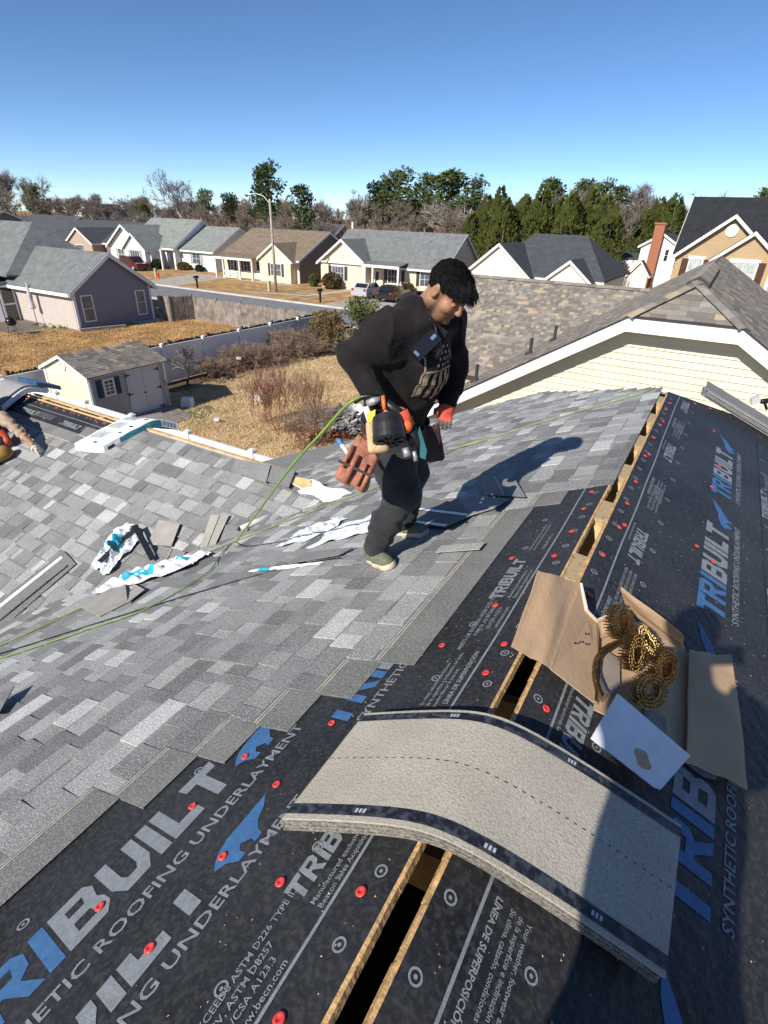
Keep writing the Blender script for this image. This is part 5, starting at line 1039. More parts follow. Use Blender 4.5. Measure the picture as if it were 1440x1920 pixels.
# --- bundle of shingles bent over the ridge, backs up
bun = thing('shingle_bundle', 'bundle of shingles lying back side up, bent over the open ridge slot', 'shingle bundle')
M_bb = mat('bundle_back', (0.47,0.425,0.35), rough=0.95, var=0.10, scale=5, speck=0.55, sscale=170, scol=(0.28,0.255,0.215), bump=.002, bscale=150, spec=.15)
M_be = mat('bundle_edge', (0.17,0.155,0.13), rough=0.95, var=0.35, scale=60, speck=0.6, sscale=120, scol=(0.34,0.31,0.26), bump=.003, bscale=120)
M_tape = mat('sealant_strip', (0.016,0.017,0.024), rough=0.4, var=0.3, scale=60, speck=0.18, sscale=45, scol=(0.25,0.27,0.32))
UA, UB = -.412, .562
def bunp(u, v, h_, dv=0.0, du=0.0):
    x = UA + (UB-UA)*u + du; xx = x*cT; a_ = .075; rise = T*(abs(xx) - (math.sqrt(xx*xx+a_*a_)-a_))*(1-.35*(x/.58)**2)
    t = .60 + .40*v + .20*(u) + dv + .012*math.sin(u*3.1)
    base = (LS(-x, t) if x < 0 else RS(x, t)); nx = -xx/math.sqrt(xx*xx+a_*a_)
    return base + Vector((-nx*h_*.35, 0, rise + .012 + h_))
NL_ = 7
for k in range(NL_):
    m = MB(); dv, du = rnd.uniform(-.006,.006), rnd.uniform(-.008,.008)
    sheetgrid(m, lambda u, v, h_: bunp(u, v, k*.0062 + h_, dv, du), 44, 6, .0056)
    s_ = m.build('shingle', M_bb if k == NL_-1 else M_be, bun, smooth=False)
top = s_; kz = NL_*.0062
def strip(v0, v1, mt, nm, h_=.0012, u0=0.0, u1=1.0, n=44):
    m = MB()
    for i in range(n): a, b = u0+(u1-u0)*i/n, u0+(u1-u0)*(i+1)/n; m.poly([bunp(a,v0,kz+h_,dv,du), bunp(b,v0,kz+h_,dv,du), bunp(b,v1,kz+h_,dv,du), bunp(a,v1,kz+h_,dv,du)])
    o = m.build(nm, mt, top)
    for p in o.data.polygons:
        if p.normal.z < 0: p.flip()
strip(.035,.115,M_tape,'sealant_strip'); strip(.90,.97,M_tape,'sealant_strip')
for i in range(40): strip(.515,.521,M_tape,'perforation',.0008,i/40+.004,i/40+.014,1)
M_mark = mat('tape_print', (0.42,0.45,0.52), rough=.5)
for u in (.20,.52,.80):
    for q in range(3): strip(.058,.088,M_mark,'tape_print',.0019,u+q*.011,u+q*.011+.007,1)
for u in (.3,.64):
    for q in range(3): strip(.92,.95,M_mark,'tape_print',.0019,u+q*.009,u+q*.009+.006,1)
# --- torn nail carton
M_card = mat('cardboard', (0.52,0.345,0.205), rough=0.85, var=0.10, scale=6, speck=.25, sscale=90, scol=(0.38,0.25,0.14), bump=.0015, bscale=40); M_cardl = mat('cardboard_torn', (0.68,0.56,0.44), rough=0.9, var=0.15, scale=20)
carton = thing('nail_carton', 'torn open cardboard carton of coil nails straddling the ridge', 'carton')
def panel(nm, pts, th=.004, mt=None, par=None, bend=None):
    P = [Vector(p) for p in pts]; n_ = Vector((0,0,0))
    for i in range(1, len(P)-1): n_ += (P[i]-P[0]).cross(P[i+1]-P[0])
    n_.normalize(); n_ = n_ if n_.z > 0 else -n_
    m = MB(); m.prism(P, -n_*th); return m.build(nm, mt or M_card, par or carton)
def wavy(nm, q, th=.004, amp=.006, n=12, seed=1, mt=None, bow=.0):
    r = random.Random(seed); ph = [r.uniform(0,6) for _ in range(8)]; Q = [Vector(p) for p in q]; nv = (Q[1]-Q[0]).cross(Q[3]-Q[0]).normalized(); nv = nv if nv.z > 0 else -nv; flip_ = (Q[1]-Q[0]).cross(Q[3]-Q[0]).z < 0
    def fn(u, v, h_):
        e_ = .010*(math.sin(v*11+ph[0])*(1-u)*.6 + math.sin(v*23+ph[1])*.3); u2 = u + e_*(1-2*u); v2 = v + .012*math.sin(u*13+ph[2])*(v-.5)
        p = Q[0].lerp(Q[1], u2).lerp(Q[3].lerp(Q[2], u2), v2); return p + nv*(h_ - th + amp*(math.sin(u*5+v*3+ph[3])*.6 + math.sin(v*9-u*4+ph[4])*.4) + bow*math.sin(math.pi*u)*math.sin(math.pi*v) + .0012*math.sin(v*60))
    m = MB(); sheetgrid(m, fn, n, n, th)
    if flip_: m.f = [f[::-1] for f in m.f]
    return m.build(nm, mt or M_card, carton, smooth=False)
fa = wavy('flap', [(-0.073,1.682,6.092),(-0.041,1.329,6.018),(0.084,1.380,5.945),(0.062,1.850,5.985)], seed=2, bow=.012)
fb = panel('flap', [(0.062,1.850,5.984),(0.084,1.380,5.944),(0.232,1.417,5.845),(0.203,1.605,5.858),(0.169,1.796,5.868),(0.156,1.782,5.885),(0.112,1.764,5.930)])
for (x, y) in ((.140,1.640),(.152,1.60),(.133,1.585),(.120,1.56)):
    z = 5.944 - (x-.084)*.67 + .006 + (y-1.4)*.07; m = MB(); m.lathe([(.0045,0),(.0045,.001)], c=(x,y,z-.004), ax=(.5,-.1,.86), k=8); m.build('hole', M_blk, fb)
edge = [(0.062,1.850,5.986),(0.112,1.766,5.932),(0.156,1.784,5.890),(0.240,1.923,5.897)]
m = MB(); m.tube(edge, [.006,.009,.008,.005], 6); m.build('torn_edge', M_cardl, carton)
panel('flap', [(0.156,1.782,5.884),(0.240,1.923,5.894),(0.273,1.942,5.870),(0.266,1.898,5.815),(0.186,1.747,5.845)])
wavy('flap', [(0.200,1.850,6.032),(0.448,1.919,5.862),(0.484,2.005,5.736),(0.245,1.945,5.870)], .005, .006, seed=3, bow=-.01)
panel('bottom', [(0.169,1.803,5.841),(0.302,2.027,5.782),(0.508,2.053,5.691),(0.563,1.545,5.667),(0.239,1.427,5.809)], .006)
wavy('flap', [(0.500,2.036,5.718),(0.667,2.173,5.668),(0.735,1.560,5.618),(0.540,1.486,5.700)], .005, .007, seed=4, bow=.012)
o = panel('card_sheet', [(0.289,1.460,5.882),(0.539,1.471,5.742),(0.470,1.285,5.753),(0.451,1.275,5.761),(0.253,1.250,5.868)], .004, mat('white_card', (0.80,0.81,0.83), rough=.6, var=.06, scale=20, stain=.25)); o.parent = None; tag(o, 'white card with a brown torn spot lying across the nail carton', 'card')
m = MB(); c0 = Vector((0.405,1.325,5.7975)); ux = (Vector((0.539,1.471,5.742))-Vector((0.289,1.460,5.882))).normalized(); uy = (Vector((0.253,1.250,5.868))-Vector((0.289,1.460,5.882))).normalized(); pts = []
for i in range(14): a = i/14*6.283; q = .028*(1+.18*math.sin(i*.9)+.10*math.sin(i*1.8+1)); pts.append(c0 + ux*math.cos(a)*q*1.1 + uy*math.sin(a)*q)
nn = ux.cross(uy).normalized(); nn = nn if nn.z > 0 else -nn; pl = Vector((0.289,1.460,5.882)); pts = [p - nn*((p-pl).dot(nn)) + nn*.0012 for p in pts]; m.poly(pts); q = m.build('torn_spot', M_card, o)
if q.data.polygons[0].normal.z < 0: q.data.polygons[0].flip()
M_brass = mat('nail_brass', (0.21,0.135,0.05), rough=0.38, var=0.5, scale=40, metal=0.95); 
def coil(label, c, ax, R_=.052, turns=3.2, n=105, L_=.044, arc=None):
    g = thing('nail_coil', label, 'nail coil', c, 0, 'nail coils in the carton'); ax = Vector(ax).normalized(); u = ax.orthogonal().normalized(); v = ax.cross(u); m = MB(); w2 = MB()
    path = []
    for i in range(n):
        a = 6.283*turns*i/n; r_ = R_*(1 - .62*i/n); ra = u*math.cos(a)+v*math.sin(a); p = ra*(r_+rnd.uniform(-.001,.001)) + ax*rnd.uniform(-.002,.002); tn = ax.cross(ra); dr = (ax + ra*rnd.uniform(-.04,.04) + tn*rnd.uniform(-.04,.04)).normalized()
        m.tube([p-dr*L_*.5, p+dr*L_*.46], .0021, 4, caps=False); m.lathe([(.0056,L_*.46),(.0050,L_*.5)], c=p, ax=dr, k=6); path.append(p+ra*.002)
    m.build('nails', M_brass, g, kind='stuff'); w2.tube([p - ax*.006 for p in path], .0009, 3, caps=False); w2.tube([p + ax*.006 for p in path], .0009, 3, caps=False); w2.build('wire', M_brass, g)
def nailrow(label, path, L_=.048):
    """a coil unrolled into a snaking band of nails"""
    g = thing('nail_coil', label, 'nail coil', path[0], 0, 'nail coils in the carton'); o0 = Vector(path[0]); m = MB(); P = [Vector(p)-o0 for p in path]; acc = []
    for i in range(len(P)-1):
        k = max(2, int((P[i+1]-P[i]).length/.0062))
        for q in range(k): acc.append((P[i].lerp(P[i+1], q/k), (P[i+1]-P[i]).normalized()))
    for p, t_ in acc:
        dr = (Vector((.42,-.62,.66)) - t_*Vector((.42,-.62,.66)).dot(t_)).normalized(); dr = (dr + Vector((rnd.uniform(-.05,.05),)*3)).normalized(); m.tube([p-dr*L_*.5, p+dr*L_*.46], .0017, 4, caps=False); m.lathe([(.0048,L_*.46),(.0044,L_*.5)], c=p, ax=dr, k=6)
    m.build('nails', M_brass, g, kind='stuff')
coil('coil of brass nails nearest the sunlit torn flap', (0.232,1.800,5.905), (.75,-.35,.55), .066)
coil('coil of nails standing on edge in the middle of the carton', (0.300,1.690,5.880), (.85,-.25,.35), .068)
coil('coil of nails in half shade behind the middle coil', (0.335,1.790,5.858), (.62,.10,.75), .066)
coil('coil of nails leaning against the shaded right wall of the carton', (0.405,1.735,5.830), (.80,-.45,.40), .068)
coil('coil of nails low in the carton above the white card', (0.375,1.600,5.825), (.55,-.65,.50), .062)
nailrow('curved band of nails snaking along the left inside of the carton', [(0.250-.06*math.sin(math.pi*i/18), 1.74-.32*i/18, 5.875-.012*i/18) for i in range(19)])
m = MB(); m.poly([(.21,1.70,5.842),(.27,1.71,5.815),(.30,1.54,5.805),(.24,1.50,5.828)]); m.poly([(.38,1.60,5.752),(.46,1.62,5.716),(.47,1.54,5.716),(.40,1.50,5.745)]); tag(m.build('paper_scrap', mat('grey_paper', (0.30,0.26,0.215), var=.3, scale=8)), 'grey paper liner scraps showing between the nail coils', 'paper')
# --- stack of shingles at the right rake
st = thing('shingle_stack', 'stack of new shingles at the far right rake, edges toward us', 'shingle stack')
for k in range(7):
    m = MB(); a, b = rnd.uniform(-.02,.02), rnd.uniform(-.015,.015)
    sheetgrid(m, lambda u, v, h_: RS(.34+a+1.0*u, 6.02+b+.34*v + .05*u - .0*u, .012+k*.012+h_ + .10*max(0,u-.2)*0), 10, 2, .010); m.build('shingle', SHM[3] if k == 6 else SHM[(3,2,4,3)[k % 4]], st)
# metal hand tool at the right edge
g = thing('nail_gun', 'chrome and black nailer lying at the right edge beyond the shingle stack', 'nail gun', RS(.86,6.55,.10)); M_chr = mat('chrome', (0.70,0.71,0.72), rough=.35, metal=.3, var=.1, scale=40)
m = MB(); m.obox((-.03,0,.05), (.03,.01,.02), (-.012,.035,.0), (-.01,-.005,.03)); m.build('head', M_chr, g); m = MB(); m.lathe([(.022,0),(.026,.02),(.026,.09),(.014,.11)], c=(.02,0,.04), ax=(.8,.3,.2), k=14); m.build('body', M_blk, g, True); m = MB(); m.tube([(.05,0,.05),(.10,.02,-.03)], .014, 8); m.build('handle', M_blk, g)
# --- wrapped shingle bundle over the wing ridge
M_film = mat('plastic_film', (0.74,0.76,0.78), rough=0.28, var=0.06, scale=9, bump=.006, bscale=26, spec=.6); M_tealp = mat('film_teal', (0.03,0.20,0.25), rough=.3, var=.3, scale=22); M_ftext = mat('film_print', (0.36,0.39,0.40), rough=.4); M_fblk = mat('film_print_black', (0.02,0.025,0.03), rough=.4); M_fcy = mat('film_cyan', (0.03,0.36,0.50), rough=.3, var=.2, scale=12)
wb = thing('wrapped_bundle', 'plastic wrapped shingle bundle with teal print, bent over the wing ridge', 'shingle bundle')
WA, WB = Vector((-5.63,0,0)), Vector((-5.20,0,0))
def wbp(u, v, h_):                                            # u: from the low end up over the ridge, v across
    x = -5.84 + .36*u + .34*v; d = .64 - .86*u               # d: distance down the near slope (negative: beyond the ridge)
    yy = WY - d*cT; a_ = .10; rel = yy-WY; zz = WZ - T*(math.sqrt(rel*rel+a_*a_)-a_) - (.20*max(0, rel))*.7
    if rel < 0: zz = max(zz, WZ + rel*T + .004)
    return Vector((x, yy + .14*v, zz + .012 + h_ + .004*math.sin(u*23+v*9)*math.sin(v*15+u*5)))
m = MB(); sheetgrid(m, wbp, 26, 10, .095); m.build('film', M_film, wb, smooth=False)
def wpatch(u0,u1,v0,v1,mt,nm,side=False,n=10):
    m = MB()
    for i in range(n):
        a, b = u0+(u1-u0)*i/n, u0+(u1-u0)*(i+1)/n
        if side: q = [wbp(a,1,v0)+Vector((.003,-.002,0)), wbp(b,1,v0)+Vector((.003,-.002,0)), wbp(b,1,v1)+Vector((.003,-.002,0)), wbp(a,1,v1)+Vector((.003,-.002,0))]
        else: q = [wbp(a,v0,.0985), wbp(b,v0,.0985), wbp(b,v1,.0985), wbp(a,v1,.0985)]
        m.poly(q)
    o = m.build(nm, mt, wb)
    for p in o.data.polygons:
        if (not side and p.normal.z < 0) or (side and p.normal.x < 0): p.flip()
wpatch(.22,.78,.012,.086,M_tealp,'side_print',True); wpatch(.05,.14,.02,.06,M_fblk,'side_print',True)
for i in range(4): wpatch(.80+.045*i,.825+.045*i,.02,.08,M_ftext,'side_print',True,2)
for (u0,u1,v0,v1,n) in ((.16,.34,.10,.55,7),(.40,.56,.10,.55,6),(.62,.80,.08,.5,7)):
    for k in range(n): q = v0+(v1-v0)*k/n; wpatch(u0,u1-rnd.uniform(0,.04),q,q+(v1-v0)/n*.45,M_ftext,'label_print',n=5)
for (u,v) in ((.05,.5),(.30,.72),(.46,.7),(.66,.72)): wpatch(u,u+.03,v,v+.12,M_fblk,'label_print',n=2)
# --- second stack of cap shingles on the wing ridge at the left edge
st = thing('shingle_stack', 'curved grey shingles draped over the wing ridge at the far left', 'shingle stack')
def capst(u, v, h_):
    d = .46 - .75*u; yy = WY - d*cT; rel = yy-WY; return Vector((-7.72 - .55*v - .1*u, yy, WZ - T*(math.sqrt(rel*rel+.01)-.1) + .02 + h_))
for k in range(5): m = MB(); sheetgrid(m, lambda u, v, h_: capst(u, v, k*.018+h_) + Vector((-.01*k,0,0)), 14, 3, .014); m.build('shingle', SHM[(2,1,3,2,1)[k]], st)
m = MB(); sheetgrid(m, lambda u, v, h_: capst(u, -.06+.06*v, h_), 14, 2, .07); tag(m.build('plastic_wrapper', M_film), 'white plastic wrapper edge beside the draped shingles at far left', 'wrapper')
m = MB(); sheetgrid(m, lambda u, v, h_: capst(.8+.5*u, -.1+.9*v, .09+h_), 8, 4, .06); tag(m.build('blue_tarp', mat('tarp_blue', (0.03,0.10,0.22), rough=.4, var=.3, scale=9)), 'dark blue bundle behind the draped shingles at the left edge', 'tarp')

# --- loose things on the slopes
def flat(nm, label, cat, S, pts, h0, mt, th=.004, lift=None, extra=None):
    P = [S(s, t, h0 + (lift[i] if lift else 0)) for i, (s, t) in enumerate(pts)]; n_ = S(0,0,1)-S(0,0,0); m = MB(); m.prism([p-n_*th for p in P], n_*th); o = m.build(nm, mt); tag(o, label, cat); return o
def crumple(nm, label, S, s0, s1, t0, t1, seed, amp=.03, h0=.016, n=18, skew=0.0, prints=(), rag=.3):
    r = random.Random(seed); ph = [r.uniform(0,6) for _ in range(8)]
    def fn(u, v):
        e = 1 + rag*(math.sin(u*9+ph[0])*.5+math.sin(u*17+ph[1])*.3); w_ = (v-.5)*e*(.45+.55*math.sin(math.pi*min(1,max(0,u*.8+.15))))+.5
        s = s0+(s1-s0)*u + .02*math.sin(v*8+ph[2]); t = t0+(t1-t0)*w_ + skew*u
        z = abs(math.sin(u*13+v*5+ph[3])*.6+math.sin(v*15-u*8+ph[4])*.5+math.sin(u*29+v*23+ph[5])*.35)
        return S(s, t, h0+amp*z*(.3+.7*math.sin(math.pi*u)*math.sin(math.pi*v)))
    m = MB(); m.grid(fn, n, n, flip=(S is RS))
    def pm(u, v):
        for a, b, c_, d_ in prints:
            if a <= u <= b and c_ <= v <= d_: return 1
        return 0
    for i in range(n):
        for j in range(n): m.mi[i*n+j] = pm((i+.5)/n, (j+.5)/n)
    o = m.build(nm, [M_film, M_fcy], smooth=False); tag(o, label, 'wrapper'); o.data.update(); return o
crumple('plastic_wrapper', 'crumpled white wrapper with cyan print lying in the valley', LS, 4.15,3.20,1.86,2.34,1,.06,.03,34,.36,prints=((.25,.62,.30,.52),(.7,.85,.62,.8)))
crumple('plastic_wrapper', 'small upright crumple of wrapper at the left end of the valley pile', WS, 1.18,1.72,-4.02,-4.36,2,.09,.03,20,.1,prints=((.3,.6,.3,.8),))
crumple('plastic_wrapper', 'pale crumpled wrapper left of the worker foot', LS, 2.40,2.02,2.55,3.0,3,.03,.016,24,.16)
crumple('plastic_wrapper', 'white crumpled wrapper behind the worker foot', LS, 2.0,1.40,2.48,2.94,4,.03,.016,24,.30)
crumple('plastic_wrapper', 'narrow white wrapper strip with cyan patch in front of the worker', LS, 2.30,1.66,2.185,2.235,5,.012,.016,22,.05,prints=((.15,.32,.0,1.0),))
crumple('plastic_wrapper', 'white printed wrapper strip at the right end of the wing ridge', WS, .02,.20,-3.02,-2.2,6,.015,.03,16,.1)
m = MB()
for i in range(5): a = -2.62+.06*i; m.poly([WS(.13,a,.06),WS(.13,a+.03,.06),WS(.17,a+.03,.06),WS(.17,a,.06)])
# dark brackets in the wrapper pile
for (a, b, lab) in ((WS(1.20,-4.12,.06), WS(1.66,-4.10,.10), 'black plastic strap standing in the valley wrapper pile'), (WS(1.20,-4.10,.10), WS(1.42,-3.62,.08), 'black flat strap lying across the valley wrapper pile')):
    m = MB(); d_ = (b-a); sd = d_.cross(Vector((0,0,1))).normalized(); m.obox((a+b)/2, d_/2, sd*.028, Vector((0,0,.006))); tag(m.build('plastic_strap', M_fblk), lab, 'strap')
# loose shingles and flashing
o = flat('metal_flashing', 'dark flashing strip with a white stripe at the lower left of the wing roof', 'flashing', WS, [(2.62,-4.86),(1.70,-4.70),(1.76,-4.42),(2.62,-4.52)], .022, SHM[4], .006, [0,.0,.0,.0]); 
m = MB(); m.prism([WS(2.42,-4.78,.024),WS(1.76,-4.66,.024),WS(1.765,-4.62,.024),WS(2.42,-4.735,.024)], (0,0,.001)); m.build('white_stripe', M_wplast, o)
m = MB(); r_ = random.Random(3)
for i in range(60): k = i/60; c = WS(2.50-.70*k,-4.60+.12*k,.026); m.blob(c, (.012,.01,.004), 6, 3, jit=.3)
m.build('sealant_bead', M_tape, o)
for i, (pts, S, mt, lab, lf) in enumerate((
    ([(3.98,1.74),(3.86,2.12),(3.28,1.80),(3.34,1.60)], LS, M_back, 'large brownish shingle lying back up in the valley', [.01,.015,.0,.0]),
    ([(3.86,2.13),(3.60,2.05),(3.22,1.76),(3.26,1.95)], LS, M_back, 'brownish shingle with torn slot, right half in the valley', [.02,.01,.01,.02]),
    ([(.76,-3.50),(.70,-3.30),(1.06,-3.18),(1.08,-3.34)], WS, M_back, 'brown shingle offcut on the wing slope near the hose', [.01,.02,.02,.01]),
    ([(.80,-3.26),(.76,-3.0),(1.02,-2.95),(1.04,-3.16)], WS, SHM[3], 'dark shingle offcut beside the brown one near the hose', [.01,.02,.02,.01]),
    ([(1.02,-3.98),(.98,-3.72),(1.22,-3.60),(1.30,-3.86)], WS, M_back, 'brown shingle offcut above the valley wrapper pile', [.02,.02,.02,.02]),
    ([(1.26,-3.72),(1.22,-3.40),(1.44,-3.34),(1.50,-3.62)], WS, SHM[3], 'grey shingle offcut with nail line above the wrapper pile', [.02,.03,.03,.02]),
    ([(1.08,3.58),(.70,3.34),(.51,2.99),(.84,3.12)], LS, SHM[3], 'loose shingle lifted on the slope beside the worker shadow', [.012,.03,.012,.02]),
    ([(.98,3.16),(.62,2.99),(.66,2.86),(.90,2.72),(1.05,2.85)], LS, SHM[2], 'loose shingle lying flat right of the worker', [.012,.012,.012,.012,.012]),
    ([(1.46,3.30),(.96,3.00),(.80,2.76),(.90,2.62),(1.30,2.78)], LS, M_head, 'loose shingle with white release strips beneath the worker shadow', [.015,.015,.015,.015,.015]),
    ([(.80,2.36),(.53,2.36),(.53,2.28),(.80,2.28)], LS, SHM[1], 'narrow shingle offcut on the new courses right of the worker', [.01,.01,.01,.01]),
    ([(2.9,.60),(2.62,.66),(2.80,.82)], LS, SHM[4], 'dark triangular scrap at the left edge of the main slope', [.01,.02,.05]),
    ([(1.95,2.26),(1.55,2.34),(1.50,2.44),(1.95,2.42)], LS, SHM[3], 'grey shingle strip under the worker front foot', [.012,.012,.012,.012]),
    ([(.05,-3.75),(.0,-3.30),(.22,-3.20),(.20,-3.70)], WS, SHM[3], 'dark ridge shingle scrap near the right end of the wing ridge', [.03,.05,.03,.02]),
    ([(.01,-3.28),(-.02,-2.98),(.20,-2.92),(.20,-3.2)], WS, SHM[4], 'black-edged ridge shingle scrap beside the hose on the wing ridge', [.04,.06,.04,.03]))):
    o = flat('loose_shingle', lab, 'shingle', S, pts, .02, mt, .005, lf)
    if i == 8:
        for a, b in (((1.42,3.06),(.816,2.777)), ((1.293,2.80),(.90,2.638))):
            m = MB(); p, q = LS(*a,.0365), LS(*b,.0365); d_ = (q-p).normalized(); sd = d_.cross(LS(0,0,1)-LS(0,0,0)).normalized()*.014; m.poly([p-sd, q-sd, q+sd, p+sd]); z_ = m.build('release_strip', M_wplast, o)
            if z_.data.polygons[0].normal.z < 0: z_.data.polygons[0].flip()
    if i in (6, 5, 2):
        p, q = (Vector(S(*pts[0], .0275+lf[0])).lerp(S(*pts[1], .0275+lf[1]), .5), Vector(S(*pts[-1], .0275+lf[-1])).lerp(S(*pts[2], .0275+lf[2]), .5)); m = MB(); m.tube([p, q], .004, 4); m.build('nail_line', M_nailline, o)
m = MB(); m.prism([WS(.05,-2.95,.03),WS(.03,-2.78,.03),WS(.10,-2.72,.03),WS(.14,-2.80,.03),WS(.13,-2.92,.03)], (0,0,.02)); tag(m.build('wood_block', M_wood), 'small raw wood block on the wing ridge right of the hose', 'wood block')
# caulk tube
g = thing('caulk_tube', 'clear caulk tube lying on the shingles near the valley', 'tube'); a, b = LS(3.34,3.06,.05), LS(3.14,3.42,.05); d_ = (b-a).normalized(); m = MB(); m.tube([a, a.lerp(b,.85)], .026, 12); m.build('barrel', mat('clear_plastic', (0.55,0.57,0.57), rough=.15, var=.2, scale=15), g, True); m = MB(); m.tube([a.lerp(b,.85), a.lerp(b,.93), b], [.03,.026,.02], 12); m.build('cap', M_blk, g, True); m = MB(); m.tube([a-d_*.03, a], [.012,.024], 10); m.build('nozzle', M_blk, g, True)
# hoses and the dark line
M_hose = mat('hose_green', (0.18,0.31,0.05), rough=.4, var=.15, scale=8); M_hosed = mat('hose_dusty', (0.27,0.34,0.10), rough=.5, var=.2, scale=6)
def spline(P, n=8):
    P = [Vector(p) for p in P]; out = []
    for i in range(len(P)-1):
        p0, p1, p2, p3 = P[max(0,i-1)], P[i], P[i+1], P[min(len(P)-1,i+2)]
        for k in range(n): t = k/n; out.append(.5*((2*p1)+(p2-p0)*t+(2*p0-5*p1+4*p2-p3)*t*t+(3*p1-p0-3*p2+p3)*t**3))
    return out+[P[-1]]
def lay(S, pts, h_): return [S(s,t,h_) for s,t in pts]
pts = lay(LS, [(4.6,.86),(4.125,1.174),(3.86,1.72),(3.70,2.131),(3.165,2.807),(2.70,3.32),(2.243,3.769),(2.0,3.98),(1.857,4.62),(1.70,4.80),(1.60,4.86),(1.78,4.76),(1.62,4.80),(1.30,4.98),(1.121,5.086),(.70,5.26),(.246,5.449),(.08,5.6)], .022)
m = MB(); m.tube(spline(pts), .0052, 7); tag(m.build('air_hose', M_hosed, smooth=True), 'green air hose running up the slope to the far end of the ridge', 'hose')
HOSE2 = [at(682,742,2.33),at(650,760,2.34),at(600,815,2.46),(-1.434,1.948,6.076),(-1.778,2.116,5.719),(-2.197,2.321,5.279),(-2.62,2.56,4.86)] + lay(LS, [(3.18,2.80),(3.02,2.52),(2.80,2.20),(2.86,1.72),(3.25,1.40),(3.755,1.045),(4.2,.8)], .022)
hp = spline(HOSE2); m = MB(); m.tube(hp, [.0068 if i < 40 else .0068-.0022*min(1,(i-40)/16) for i in range(len(hp))], 8); tag(m.build('air_hose', M_hose, smooth=True), 'bright green air hose hanging from the worker nail gun down to the valley', 'hose')
m = MB(); m.tube(spline(lay(LS, [(4.3,.95),(3.896,1.094),(3.0,1.66),(2.13,2.157),(1.9,2.26),(1.532,2.324)], .018)), .004, 6); tag(m.build('safety_cord', M_blk, smooth=True), 'thin dark cord across the new shingles to the worker front foot', 'cord')
# small grit and granules scattered over the felt
m = MB(); r_ = random.Random(11)
for i in range(900):
    S, h_ = (LS, .0045) if i % 3 == 0 else (RS, .0048); s, t = r_.uniform(.06,.55 if S is LS else .95), r_.uniform(.1,4.2); c = S(s,t,h_); a = r_.uniform(0,3.14); q = r_.uniform(.0012,.0032); m.add([c+(S(q*math.cos(a+k),q*math.sin(a+k)*1.6,0)-S(0,0,0)) for k in (0,2.1,4.2)]+[c+Vector((0,0,q*.7))], [(0,1,3),(1,2,3),(2,0,3)])
o = m.build('grit', mat('wood_chip', (0.45,0.36,0.22), var=.5, scale=30)); o['kind'] = 'stuff'; o['label'] = 'wood chips and grit scattered over the black felt'
# ------------------------------------------------------------------ people
M_skin = mat('skin', (0.36,0.185,0.105), rough=0.5, var=0.12, scale=25, spec=.35); M_hood = mat('hoodie_black', (0.0170,0.0145,0.0150), rough=0.95, var=0.25, scale=9, bump=.014, bscale=15, sheen=.05, spec=.12); M_jean = mat('jeans_black', (0.034,0.034,0.036), rough=0.9, var=0.35, scale=9, bump=.008, bscale=22, sheen=.10, spec=.15)
M_hair = mat('hair_black', (0.0035,0.0033,0.0035), rough=0.7, var=0.3, scale=60, spec=.12); M_glr = mat('glove_red', (0.55,0.085,0.045), rough=0.8, var=0.2, scale=30, bump=.001, bscale=150); M_glg = mat('glove_palm', (0.13,0.11,0.10), rough=0.7, var=0.3, scale=30)
M_sole = mat('shoe_sole', (0.60,0.50,0.36), rough=0.8, var=0.12, scale=20); M_shoe = mat('shoe_olive', (0.14,0.15,0.10), rough=0.85, var=0.3, scale=40, bump=.001, bscale=180); M_lace = mat('shoe_lace', (0.45,0.36,0.24), rough=.9)
M_leath = mat('leather_red', (0.33,0.125,0.075), rough=0.7, var=0.3, scale=14, bump=.002, bscale=60, speck=.3, sscale=60, scol=(0.45,0.22,0.15)); M_leat = mat('leather_tan', (0.55,0.38,0.20), rough=0.75, var=0.25, scale=14, bump=.002, bscale=50); M_leab = mat('leather_black', (0.03,0.02,0.02), rough=.6, var=.3, scale=12)
A = lambda *q: np.array(q, np.float32)
def hand(P, wr, d, side, pal, L_=.085, curl=.9, r=.0095, spread=1.0, thumb=1):
    """palm + five fingers. wr wrist, d finger direction, side: towards the thumb, pal: palm normal (fingers curl to it)"""
    wr, d, side, pal = [np.array(q, float) for q in (wr, d, side, pal)]; d /= np.linalg.norm(d); side -= d*(side@d); side /= np.linalg.norm(side); pal -= d*(pal@d)+side*(pal@side); pal /= np.linalg.norm(pal)
    D = cone(P, wr, wr+d*.04, .026, .03)
    for k in (-.024, 0, .024): D = smin(D, cone(P, wr+d*.03+side*k*.7, wr+d*.085+side*k, .017, .014), .014)
    for i, (off, ln) in enumerate(((.030,.9),(.010,1.0),(-.011,.94),(-.031,.74))):
        b = wr+d*.085+side*off*spread; c1 = curl; q = b; seg = (.042*ln, .028*ln, .022*ln); rr = r*(1.0 if i < 3 else .88)
        for j, s_ in enumerate(seg):
            a_ = c1*(.45+.55*j); dd = d*math.cos(a_)+pal*math.sin(a_); q2 = q+dd*s_; D = smin(D, cone(P, q, q2, rr, rr*.93), .004); q = q2; rr *= .93
    t0 = wr+d*.03+side*.026*thumb; t1 = t0+(d*.55+side*.65*thumb+pal*.45)*.045; t2 = t1+(d*.75+side*.05*thumb+pal*.65)*.032; D = smin(D, cone(P, t0, t1, .016, .0115), .012); D = smin(D, cone(P, t1, t2, .0115, .0095), .004); return D
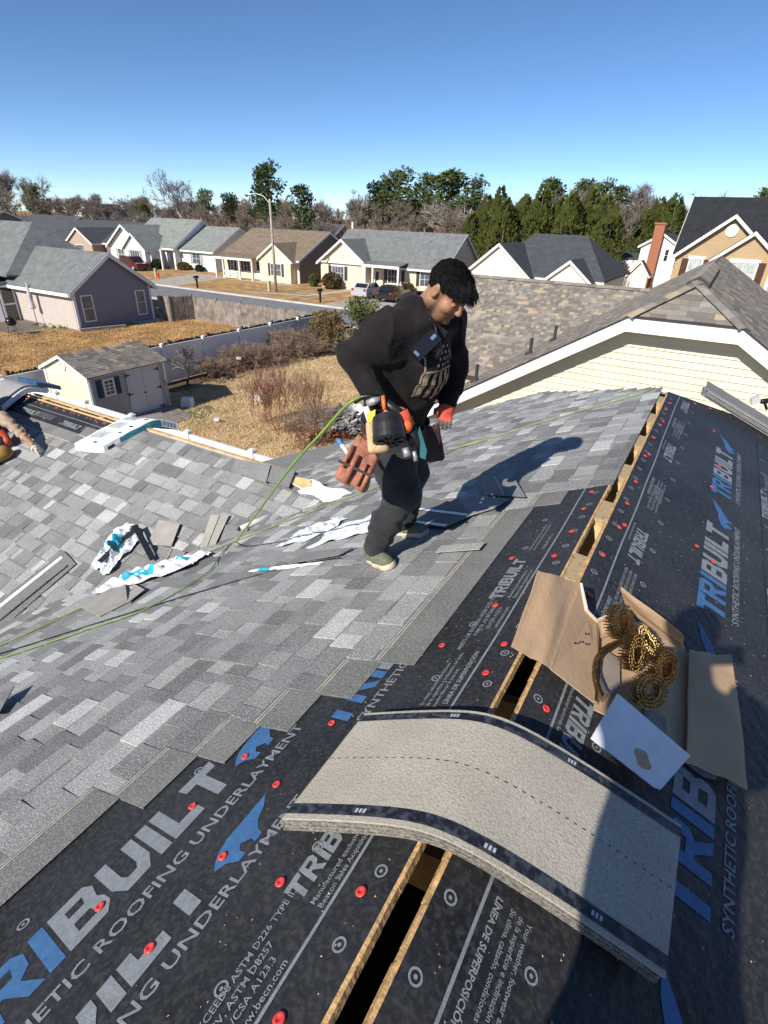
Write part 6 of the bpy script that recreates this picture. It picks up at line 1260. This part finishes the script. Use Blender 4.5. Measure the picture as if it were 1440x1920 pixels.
def head_fn(Hc, f, u):
    f = np.array(f, float); f /= np.linalg.norm(f); u = np.array(u, float); u -= f*(u@f); u /= np.linalg.norm(u); l = np.cross(u, f); M = np.stack([f, l, u], 1)
    W = lambda x, y, z: np.array(Hc)+M@np.array([x, y, z])
    def fn(P):
        Q = (P - np.array(Hc, np.float32)) @ M.astype(np.float32); E_ = lambda c, r: ell(Q, c, r); K = lambda a, b, r1, r2: cone(Q, a, b, r1, r2)
        D = E_((-.012,0,.028), (.098,.077,.092)); D = smin(D, E_((.032,0,-.045), (.066,.060,.072)), .03); D = smin(D, K((.05,-.028,-.098),(.05,.028,-.098),.024,.024), .03); D = smin(D, E_((.074,0,-.103), (.024,.022,.018)), .02)
        D = smin(D, K((-.02,-.052,-.075),(.05,-.03,-.095),.02,.02), .025); D = smin(D, K((-.02,.052,-.075),(.05,.03,-.095),.02,.02), .025)
        for s_ in (-1, 1):
            D = smin(D, E_((.062,.042*s_,-.028), (.030,.026,.026)), .02); D = smin(D, K((.082,.014*s_,.022),(.070,.052*s_,.020),.010,.008), .010)
            D = np.maximum(D, -(E_((.096,.032*s_,.002), (.016,.019,.012)))*1.0) if False else smin(D, D, .001)
            D = -smin(-D, E_((.102,.033*s_,.001), (.016,.020,.011)), .010); D = smin(D, E_((.082,.032*s_,.001), (.0125,.016,.0115)), .003)
            D = smin(D, E_((-.010,.079*s_,-.008), (.021,.009,.033)), .008); D = -smin(-D, E_((-.006,.088*s_,-.006), (.010,.006,.017)), .005)
            D = smin(D, E_((.094,.011*s_,-.036), (.011,.009,.008)), .006)
        D = smin(D, K((.090,0,.018),(.112,0,-.026),.009,.0125), .010); D = smin(D, E_((.112,0,-.030), (.012,.012,.010)), .006)
        D = smin(D, E_((.088,0,-.062), (.012,.025,.0062)), .005); D = smin(D, E_((.086,0,-.074), (.012,.021,.0068)), .005)
        return D
    return fn, W, M
# ---- worker 1 -------------------------------------------------------------------------------
p1 = thing('person', 'worker in black hoodie and jeans with tool belt, looking down while holding a nail gun', 'person', (-1.05,2.38,5.45))
shR, elR, wrR = A(-1.035,2.17,6.725), A(-1.140,2.05,6.650), A(-.955,2.01,6.445); shL, elL, wrL = A(-.945,2.62,6.745), A(-.895,2.67,6.52), A(-.85,2.52,6.365)
Hc = (-.825,2.345,6.928); hfn, HW, HM = head_fn(Hc, (.74,-.16,-.62), (.55,-.10,.80))
nk0, nk1 = HW(-.03,0,-.05), A(-.975,2.41,6.81)
hdR = A(.72,.05,-.50); hdL = A(.10,-.50,-.80)
def body1(P):
    D = hfn(P); D = smin(D, cone(P, nk0, nk1, .055, .062), .03); D = smin(D, cone(P, nk1, (-1.02,2.4,6.6), .07, .10), .03)
    D = smin(D, chain(P, [((-.99,2.38,6.77),.06),(shR,.055),(elR,.042),(wrR,.029)], .02), .02); D = smin(D, hand(P, wrR, hdR, A(.1,-.3,.9), A(.2,.9,-.2), curl=1.15), .015); return D
VF = sdf_mesh(body1, (-1.27,1.94,6.32), (-.66,2.50,7.06), .0052)
o = np_obj('body', VF, M_skin); 
# stubble and lips tint by real pigment position on the face
V = VF[0]; Q = (V - np.array(Hc)) @ HM; be = np.clip((-.045-Q[:,2])/.03, 0, 1)*np.clip((Q[:,0]+.05)/.04, 0, 1)*(Q[:,2] > -.14); sb = np.exp(-((Q[:,0]-.02)/.016)**2)*np.clip((np.abs(Q[:,1])-.05)/.01,0,1)*np.clip((.02-Q[:,2])/.03,0,1); mu = np.exp(-((Q[:,2]+.050)/.007)**2)*(Q[:,0] > .07)*(np.abs(Q[:,1]) < .032); br = np.exp(-((Q[:,2]-.021)/.0065)**2)*(Q[:,0] > .055)*(np.abs(Q[:,1]) > .012)*(np.abs(Q[:,1]) < .055); ey = (((Q[:,0]-.094)/.02)**2+((np.abs(Q[:,1])-.032)/.014)**2+((Q[:,2]+.001)/.0035)**2 < 1)
tint = np.clip(.5*be + .6*sb + .55*mu + .95*br + .9*ey, 0, .95)
at_ = o.data.attributes.new('tint', 'FLOAT', 'POINT'); at_.data.foreach_set('value', tint.astype(np.float32))
t_ = M_skin.node_tree; an = t_.nodes.new('ShaderNodeAttribute'); an.attribute_name = 'tint'; mx = t_.nodes.new('ShaderNodeMixRGB'); pb = t_.nodes['Principled BSDF']; src = pb.inputs['Base Color'].links[0].from_socket; t_.links.new(an.outputs['Fac'], mx.inputs['Fac']); t_.links.new(src, mx.inputs['Color1']); mx.inputs['Color2'].default_value = (.022,.016,.014,1); t_.links.new(mx.outputs['Color'], pb.inputs['Base Color'])
def adopt(o, p):                                              # parent without moving
    o.parent = p; o.matrix_parent_inverse = Matrix.Translation(p.location).inverted(); return o
adopt(o, p1)
def hood1(P):
    D = chain(P, [((-1.10,2.39,6.26),.165),((-1.065,2.39,6.45),.175),((-1.01,2.39,6.66),.165),((-.985,2.40,6.77),.110)], .06)
    D = smin(D, cone(P, (-1.02,2.24,6.735), (-.95,2.58,6.735), .080, .080), .06); D = smin(D, ell(P, (-.93,2.36,6.60), (.11,.16,.17)), .05)
    D = smin(D, chain(P, [(shR,.090),(elR,.066),(wrR,.048)], .03), .05); D = smin(D, chain(P, [(shL,.086),(elL,.070),(wrL,.050)], .03), .05)
    D = smin(D, cone(P, (-1.00,2.32,6.775), tuple(shR), .085, .086), .08); D = smin(D, cone(P, tuple(shR), (-1.07,2.30,6.52), .085, .12), .08); D = smin(D, cone(P, (-.97,2.48,6.79), tuple(shL), .09, .086), .08)
    ring = chain(P, [((-1.035,2.40,6.845),.056),((-.99,2.31,6.84),.048),((-.90,2.28,6.79),.036),((-.845,2.36,6.725),.026),((-.865,2.47,6.75),.034),((-.95,2.53,6.84),.050),((-1.03,2.46,6.85),.054)], .03)
    D = smin(D, ring, .03); D = np.maximum(D, -cone(P, HW(-.01,0,-.06), (-.985,2.41,6.83), .074, .066)); D = np.maximum(D, -(cone(P, wrR-A(.02,0,-.015), wrR+hdR*.2, .040, .05)))
    D = D + crease(P, .017, 34, (.75,.45,-.15), k=.8) + crease(P, .013, 50, (.3,.6,.7), 2.0, .8) + crease(P, .010, 76, (.6,-.6,.5), 4.0, .8)
    return np.maximum(D, 6.20 + .02*np.sin(P[...,1]*20) - P[...,2])
adopt(np_obj('hoodie', sdf_mesh(hood1, (-1.34,1.90,6.16), (-.68,2.84,6.98), .0085), M_hood), p1)
# cuffs
m = MB()
for w_, d_ in ((wrR, hdR), (wrL, hdL)): d_ = Vector(d_.tolist()).normalized(); w_ = Vector(w_.tolist()); m = MB(); m.tube([w_-d_*.05, w_-d_*.02, w_+d_*.015], [.049,.047,.043], 14, caps=True); adopt(m.build('cuff', M_hood, smooth=True), p1)
def jeans1(P):
    D = chain(P, [((-1.09,2.39,6.27),.150),((-1.09,2.39,6.20),.155)], .05)
    R1 = chain(P, [((-1.075,2.30,6.20),.125),((-1.01,2.27,6.05),.108),((-.945,2.25,5.92),.088),((-1.03,2.22,5.72),.076),((-1.085,2.225,5.56),.074)], .05); L1 = chain(P, [((-1.085,2.47,6.20),.115),((-1.06,2.50,6.05),.100),((-1.04,2.54,5.90),.082),((-1.08,2.57,5.72),.072),((-1.10,2.60,5.53),.070)], .05)
    D = smin(smin(D, R1, .05), L1, .02) + crease(P, .012, 60, (.45,.25,.75), 1.0, .8) + crease(P, .010, 40, (-.6,.3,.7), 3.0, .8) + crease(P, .007, 90, (.2,.3,.9), 5.0, .8)
    return np.maximum(D, 5.512 - .0 + .441*(P[...,0]+1.07) - P[...,2])
adopt(np_obj('jeans', sdf_mesh(jeans1, (-1.30,2.06,5.44), (-.80,2.74,6.36), .0085), M_jean), p1)
# hair: cap with tufts
def hairfn(P):
    Q = (P - A(*Hc)) @ HM.astype(np.float32); D = ell(Q, (-.014,0,.031), (.101,.081,.091)); D = smin(D, ell(Q, (.066,0,.066), (.046,.056,.034)), .03)
    cut = np.minimum(.052 - Q[...,0]*.0 , 9) ; low = (.012 + .55*np.maximum(Q[...,0]-.01, 0) + np.where(Q[...,0] < -.02, -(np.abs(Q[...,0]+.02))*1.05, 0)) - Q[...,2]
    ear = .030 - np.sqrt(((Q[...,0]+.008)/1.0)**2 + (Q[...,2]+.006)**2)
    return np.maximum(np.maximum(D, low), ear) + .003*np.sin(Q[...,0]*130+Q[...,1]*40)*np.sin(Q[...,1]*150+Q[...,2]*60)
hv = sdf_mesh(hairfn, tuple(np.array(Hc)-.17), tuple(np.array(Hc)+.17), .005); hair = adopt(np_obj('hair', hv, M_hair), p1)
m = MB(); r_ = random.Random(2); fw = Vector(HM[:,0].tolist()); upv = Vector(HM[:,2].tolist()); lv = Vector(HM[:,1].tolist())
for i in range(5200):
    p = Vector(hv[0][r_.randrange(len(hv[0]))].tolist()); q = p - Vector(Hc); x, y, z = q.dot(fw), q.dot(lv), q.dot(upv)
    if z < -.03: continue
    n_ = (q - fw*-.016 - upv*.04).normalized(); ln = (.010 + .016*max(0, z/.13) + .026*max(0, x/.1)) * r_.uniform(.6,1.2); d_ = (n_*.30 + fw*.75*max(.2, .4+z*4) + Vector((r_.gauss(0,.16), r_.gauss(0,.16), r_.gauss(0,.16))) - upv*.55*(x > .04) - Vector((0,0,.35))).normalized(); s_ = d_.orthogonal().normalized()*.0028
    s2 = d_.cross(s_); e = p + d_*ln; m.add([p+s_, p-s_*.5+s2*.9, p-s_*.5-s2*.9, e], [(0,1,3),(1,2,3),(2,0,3)])
adopt(m.build('hair_tufts', M_hair), p1)
# left glove
def gl(P): return smin(cone(P, wrL, wrL+hdL*.03, .040, .038), hand(P, wrL+hdL*.0, hdL, A(-.85,-.35,.1), A(-.45,-.75,.40), curl=.85, r=.0115), .02)
o = adopt(np_obj('glove', sdf_mesh(gl, tuple(wrL-.16), tuple(wrL+.16), .0045), [M_glr, M_glg]), p1); hl_ = Vector((hdL/np.linalg.norm(hdL)).tolist())
for p in o.data.polygons:
    if (p.center-Vector(wrL.tolist())).dot(hl_) > .098: p.material_index = 1
def shoe(parent, heel, toe, flip=1):
    h_, t_ = Vector(heel), Vector(toe); d_ = (t_-h_); L_ = d_.length; d_.normalize(); n_ = Vector((-sT,0,cT)); n_ = (n_ - d_*n_.dot(d_)).normalized(); sd = d_.cross(n_); M = np.array([list(d_), list(sd), list(n_)]).T
    def loc(P): return (P - A(*h_)) @ M.astype(np.float32)
    def out(Q): x = Q[...,0]/L_; w_ = .036+.014*np.sin(np.clip(x,0,1)*2.6-.2)+.004*np.cos(x*6); return w_, x
    def sole(P):
        Q = loc(P); w_, x = out(Q); D = chain(Q, [((.04,0,.012),.040),((.14,.004,.012),.040),((.235,.004,.014),.050)], .03); hz = .018+.010*np.clip(x-.75,0,1)*2
        return np.maximum(D*.9, np.maximum(Q[...,2]-.030-.012*np.clip(x-.8,0,1)*2, -.002-Q[...,2]))
    def upper(P):
        Q = loc(P); D = chain(Q, [((.045,0,.035),.036),((.14,.003,.035),.040),((.235,.004,.030),.043)], .03); D = smin(D, cone(Q, (.055,0,.04), (.062,0,.105), .036, .040), .03); D = smin(D, cone(Q, (.08,0,.09), (.20,.002,.045), .03, .026), .03)
        return np.maximum(np.maximum(D, .024 - Q[...,2]), -(cone(Q, (.055,0,.085),(.05,0,.16), .030,.034)))
    lo, hi = [min(a,b)-.09 for a, b in zip(h_, t_)], [max(a,b)+.12 for a, b in zip(h_, t_)]
    s_ = thing('x', 'x', 'x'); bpy.data.objects.remove(s_)
    up_ = adopt(np_obj('shoe', sdf_mesh(upper, lo, hi, .0055), M_shoe), parent); so = np_obj('sole', sdf_mesh(sole, lo, hi, .0055), M_sole); so.parent = up_
    W = lambda x, y, z: h_ + d_*x + sd*y + n_*z
    for i in range(5): x = .095+.022*i; z = .108-.0155*i; m = MB(); m.tube([W(x,-.028,z-.016), W(x+.006,0,z+.006), W(x+.012,.028,z-.016)], .004, 5); q = m.build('lace', M_lace); q.parent = up_
zr_ = lambda x: RZ + x*T + .014
shoe(p1, (-1.155,2.275,zr_(-1.155)), (-.895,2.125,zr_(-.895))); shoe(p1, (-1.175,2.645,zr_(-1.175)), (-.89,2.56,zr_(-.89)))
# chest emblem: stars and stripes shield
M_tanp = mat('print_tan', (0.30,0.235,0.16), rough=.8, var=.25, scale=40)
def chest(u, v): return at(752+u*78, 672+v*72, 2.175 + .10*u + .03*v)
# project the emblem onto the hoodie front by walking along the chest normal
from mathutils.bvhtree import BVHTree
hob = [c for c in p1.children if c.name.startswith('hoodie')][0]; bvh = BVHTree.FromPolygons([v.co[:] for v in hob.data.vertices], [p.vertices[:] for p in hob.data.polygons])
def onhood(a, z, off=.004):                                  # a: around the chest (Y), z: height; cast from in front of the chest back to -X
    hit = bvh.ray_cast(Vector((-.55, a-.10, z)), Vector((-.96,.28,0)).normalized(), 1.0)
    return (hit[0] + hit[1]*off) if hit[0] is not None else None
def emb(polys, nm, mt):
    m = MB()
    for (a0, a1, z0, z1) in polys:
        n = max(2, int(abs(z1-z0)/.012)); k = max(1, int(abs(a1-a0)/.012))
        for i in range(k):
            for j in range(n):
                q = [onhood(a0+(a1-a0)*x/k, z0+(z1-z0)*y/n) for x, y in ((i,j),(i+1,j),(i+1,j+1),(i,j+1))]
                if all(p is not None for p in q): m.poly(q)
    if m.f: o = m.build(nm, mt); adopt(o, p1)
y0_ = 2.245
emb([(y0_+.045*k, y0_+.045*k+.024, 6.43+.012*abs(k-2), 6.575) for k in range(5)] + [(y0_-.012, y0_-.004, 6.45, 6.70), (y0_+.212, y0_+.220, 6.47, 6.70), (y0_-.004, y0_+.212, 6.578, 6.586)], 'printed_stripes', M_tanp)
emb([(y0_+.06+.034*i+.017*(j % 2), y0_+.074+.034*i+.017*(j % 2), 6.600+.026*j, 6.613+.026*j) for i in range(4) for j in range(4)], 'printed_stars', M_tanp)
# case hanging on the chest, lying against the hoodie
def onchest(x, y, off):
    o_ = Vector((0.234,0,7.2)); d_ = (at(x,y,1.0)-o_).normalized(); hit = bvh.ray_cast(o_, d_, 5.0); return (hit[0] - d_*off) if hit[0] is not None else at(x,y,2.3)
g = thing('phone_case', 'black glossy phone case hanging on the chest of the standing worker', 'phone case', onchest(800,652,.03)); M_gl = mat('gloss_black', (0.012,0.012,0.014), rough=.12, spec=.7)
a, b = onchest(777,668,.028), onchest(818,628,.035); d_ = (b-a).normalized(); sd = d_.cross(cF).normalized(); nn = sd.cross(d_); sg_ = -1 if nn.dot(cF) > 0 else 1; m = MB(); m.obox((a+b)/2, d_*(b-a).length*.5, sd*.034, nn*.014); adopt(m.build('case', M_gl), g)
M_len = mat('lens_blue', (.12,.17,.27), rough=.1)
for c_, l_, w_ in ((a+d_*.012, .007, .014), (b-d_*.02, .014, .008)): m = MB(); m.obox(c_+nn*.015*sg_, d_*l_, sd*w_, nn*.001); adopt(m.build('lens', M_len), g)
m = MB(); m.blob(onchest(818,656,.012), (.030,.030,.045), 10, 8); adopt(m.build('pouch', M_leab, smooth=True), g); m = MB(); m.tube(spline([b, onchest(816,612,.012), onchest(806,598,.008)]), .005, 6); adopt(m.build('strap', M_leab, smooth=True), g)
# tool belt and pouches
tb = thing('tool_belt', 'leather tool belt with red-brown pouch hanging at the standing worker hip', 'tool belt', (-1.09,2.39,6.22))
m = MB(); ring = [(-1.09+.182*math.cos(a_), 2.39+.182*math.sin(a_), 6.225+.01*math.sin(a_*2)) for a_ in [i/28*6.283 for i in range(29)]]
for i in range(28): p, q = Vector(ring[i]), Vector(ring[i+1]); m.obox((p+q)/2, (q-p)*.52, ((p+q)/2-Vector((-1.09,2.39,6.225))).normalized()*.004, (0,0,.028))
adopt(m.build('belt', M_leab), tb)
def pouch(nm, c, d_, w_, n_, L_, W_, D_, mt, parent):
    c = Vector(c); d_ = Vector(d_).normalized(); n_ = Vector(n_); n_ = (n_-d_*n_.dot(d_)).normalized(); s_ = d_.cross(n_); M = np.array([list(d_), list(s_), list(n_)]).T
    def fn(P):
        Q = (P - A(*c)) @ M.astype(np.float32); x = Q[...,0]/L_; k = 1 - .30*np.clip(.5-x,0,1); Q2 = np.stack([Q[...,0], Q[...,1]/k, Q[...,2]/k], -1); D = rbox(Q2, (0,0,0), (L_*.5,W_*.5,D_*.5), .022) + .003*np.sin(Q[...,1]*70)*np.sin(Q[...,0]*40); return np.maximum(D, -rbox(Q2, (-L_*.5,0,0), (L_*.42,W_*.5-.010,D_*.5-.010), .012))
    R_ = max(L_,W_,D_)*.8; o = np_obj(nm, sdf_mesh(fn, [q-R_ for q in c], [q+R_ for q in c], .006), mt); adopt(o, parent)
    return lambda x, y, z: c + d_*x + s_*y + n_*z, o
# big red-brown pouch at the near hip
PW, po = pouch('pouch', at(676,866,2.44), at(655,905,2.46)-at(697,812,2.42), 0, -cF, .24, .17, .09, M_leath, tb)
for y, x0, x1, r_2 in ((-.060,.0,.115,.011),(-.032,-.01,.10,.008),(.022,-.03,.11,.014),(.060,-.06,.05,.009)):
    for sg in (1,): m = MB(); m.tube([PW(x0,y,.055*sg), PW((x0+x1)/2,y,.064*sg), PW(x1,y,.056*sg)], [r_2*.9,r_2,r_2*.8], 8); q = m.build('tool_sleeve', M_leath, smooth=True); q.parent = po
m = MB(); m.obox(PW(.03,0,.072), PW(0,.088,0)-PW(0,0,0), PW(.006,0,0)-PW(0,0,0), PW(0,0,.002)-PW(0,0,0)); q = m.build('strap', M_leab); q.parent = po
PW2, po2 = pouch('pouch', at(706,818,2.33), at(712,850,2.33)-at(700,785,2.32), 0, -cF, .15, .10, .06, M_leat, tb)
PW3, po3 = pouch('pouch', at(812,830,2.56), at(812,866,2.58)-at(806,795,2.54), 0, -cF, .18, .10, .09, mat('leather_oxblood', (0.045,0.017,0.016), rough=.6, var=.4, scale=10), tb)
m = MB(); m.tube([at(700,795,2.34), at(690,820,2.40), at(697,835,2.42)], .012, 6); adopt(m.build('strap', M_leath, smooth=True), tb)
g = thing('utility_knife', 'white handled blade with blue tip sticking out of the red-brown pouch', 'knife', at(650,850,2.44)); m = MB(); m.tube([at(658,858,2.44), at(640,833,2.44)], .010, 6); adopt(m.build('handle', M_wplast), g); m = MB(); m.tube([at(640,833,2.44), at(634,824,2.44)], .013, 6); adopt(m.build('tip', mat('tip_blue', (.03,.22,.6), rough=.4)), g)
# roofing nail gun in the right hand
g = thing('nail_gun', 'orange and black coil nail gun in the right hand of the standing worker', 'nail gun', at(735,800,2.330)); M_or = mat('gun_orange', (0.80,0.17,0.03), rough=.4); M_yel = mat('gun_yellow', (0.80,0.55,0.03), rough=.4); M_gun = mat('gun_black', (0.018,0.018,0.02), rough=.4, var=.3, scale=30); M_gry = mat('gun_grey', (0.55,0.56,0.57), rough=.35, metal=.6); M_tl = mat('gun_teal', (0.03,0.13,0.14), rough=.35)
ax = (at(730,838,2.290)-at(724,778,2.330)).normalized(); m = MB(); m.lathe([(.050,0),(.066,.006),(.070,.05),(.070,.085),(.073,.088),(.073,.112),(.062,.120),(.050,.116),(.020,.114)], c=at(726,782,2.320), ax=ax, k=28); mg = adopt(m.build('magazine', M_gun, smooth=False), g)
for i in range(8): a_ = i/8*6.283; u_ = ax.orthogonal().normalized(); v_ = ax.cross(u_); c = at(726,782,2.320)+ax*.118; m = MB(); e = u_*math.cos(a_)+v_*math.sin(a_); m.obox(c+e*.042, e*.022, ax.cross(e)*.004, ax*.004); q = m.build('rib', M_blk); q.parent = mg
m = MB(); m.tube([at(716,752,2.320), at(742,768,2.330), at(762,792,2.350)], [.022,.021,.026], 12); adopt(m.build('handle', M_gun, smooth=True), g)
m = MB(); m.tube([at(718,742,2.295), at(721,768,2.295)], .009, 8); adopt(m.build('trigger_guard', M_or, smooth=True), g); m = MB(); m.blob(at(762,800,2.320), (.028,.028,.030), 12, 8); adopt(m.build('cap', M_or, smooth=True), g)
m = MB(); m.tube([at(752,772,2.320), at(766,800,2.340)], [.030,.032], 14); adopt(m.build('body', M_glr, smooth=True), g)
m = MB(); m.tube([at(766,802,2.350), at(776,830,2.370), at(782,852,2.390)], [.034,.030,.018], 12); adopt(m.build('head', M_gun, smooth=True), g); m = MB(); m.prism([at(786,800,2.350), at(800,845,2.380), at(797,862,2.390), at(781,856,2.390), at(776,838,2.370)], -cF*.012); adopt(m.build('nose_plate', M_tl), g); m = MB(); m.tube([at(776,846,2.350), at(780,864,2.360)], .010, 8); adopt(m.build('nose', M_gry, smooth=True), g); m = MB(); m.tube([at(760,840,2.330), at(764,856,2.330)], .016, 8); adopt(m.build('adjuster', M_gry, smooth=True), g)
m = MB(); m.prism([at(687,778,2.380), at(704,770,2.370), at(702,800,2.380), at(692,802,2.390)], -cF*.03); adopt(m.build('guide', M_yel), g); m = MB(); m.tube([at(713,748,2.330), at(700,752,2.330), at(688,756,2.340)], [.014,.018,.013], 10); adopt(m.build('coupling', M_gry, smooth=True), g); m = MB(); m.tube([at(715,745,2.330), at(698,742,2.330), at(680,744,2.330), at(664,754,2.345)], [.011,.012,.012,.0105], 8); adopt(m.build('hose_spring', M_blk, smooth=True), g); m = MB(); m.tube([at(686,762,2.370), at(696,792,2.390)], .016, 6); adopt(m.build('air_cap', M_wplast), g)
# ---- worker 2, at the left edge ------------------------------------------------------------
p2 = thing('person', 'second worker at the left edge, reaching down with a cream glove', 'person', (-7.9,3.3,4.6)); M_redc = mat('shirt_red', (0.30,0.02,0.025), rough=.9, var=.2, scale=12); M_bei = mat('sleeve_beige', (0.38,0.27,0.19), rough=.9, var=.25, scale=20); M_creamg = mat('glove_cream', (0.62,0.56,0.45), rough=.85, var=.2, scale=30)
k2 = 1.0; w2 = np.array(at(62,834,6.42)); e2 = np.array(at(8,785,6.62)); s2 = np.array(at(-62,748,6.75)); d2 = (w2-e2)/np.linalg.norm(w2-e2)
hd2 = np.array(at(84,852,6.44))-np.array(at(62,834,6.42)); hd2 = hd2/np.linalg.norm(hd2)
def body2(P): 
    D = chain(P, [(tuple(s2),.07),(tuple(e2),.055),(tuple(w2),.034)], .02); D = smin(D, chain(P, [(tuple(s2+A(-.2,.1,.05)),.12),(tuple(s2+A(-.35,.1,-.25)),.15)], .05), .06); D = smin(D, ell(P, s2+A(-.05,.1,.32), (.10,.085,.12)), .03); return smin(D, cone(P, s2+A(-.1,.08,.05), s2+A(-.05,.1,.28), .06, .055), .03)
adopt(np_obj('body', sdf_mesh(body2, tuple(np.minimum(s2,w2)-.55), tuple(np.maximum(s2,w2)+A(.1,.4,.6)), .014), M_skin), p2)
def slv(P): return chain(P, [(tuple(e2*1.1-w2*.1),.075),(tuple(e2*.9+w2*.1),.072),(tuple(e2*.32+w2*.68),.050)], .03) + folds(P, .008, 60, (.7,.2,-.6))
adopt(np_obj('sleeve', sdf_mesh(slv, tuple(np.minimum(s2,w2)-.2), tuple(np.maximum(s2,w2)+.2), .010), M_bei), p2)
def shr(P): return smin(chain(P, [(tuple(s2*.15+e2*.85),.088),(tuple(s2),.10),(tuple(s2+A(-.4,.0,-.10)),.17),(tuple(s2+A(-.55,.0,-.5)),.19)], .06), cone(P, s2+A(-.45,.0,-.1), s2+A(-.6,.45,-.1), .14, .12), .06) + folds(P, .01, 30, (.5,.6,.5))
adopt(np_obj('shirt', sdf_mesh(shr, tuple(s2-A(.85,.35,.85)), tuple(s2+A(.35,.95,.35)), .018), M_redc), p2)
def gl2(P): return hand(P, w2-d2*.01, hd2, np.cross(hd2, (0,0,1)), A(0,.2,-1), curl=.55, r=.0125, spread=1.25, L_=.1)
adopt(np_obj('glove', sdf_mesh(gl2, tuple(w2-.22), tuple(w2+.22), .006), M_creamg), p2)
def leg2(P): return chain(P, [(tuple(s2+A(-.55,.1,-.55)),.17),(tuple(np.array(WS(.75,-7.35,.32))),.11),(tuple(np.array(WS(1.15,-7.8,.10))),.08)], .05) + folds(P, .008, 40, (.4,.2,.8))
adopt(np_obj('trousers', sdf_mesh(leg2, tuple(np.minimum(s2-A(.9,.5,1.2), np.array(WS(1.4,-8.1,0)))), tuple(np.maximum(s2+A(.1,.5,-.2), np.array(WS(.6,-7.1,.6)))), .02), mat('trouser_mustard', (0.30,0.17,0.05), rough=.9, var=.3, scale=10)), p2)
def kn(P): return chain(P, [(tuple(np.array(WS(1.0,-6.75,.10))),.09),(tuple(np.array(WS(1.35,-6.95,.12))),.11),(tuple(np.array(WS(1.6,-7.3,.12))),.11)], .04) + folds(P, .008, 40, (.4,.2,.8))
adopt(np_obj('trousers', sdf_mesh(kn, tuple(np.array(WS(1.9,-7.7,-.1))-.1), tuple(np.array(WS(.7,-6.5,.4))+.1), .014), MATS['trouser_mustard']), p2)
g = thing('nail_gun', 'orange nail gun beside the glove of the worker at the left edge', 'nail gun', WS(.80,-7.0,.10)); m = MB(); m.tube([WS(.78,-7.10,.12), WS(.86,-6.86,.10)], [.05,.04], 12); adopt(m.build('body', mat('gun_rust', (0.40,0.06,0.02), rough=.45), smooth=True), g); m = MB(); m.lathe([(.05,0),(.07,.01),(.07,.10),(.05,.11)], c=WS(.90,-7.0,.05), ax=(.3,-.5,.8), k=16); adopt(m.build('magazine', M_gun), g); m = MB(); m.tube([WS(.80,-7.1,.14), WS(.70,-7.2,.22)], .025, 8); adopt(m.build('handle', M_gun, smooth=True), g)
# ---- the photographer, behind the phone; only the shadow shows -------------------------------
p3 = thing('person', 'photographer whose dark shadow falls across the carton and felt at lower right', 'person', (.55,-.55,5.6))
def body3(P):
    D = ell(P, (.07,-.36,7.49), (.09,.10,.12)); D = smin(D, cone(P, (.09,-.37,7.40), (.14,-.40,7.26), .06, .07), .03); D = smin(D, cone(P, (.02,-.41,7.14), (.33,-.41,7.19), .075, .085), .06)
    D = smin(D, chain(P, [((.17,-.42,7.08),.15),((.25,-.45,6.85),.155),((.33,-.48,6.48),.17)], .08), .08)
    D = smin(D, chain(P, [((.0,-.41,7.14),.07),((.08,-.30,6.93),.055),((.16,-.13,7.06),.036)], .03), .04); D = smin(D, chain(P, [((.35,-.41,7.19),.075),((.42,-.32,6.98),.058),((.33,-.12,7.09),.036)], .03), .04)
    for x0 in (.26, .50): D = smin(D, chain(P, [((.33+(x0-.38)*.6,-.48,6.45),.115),((x0,-.42,6.05),.085),((x0+.02,-.50,RZ-abs(x0)*T+.08),.065)], .05), .05)
    return D
adopt(np_obj('body', sdf_mesh(body3, (-.25,-.85,5.45), (.85,.0,7.66), .02), M_hood), p3)
g = thing('phone', 'phone held up by the photographer', 'phone', (.40,-.10,7.2)); m = MB(); m.obox((0,0,0), cR*.075, cU*.038, cF*.004); o = m.build('case', M_gl, g); o.location = Vector((.234,0,7.2)) - cF*.05 - Vector((.40,-.10,7.2)) + cU*(-.03)
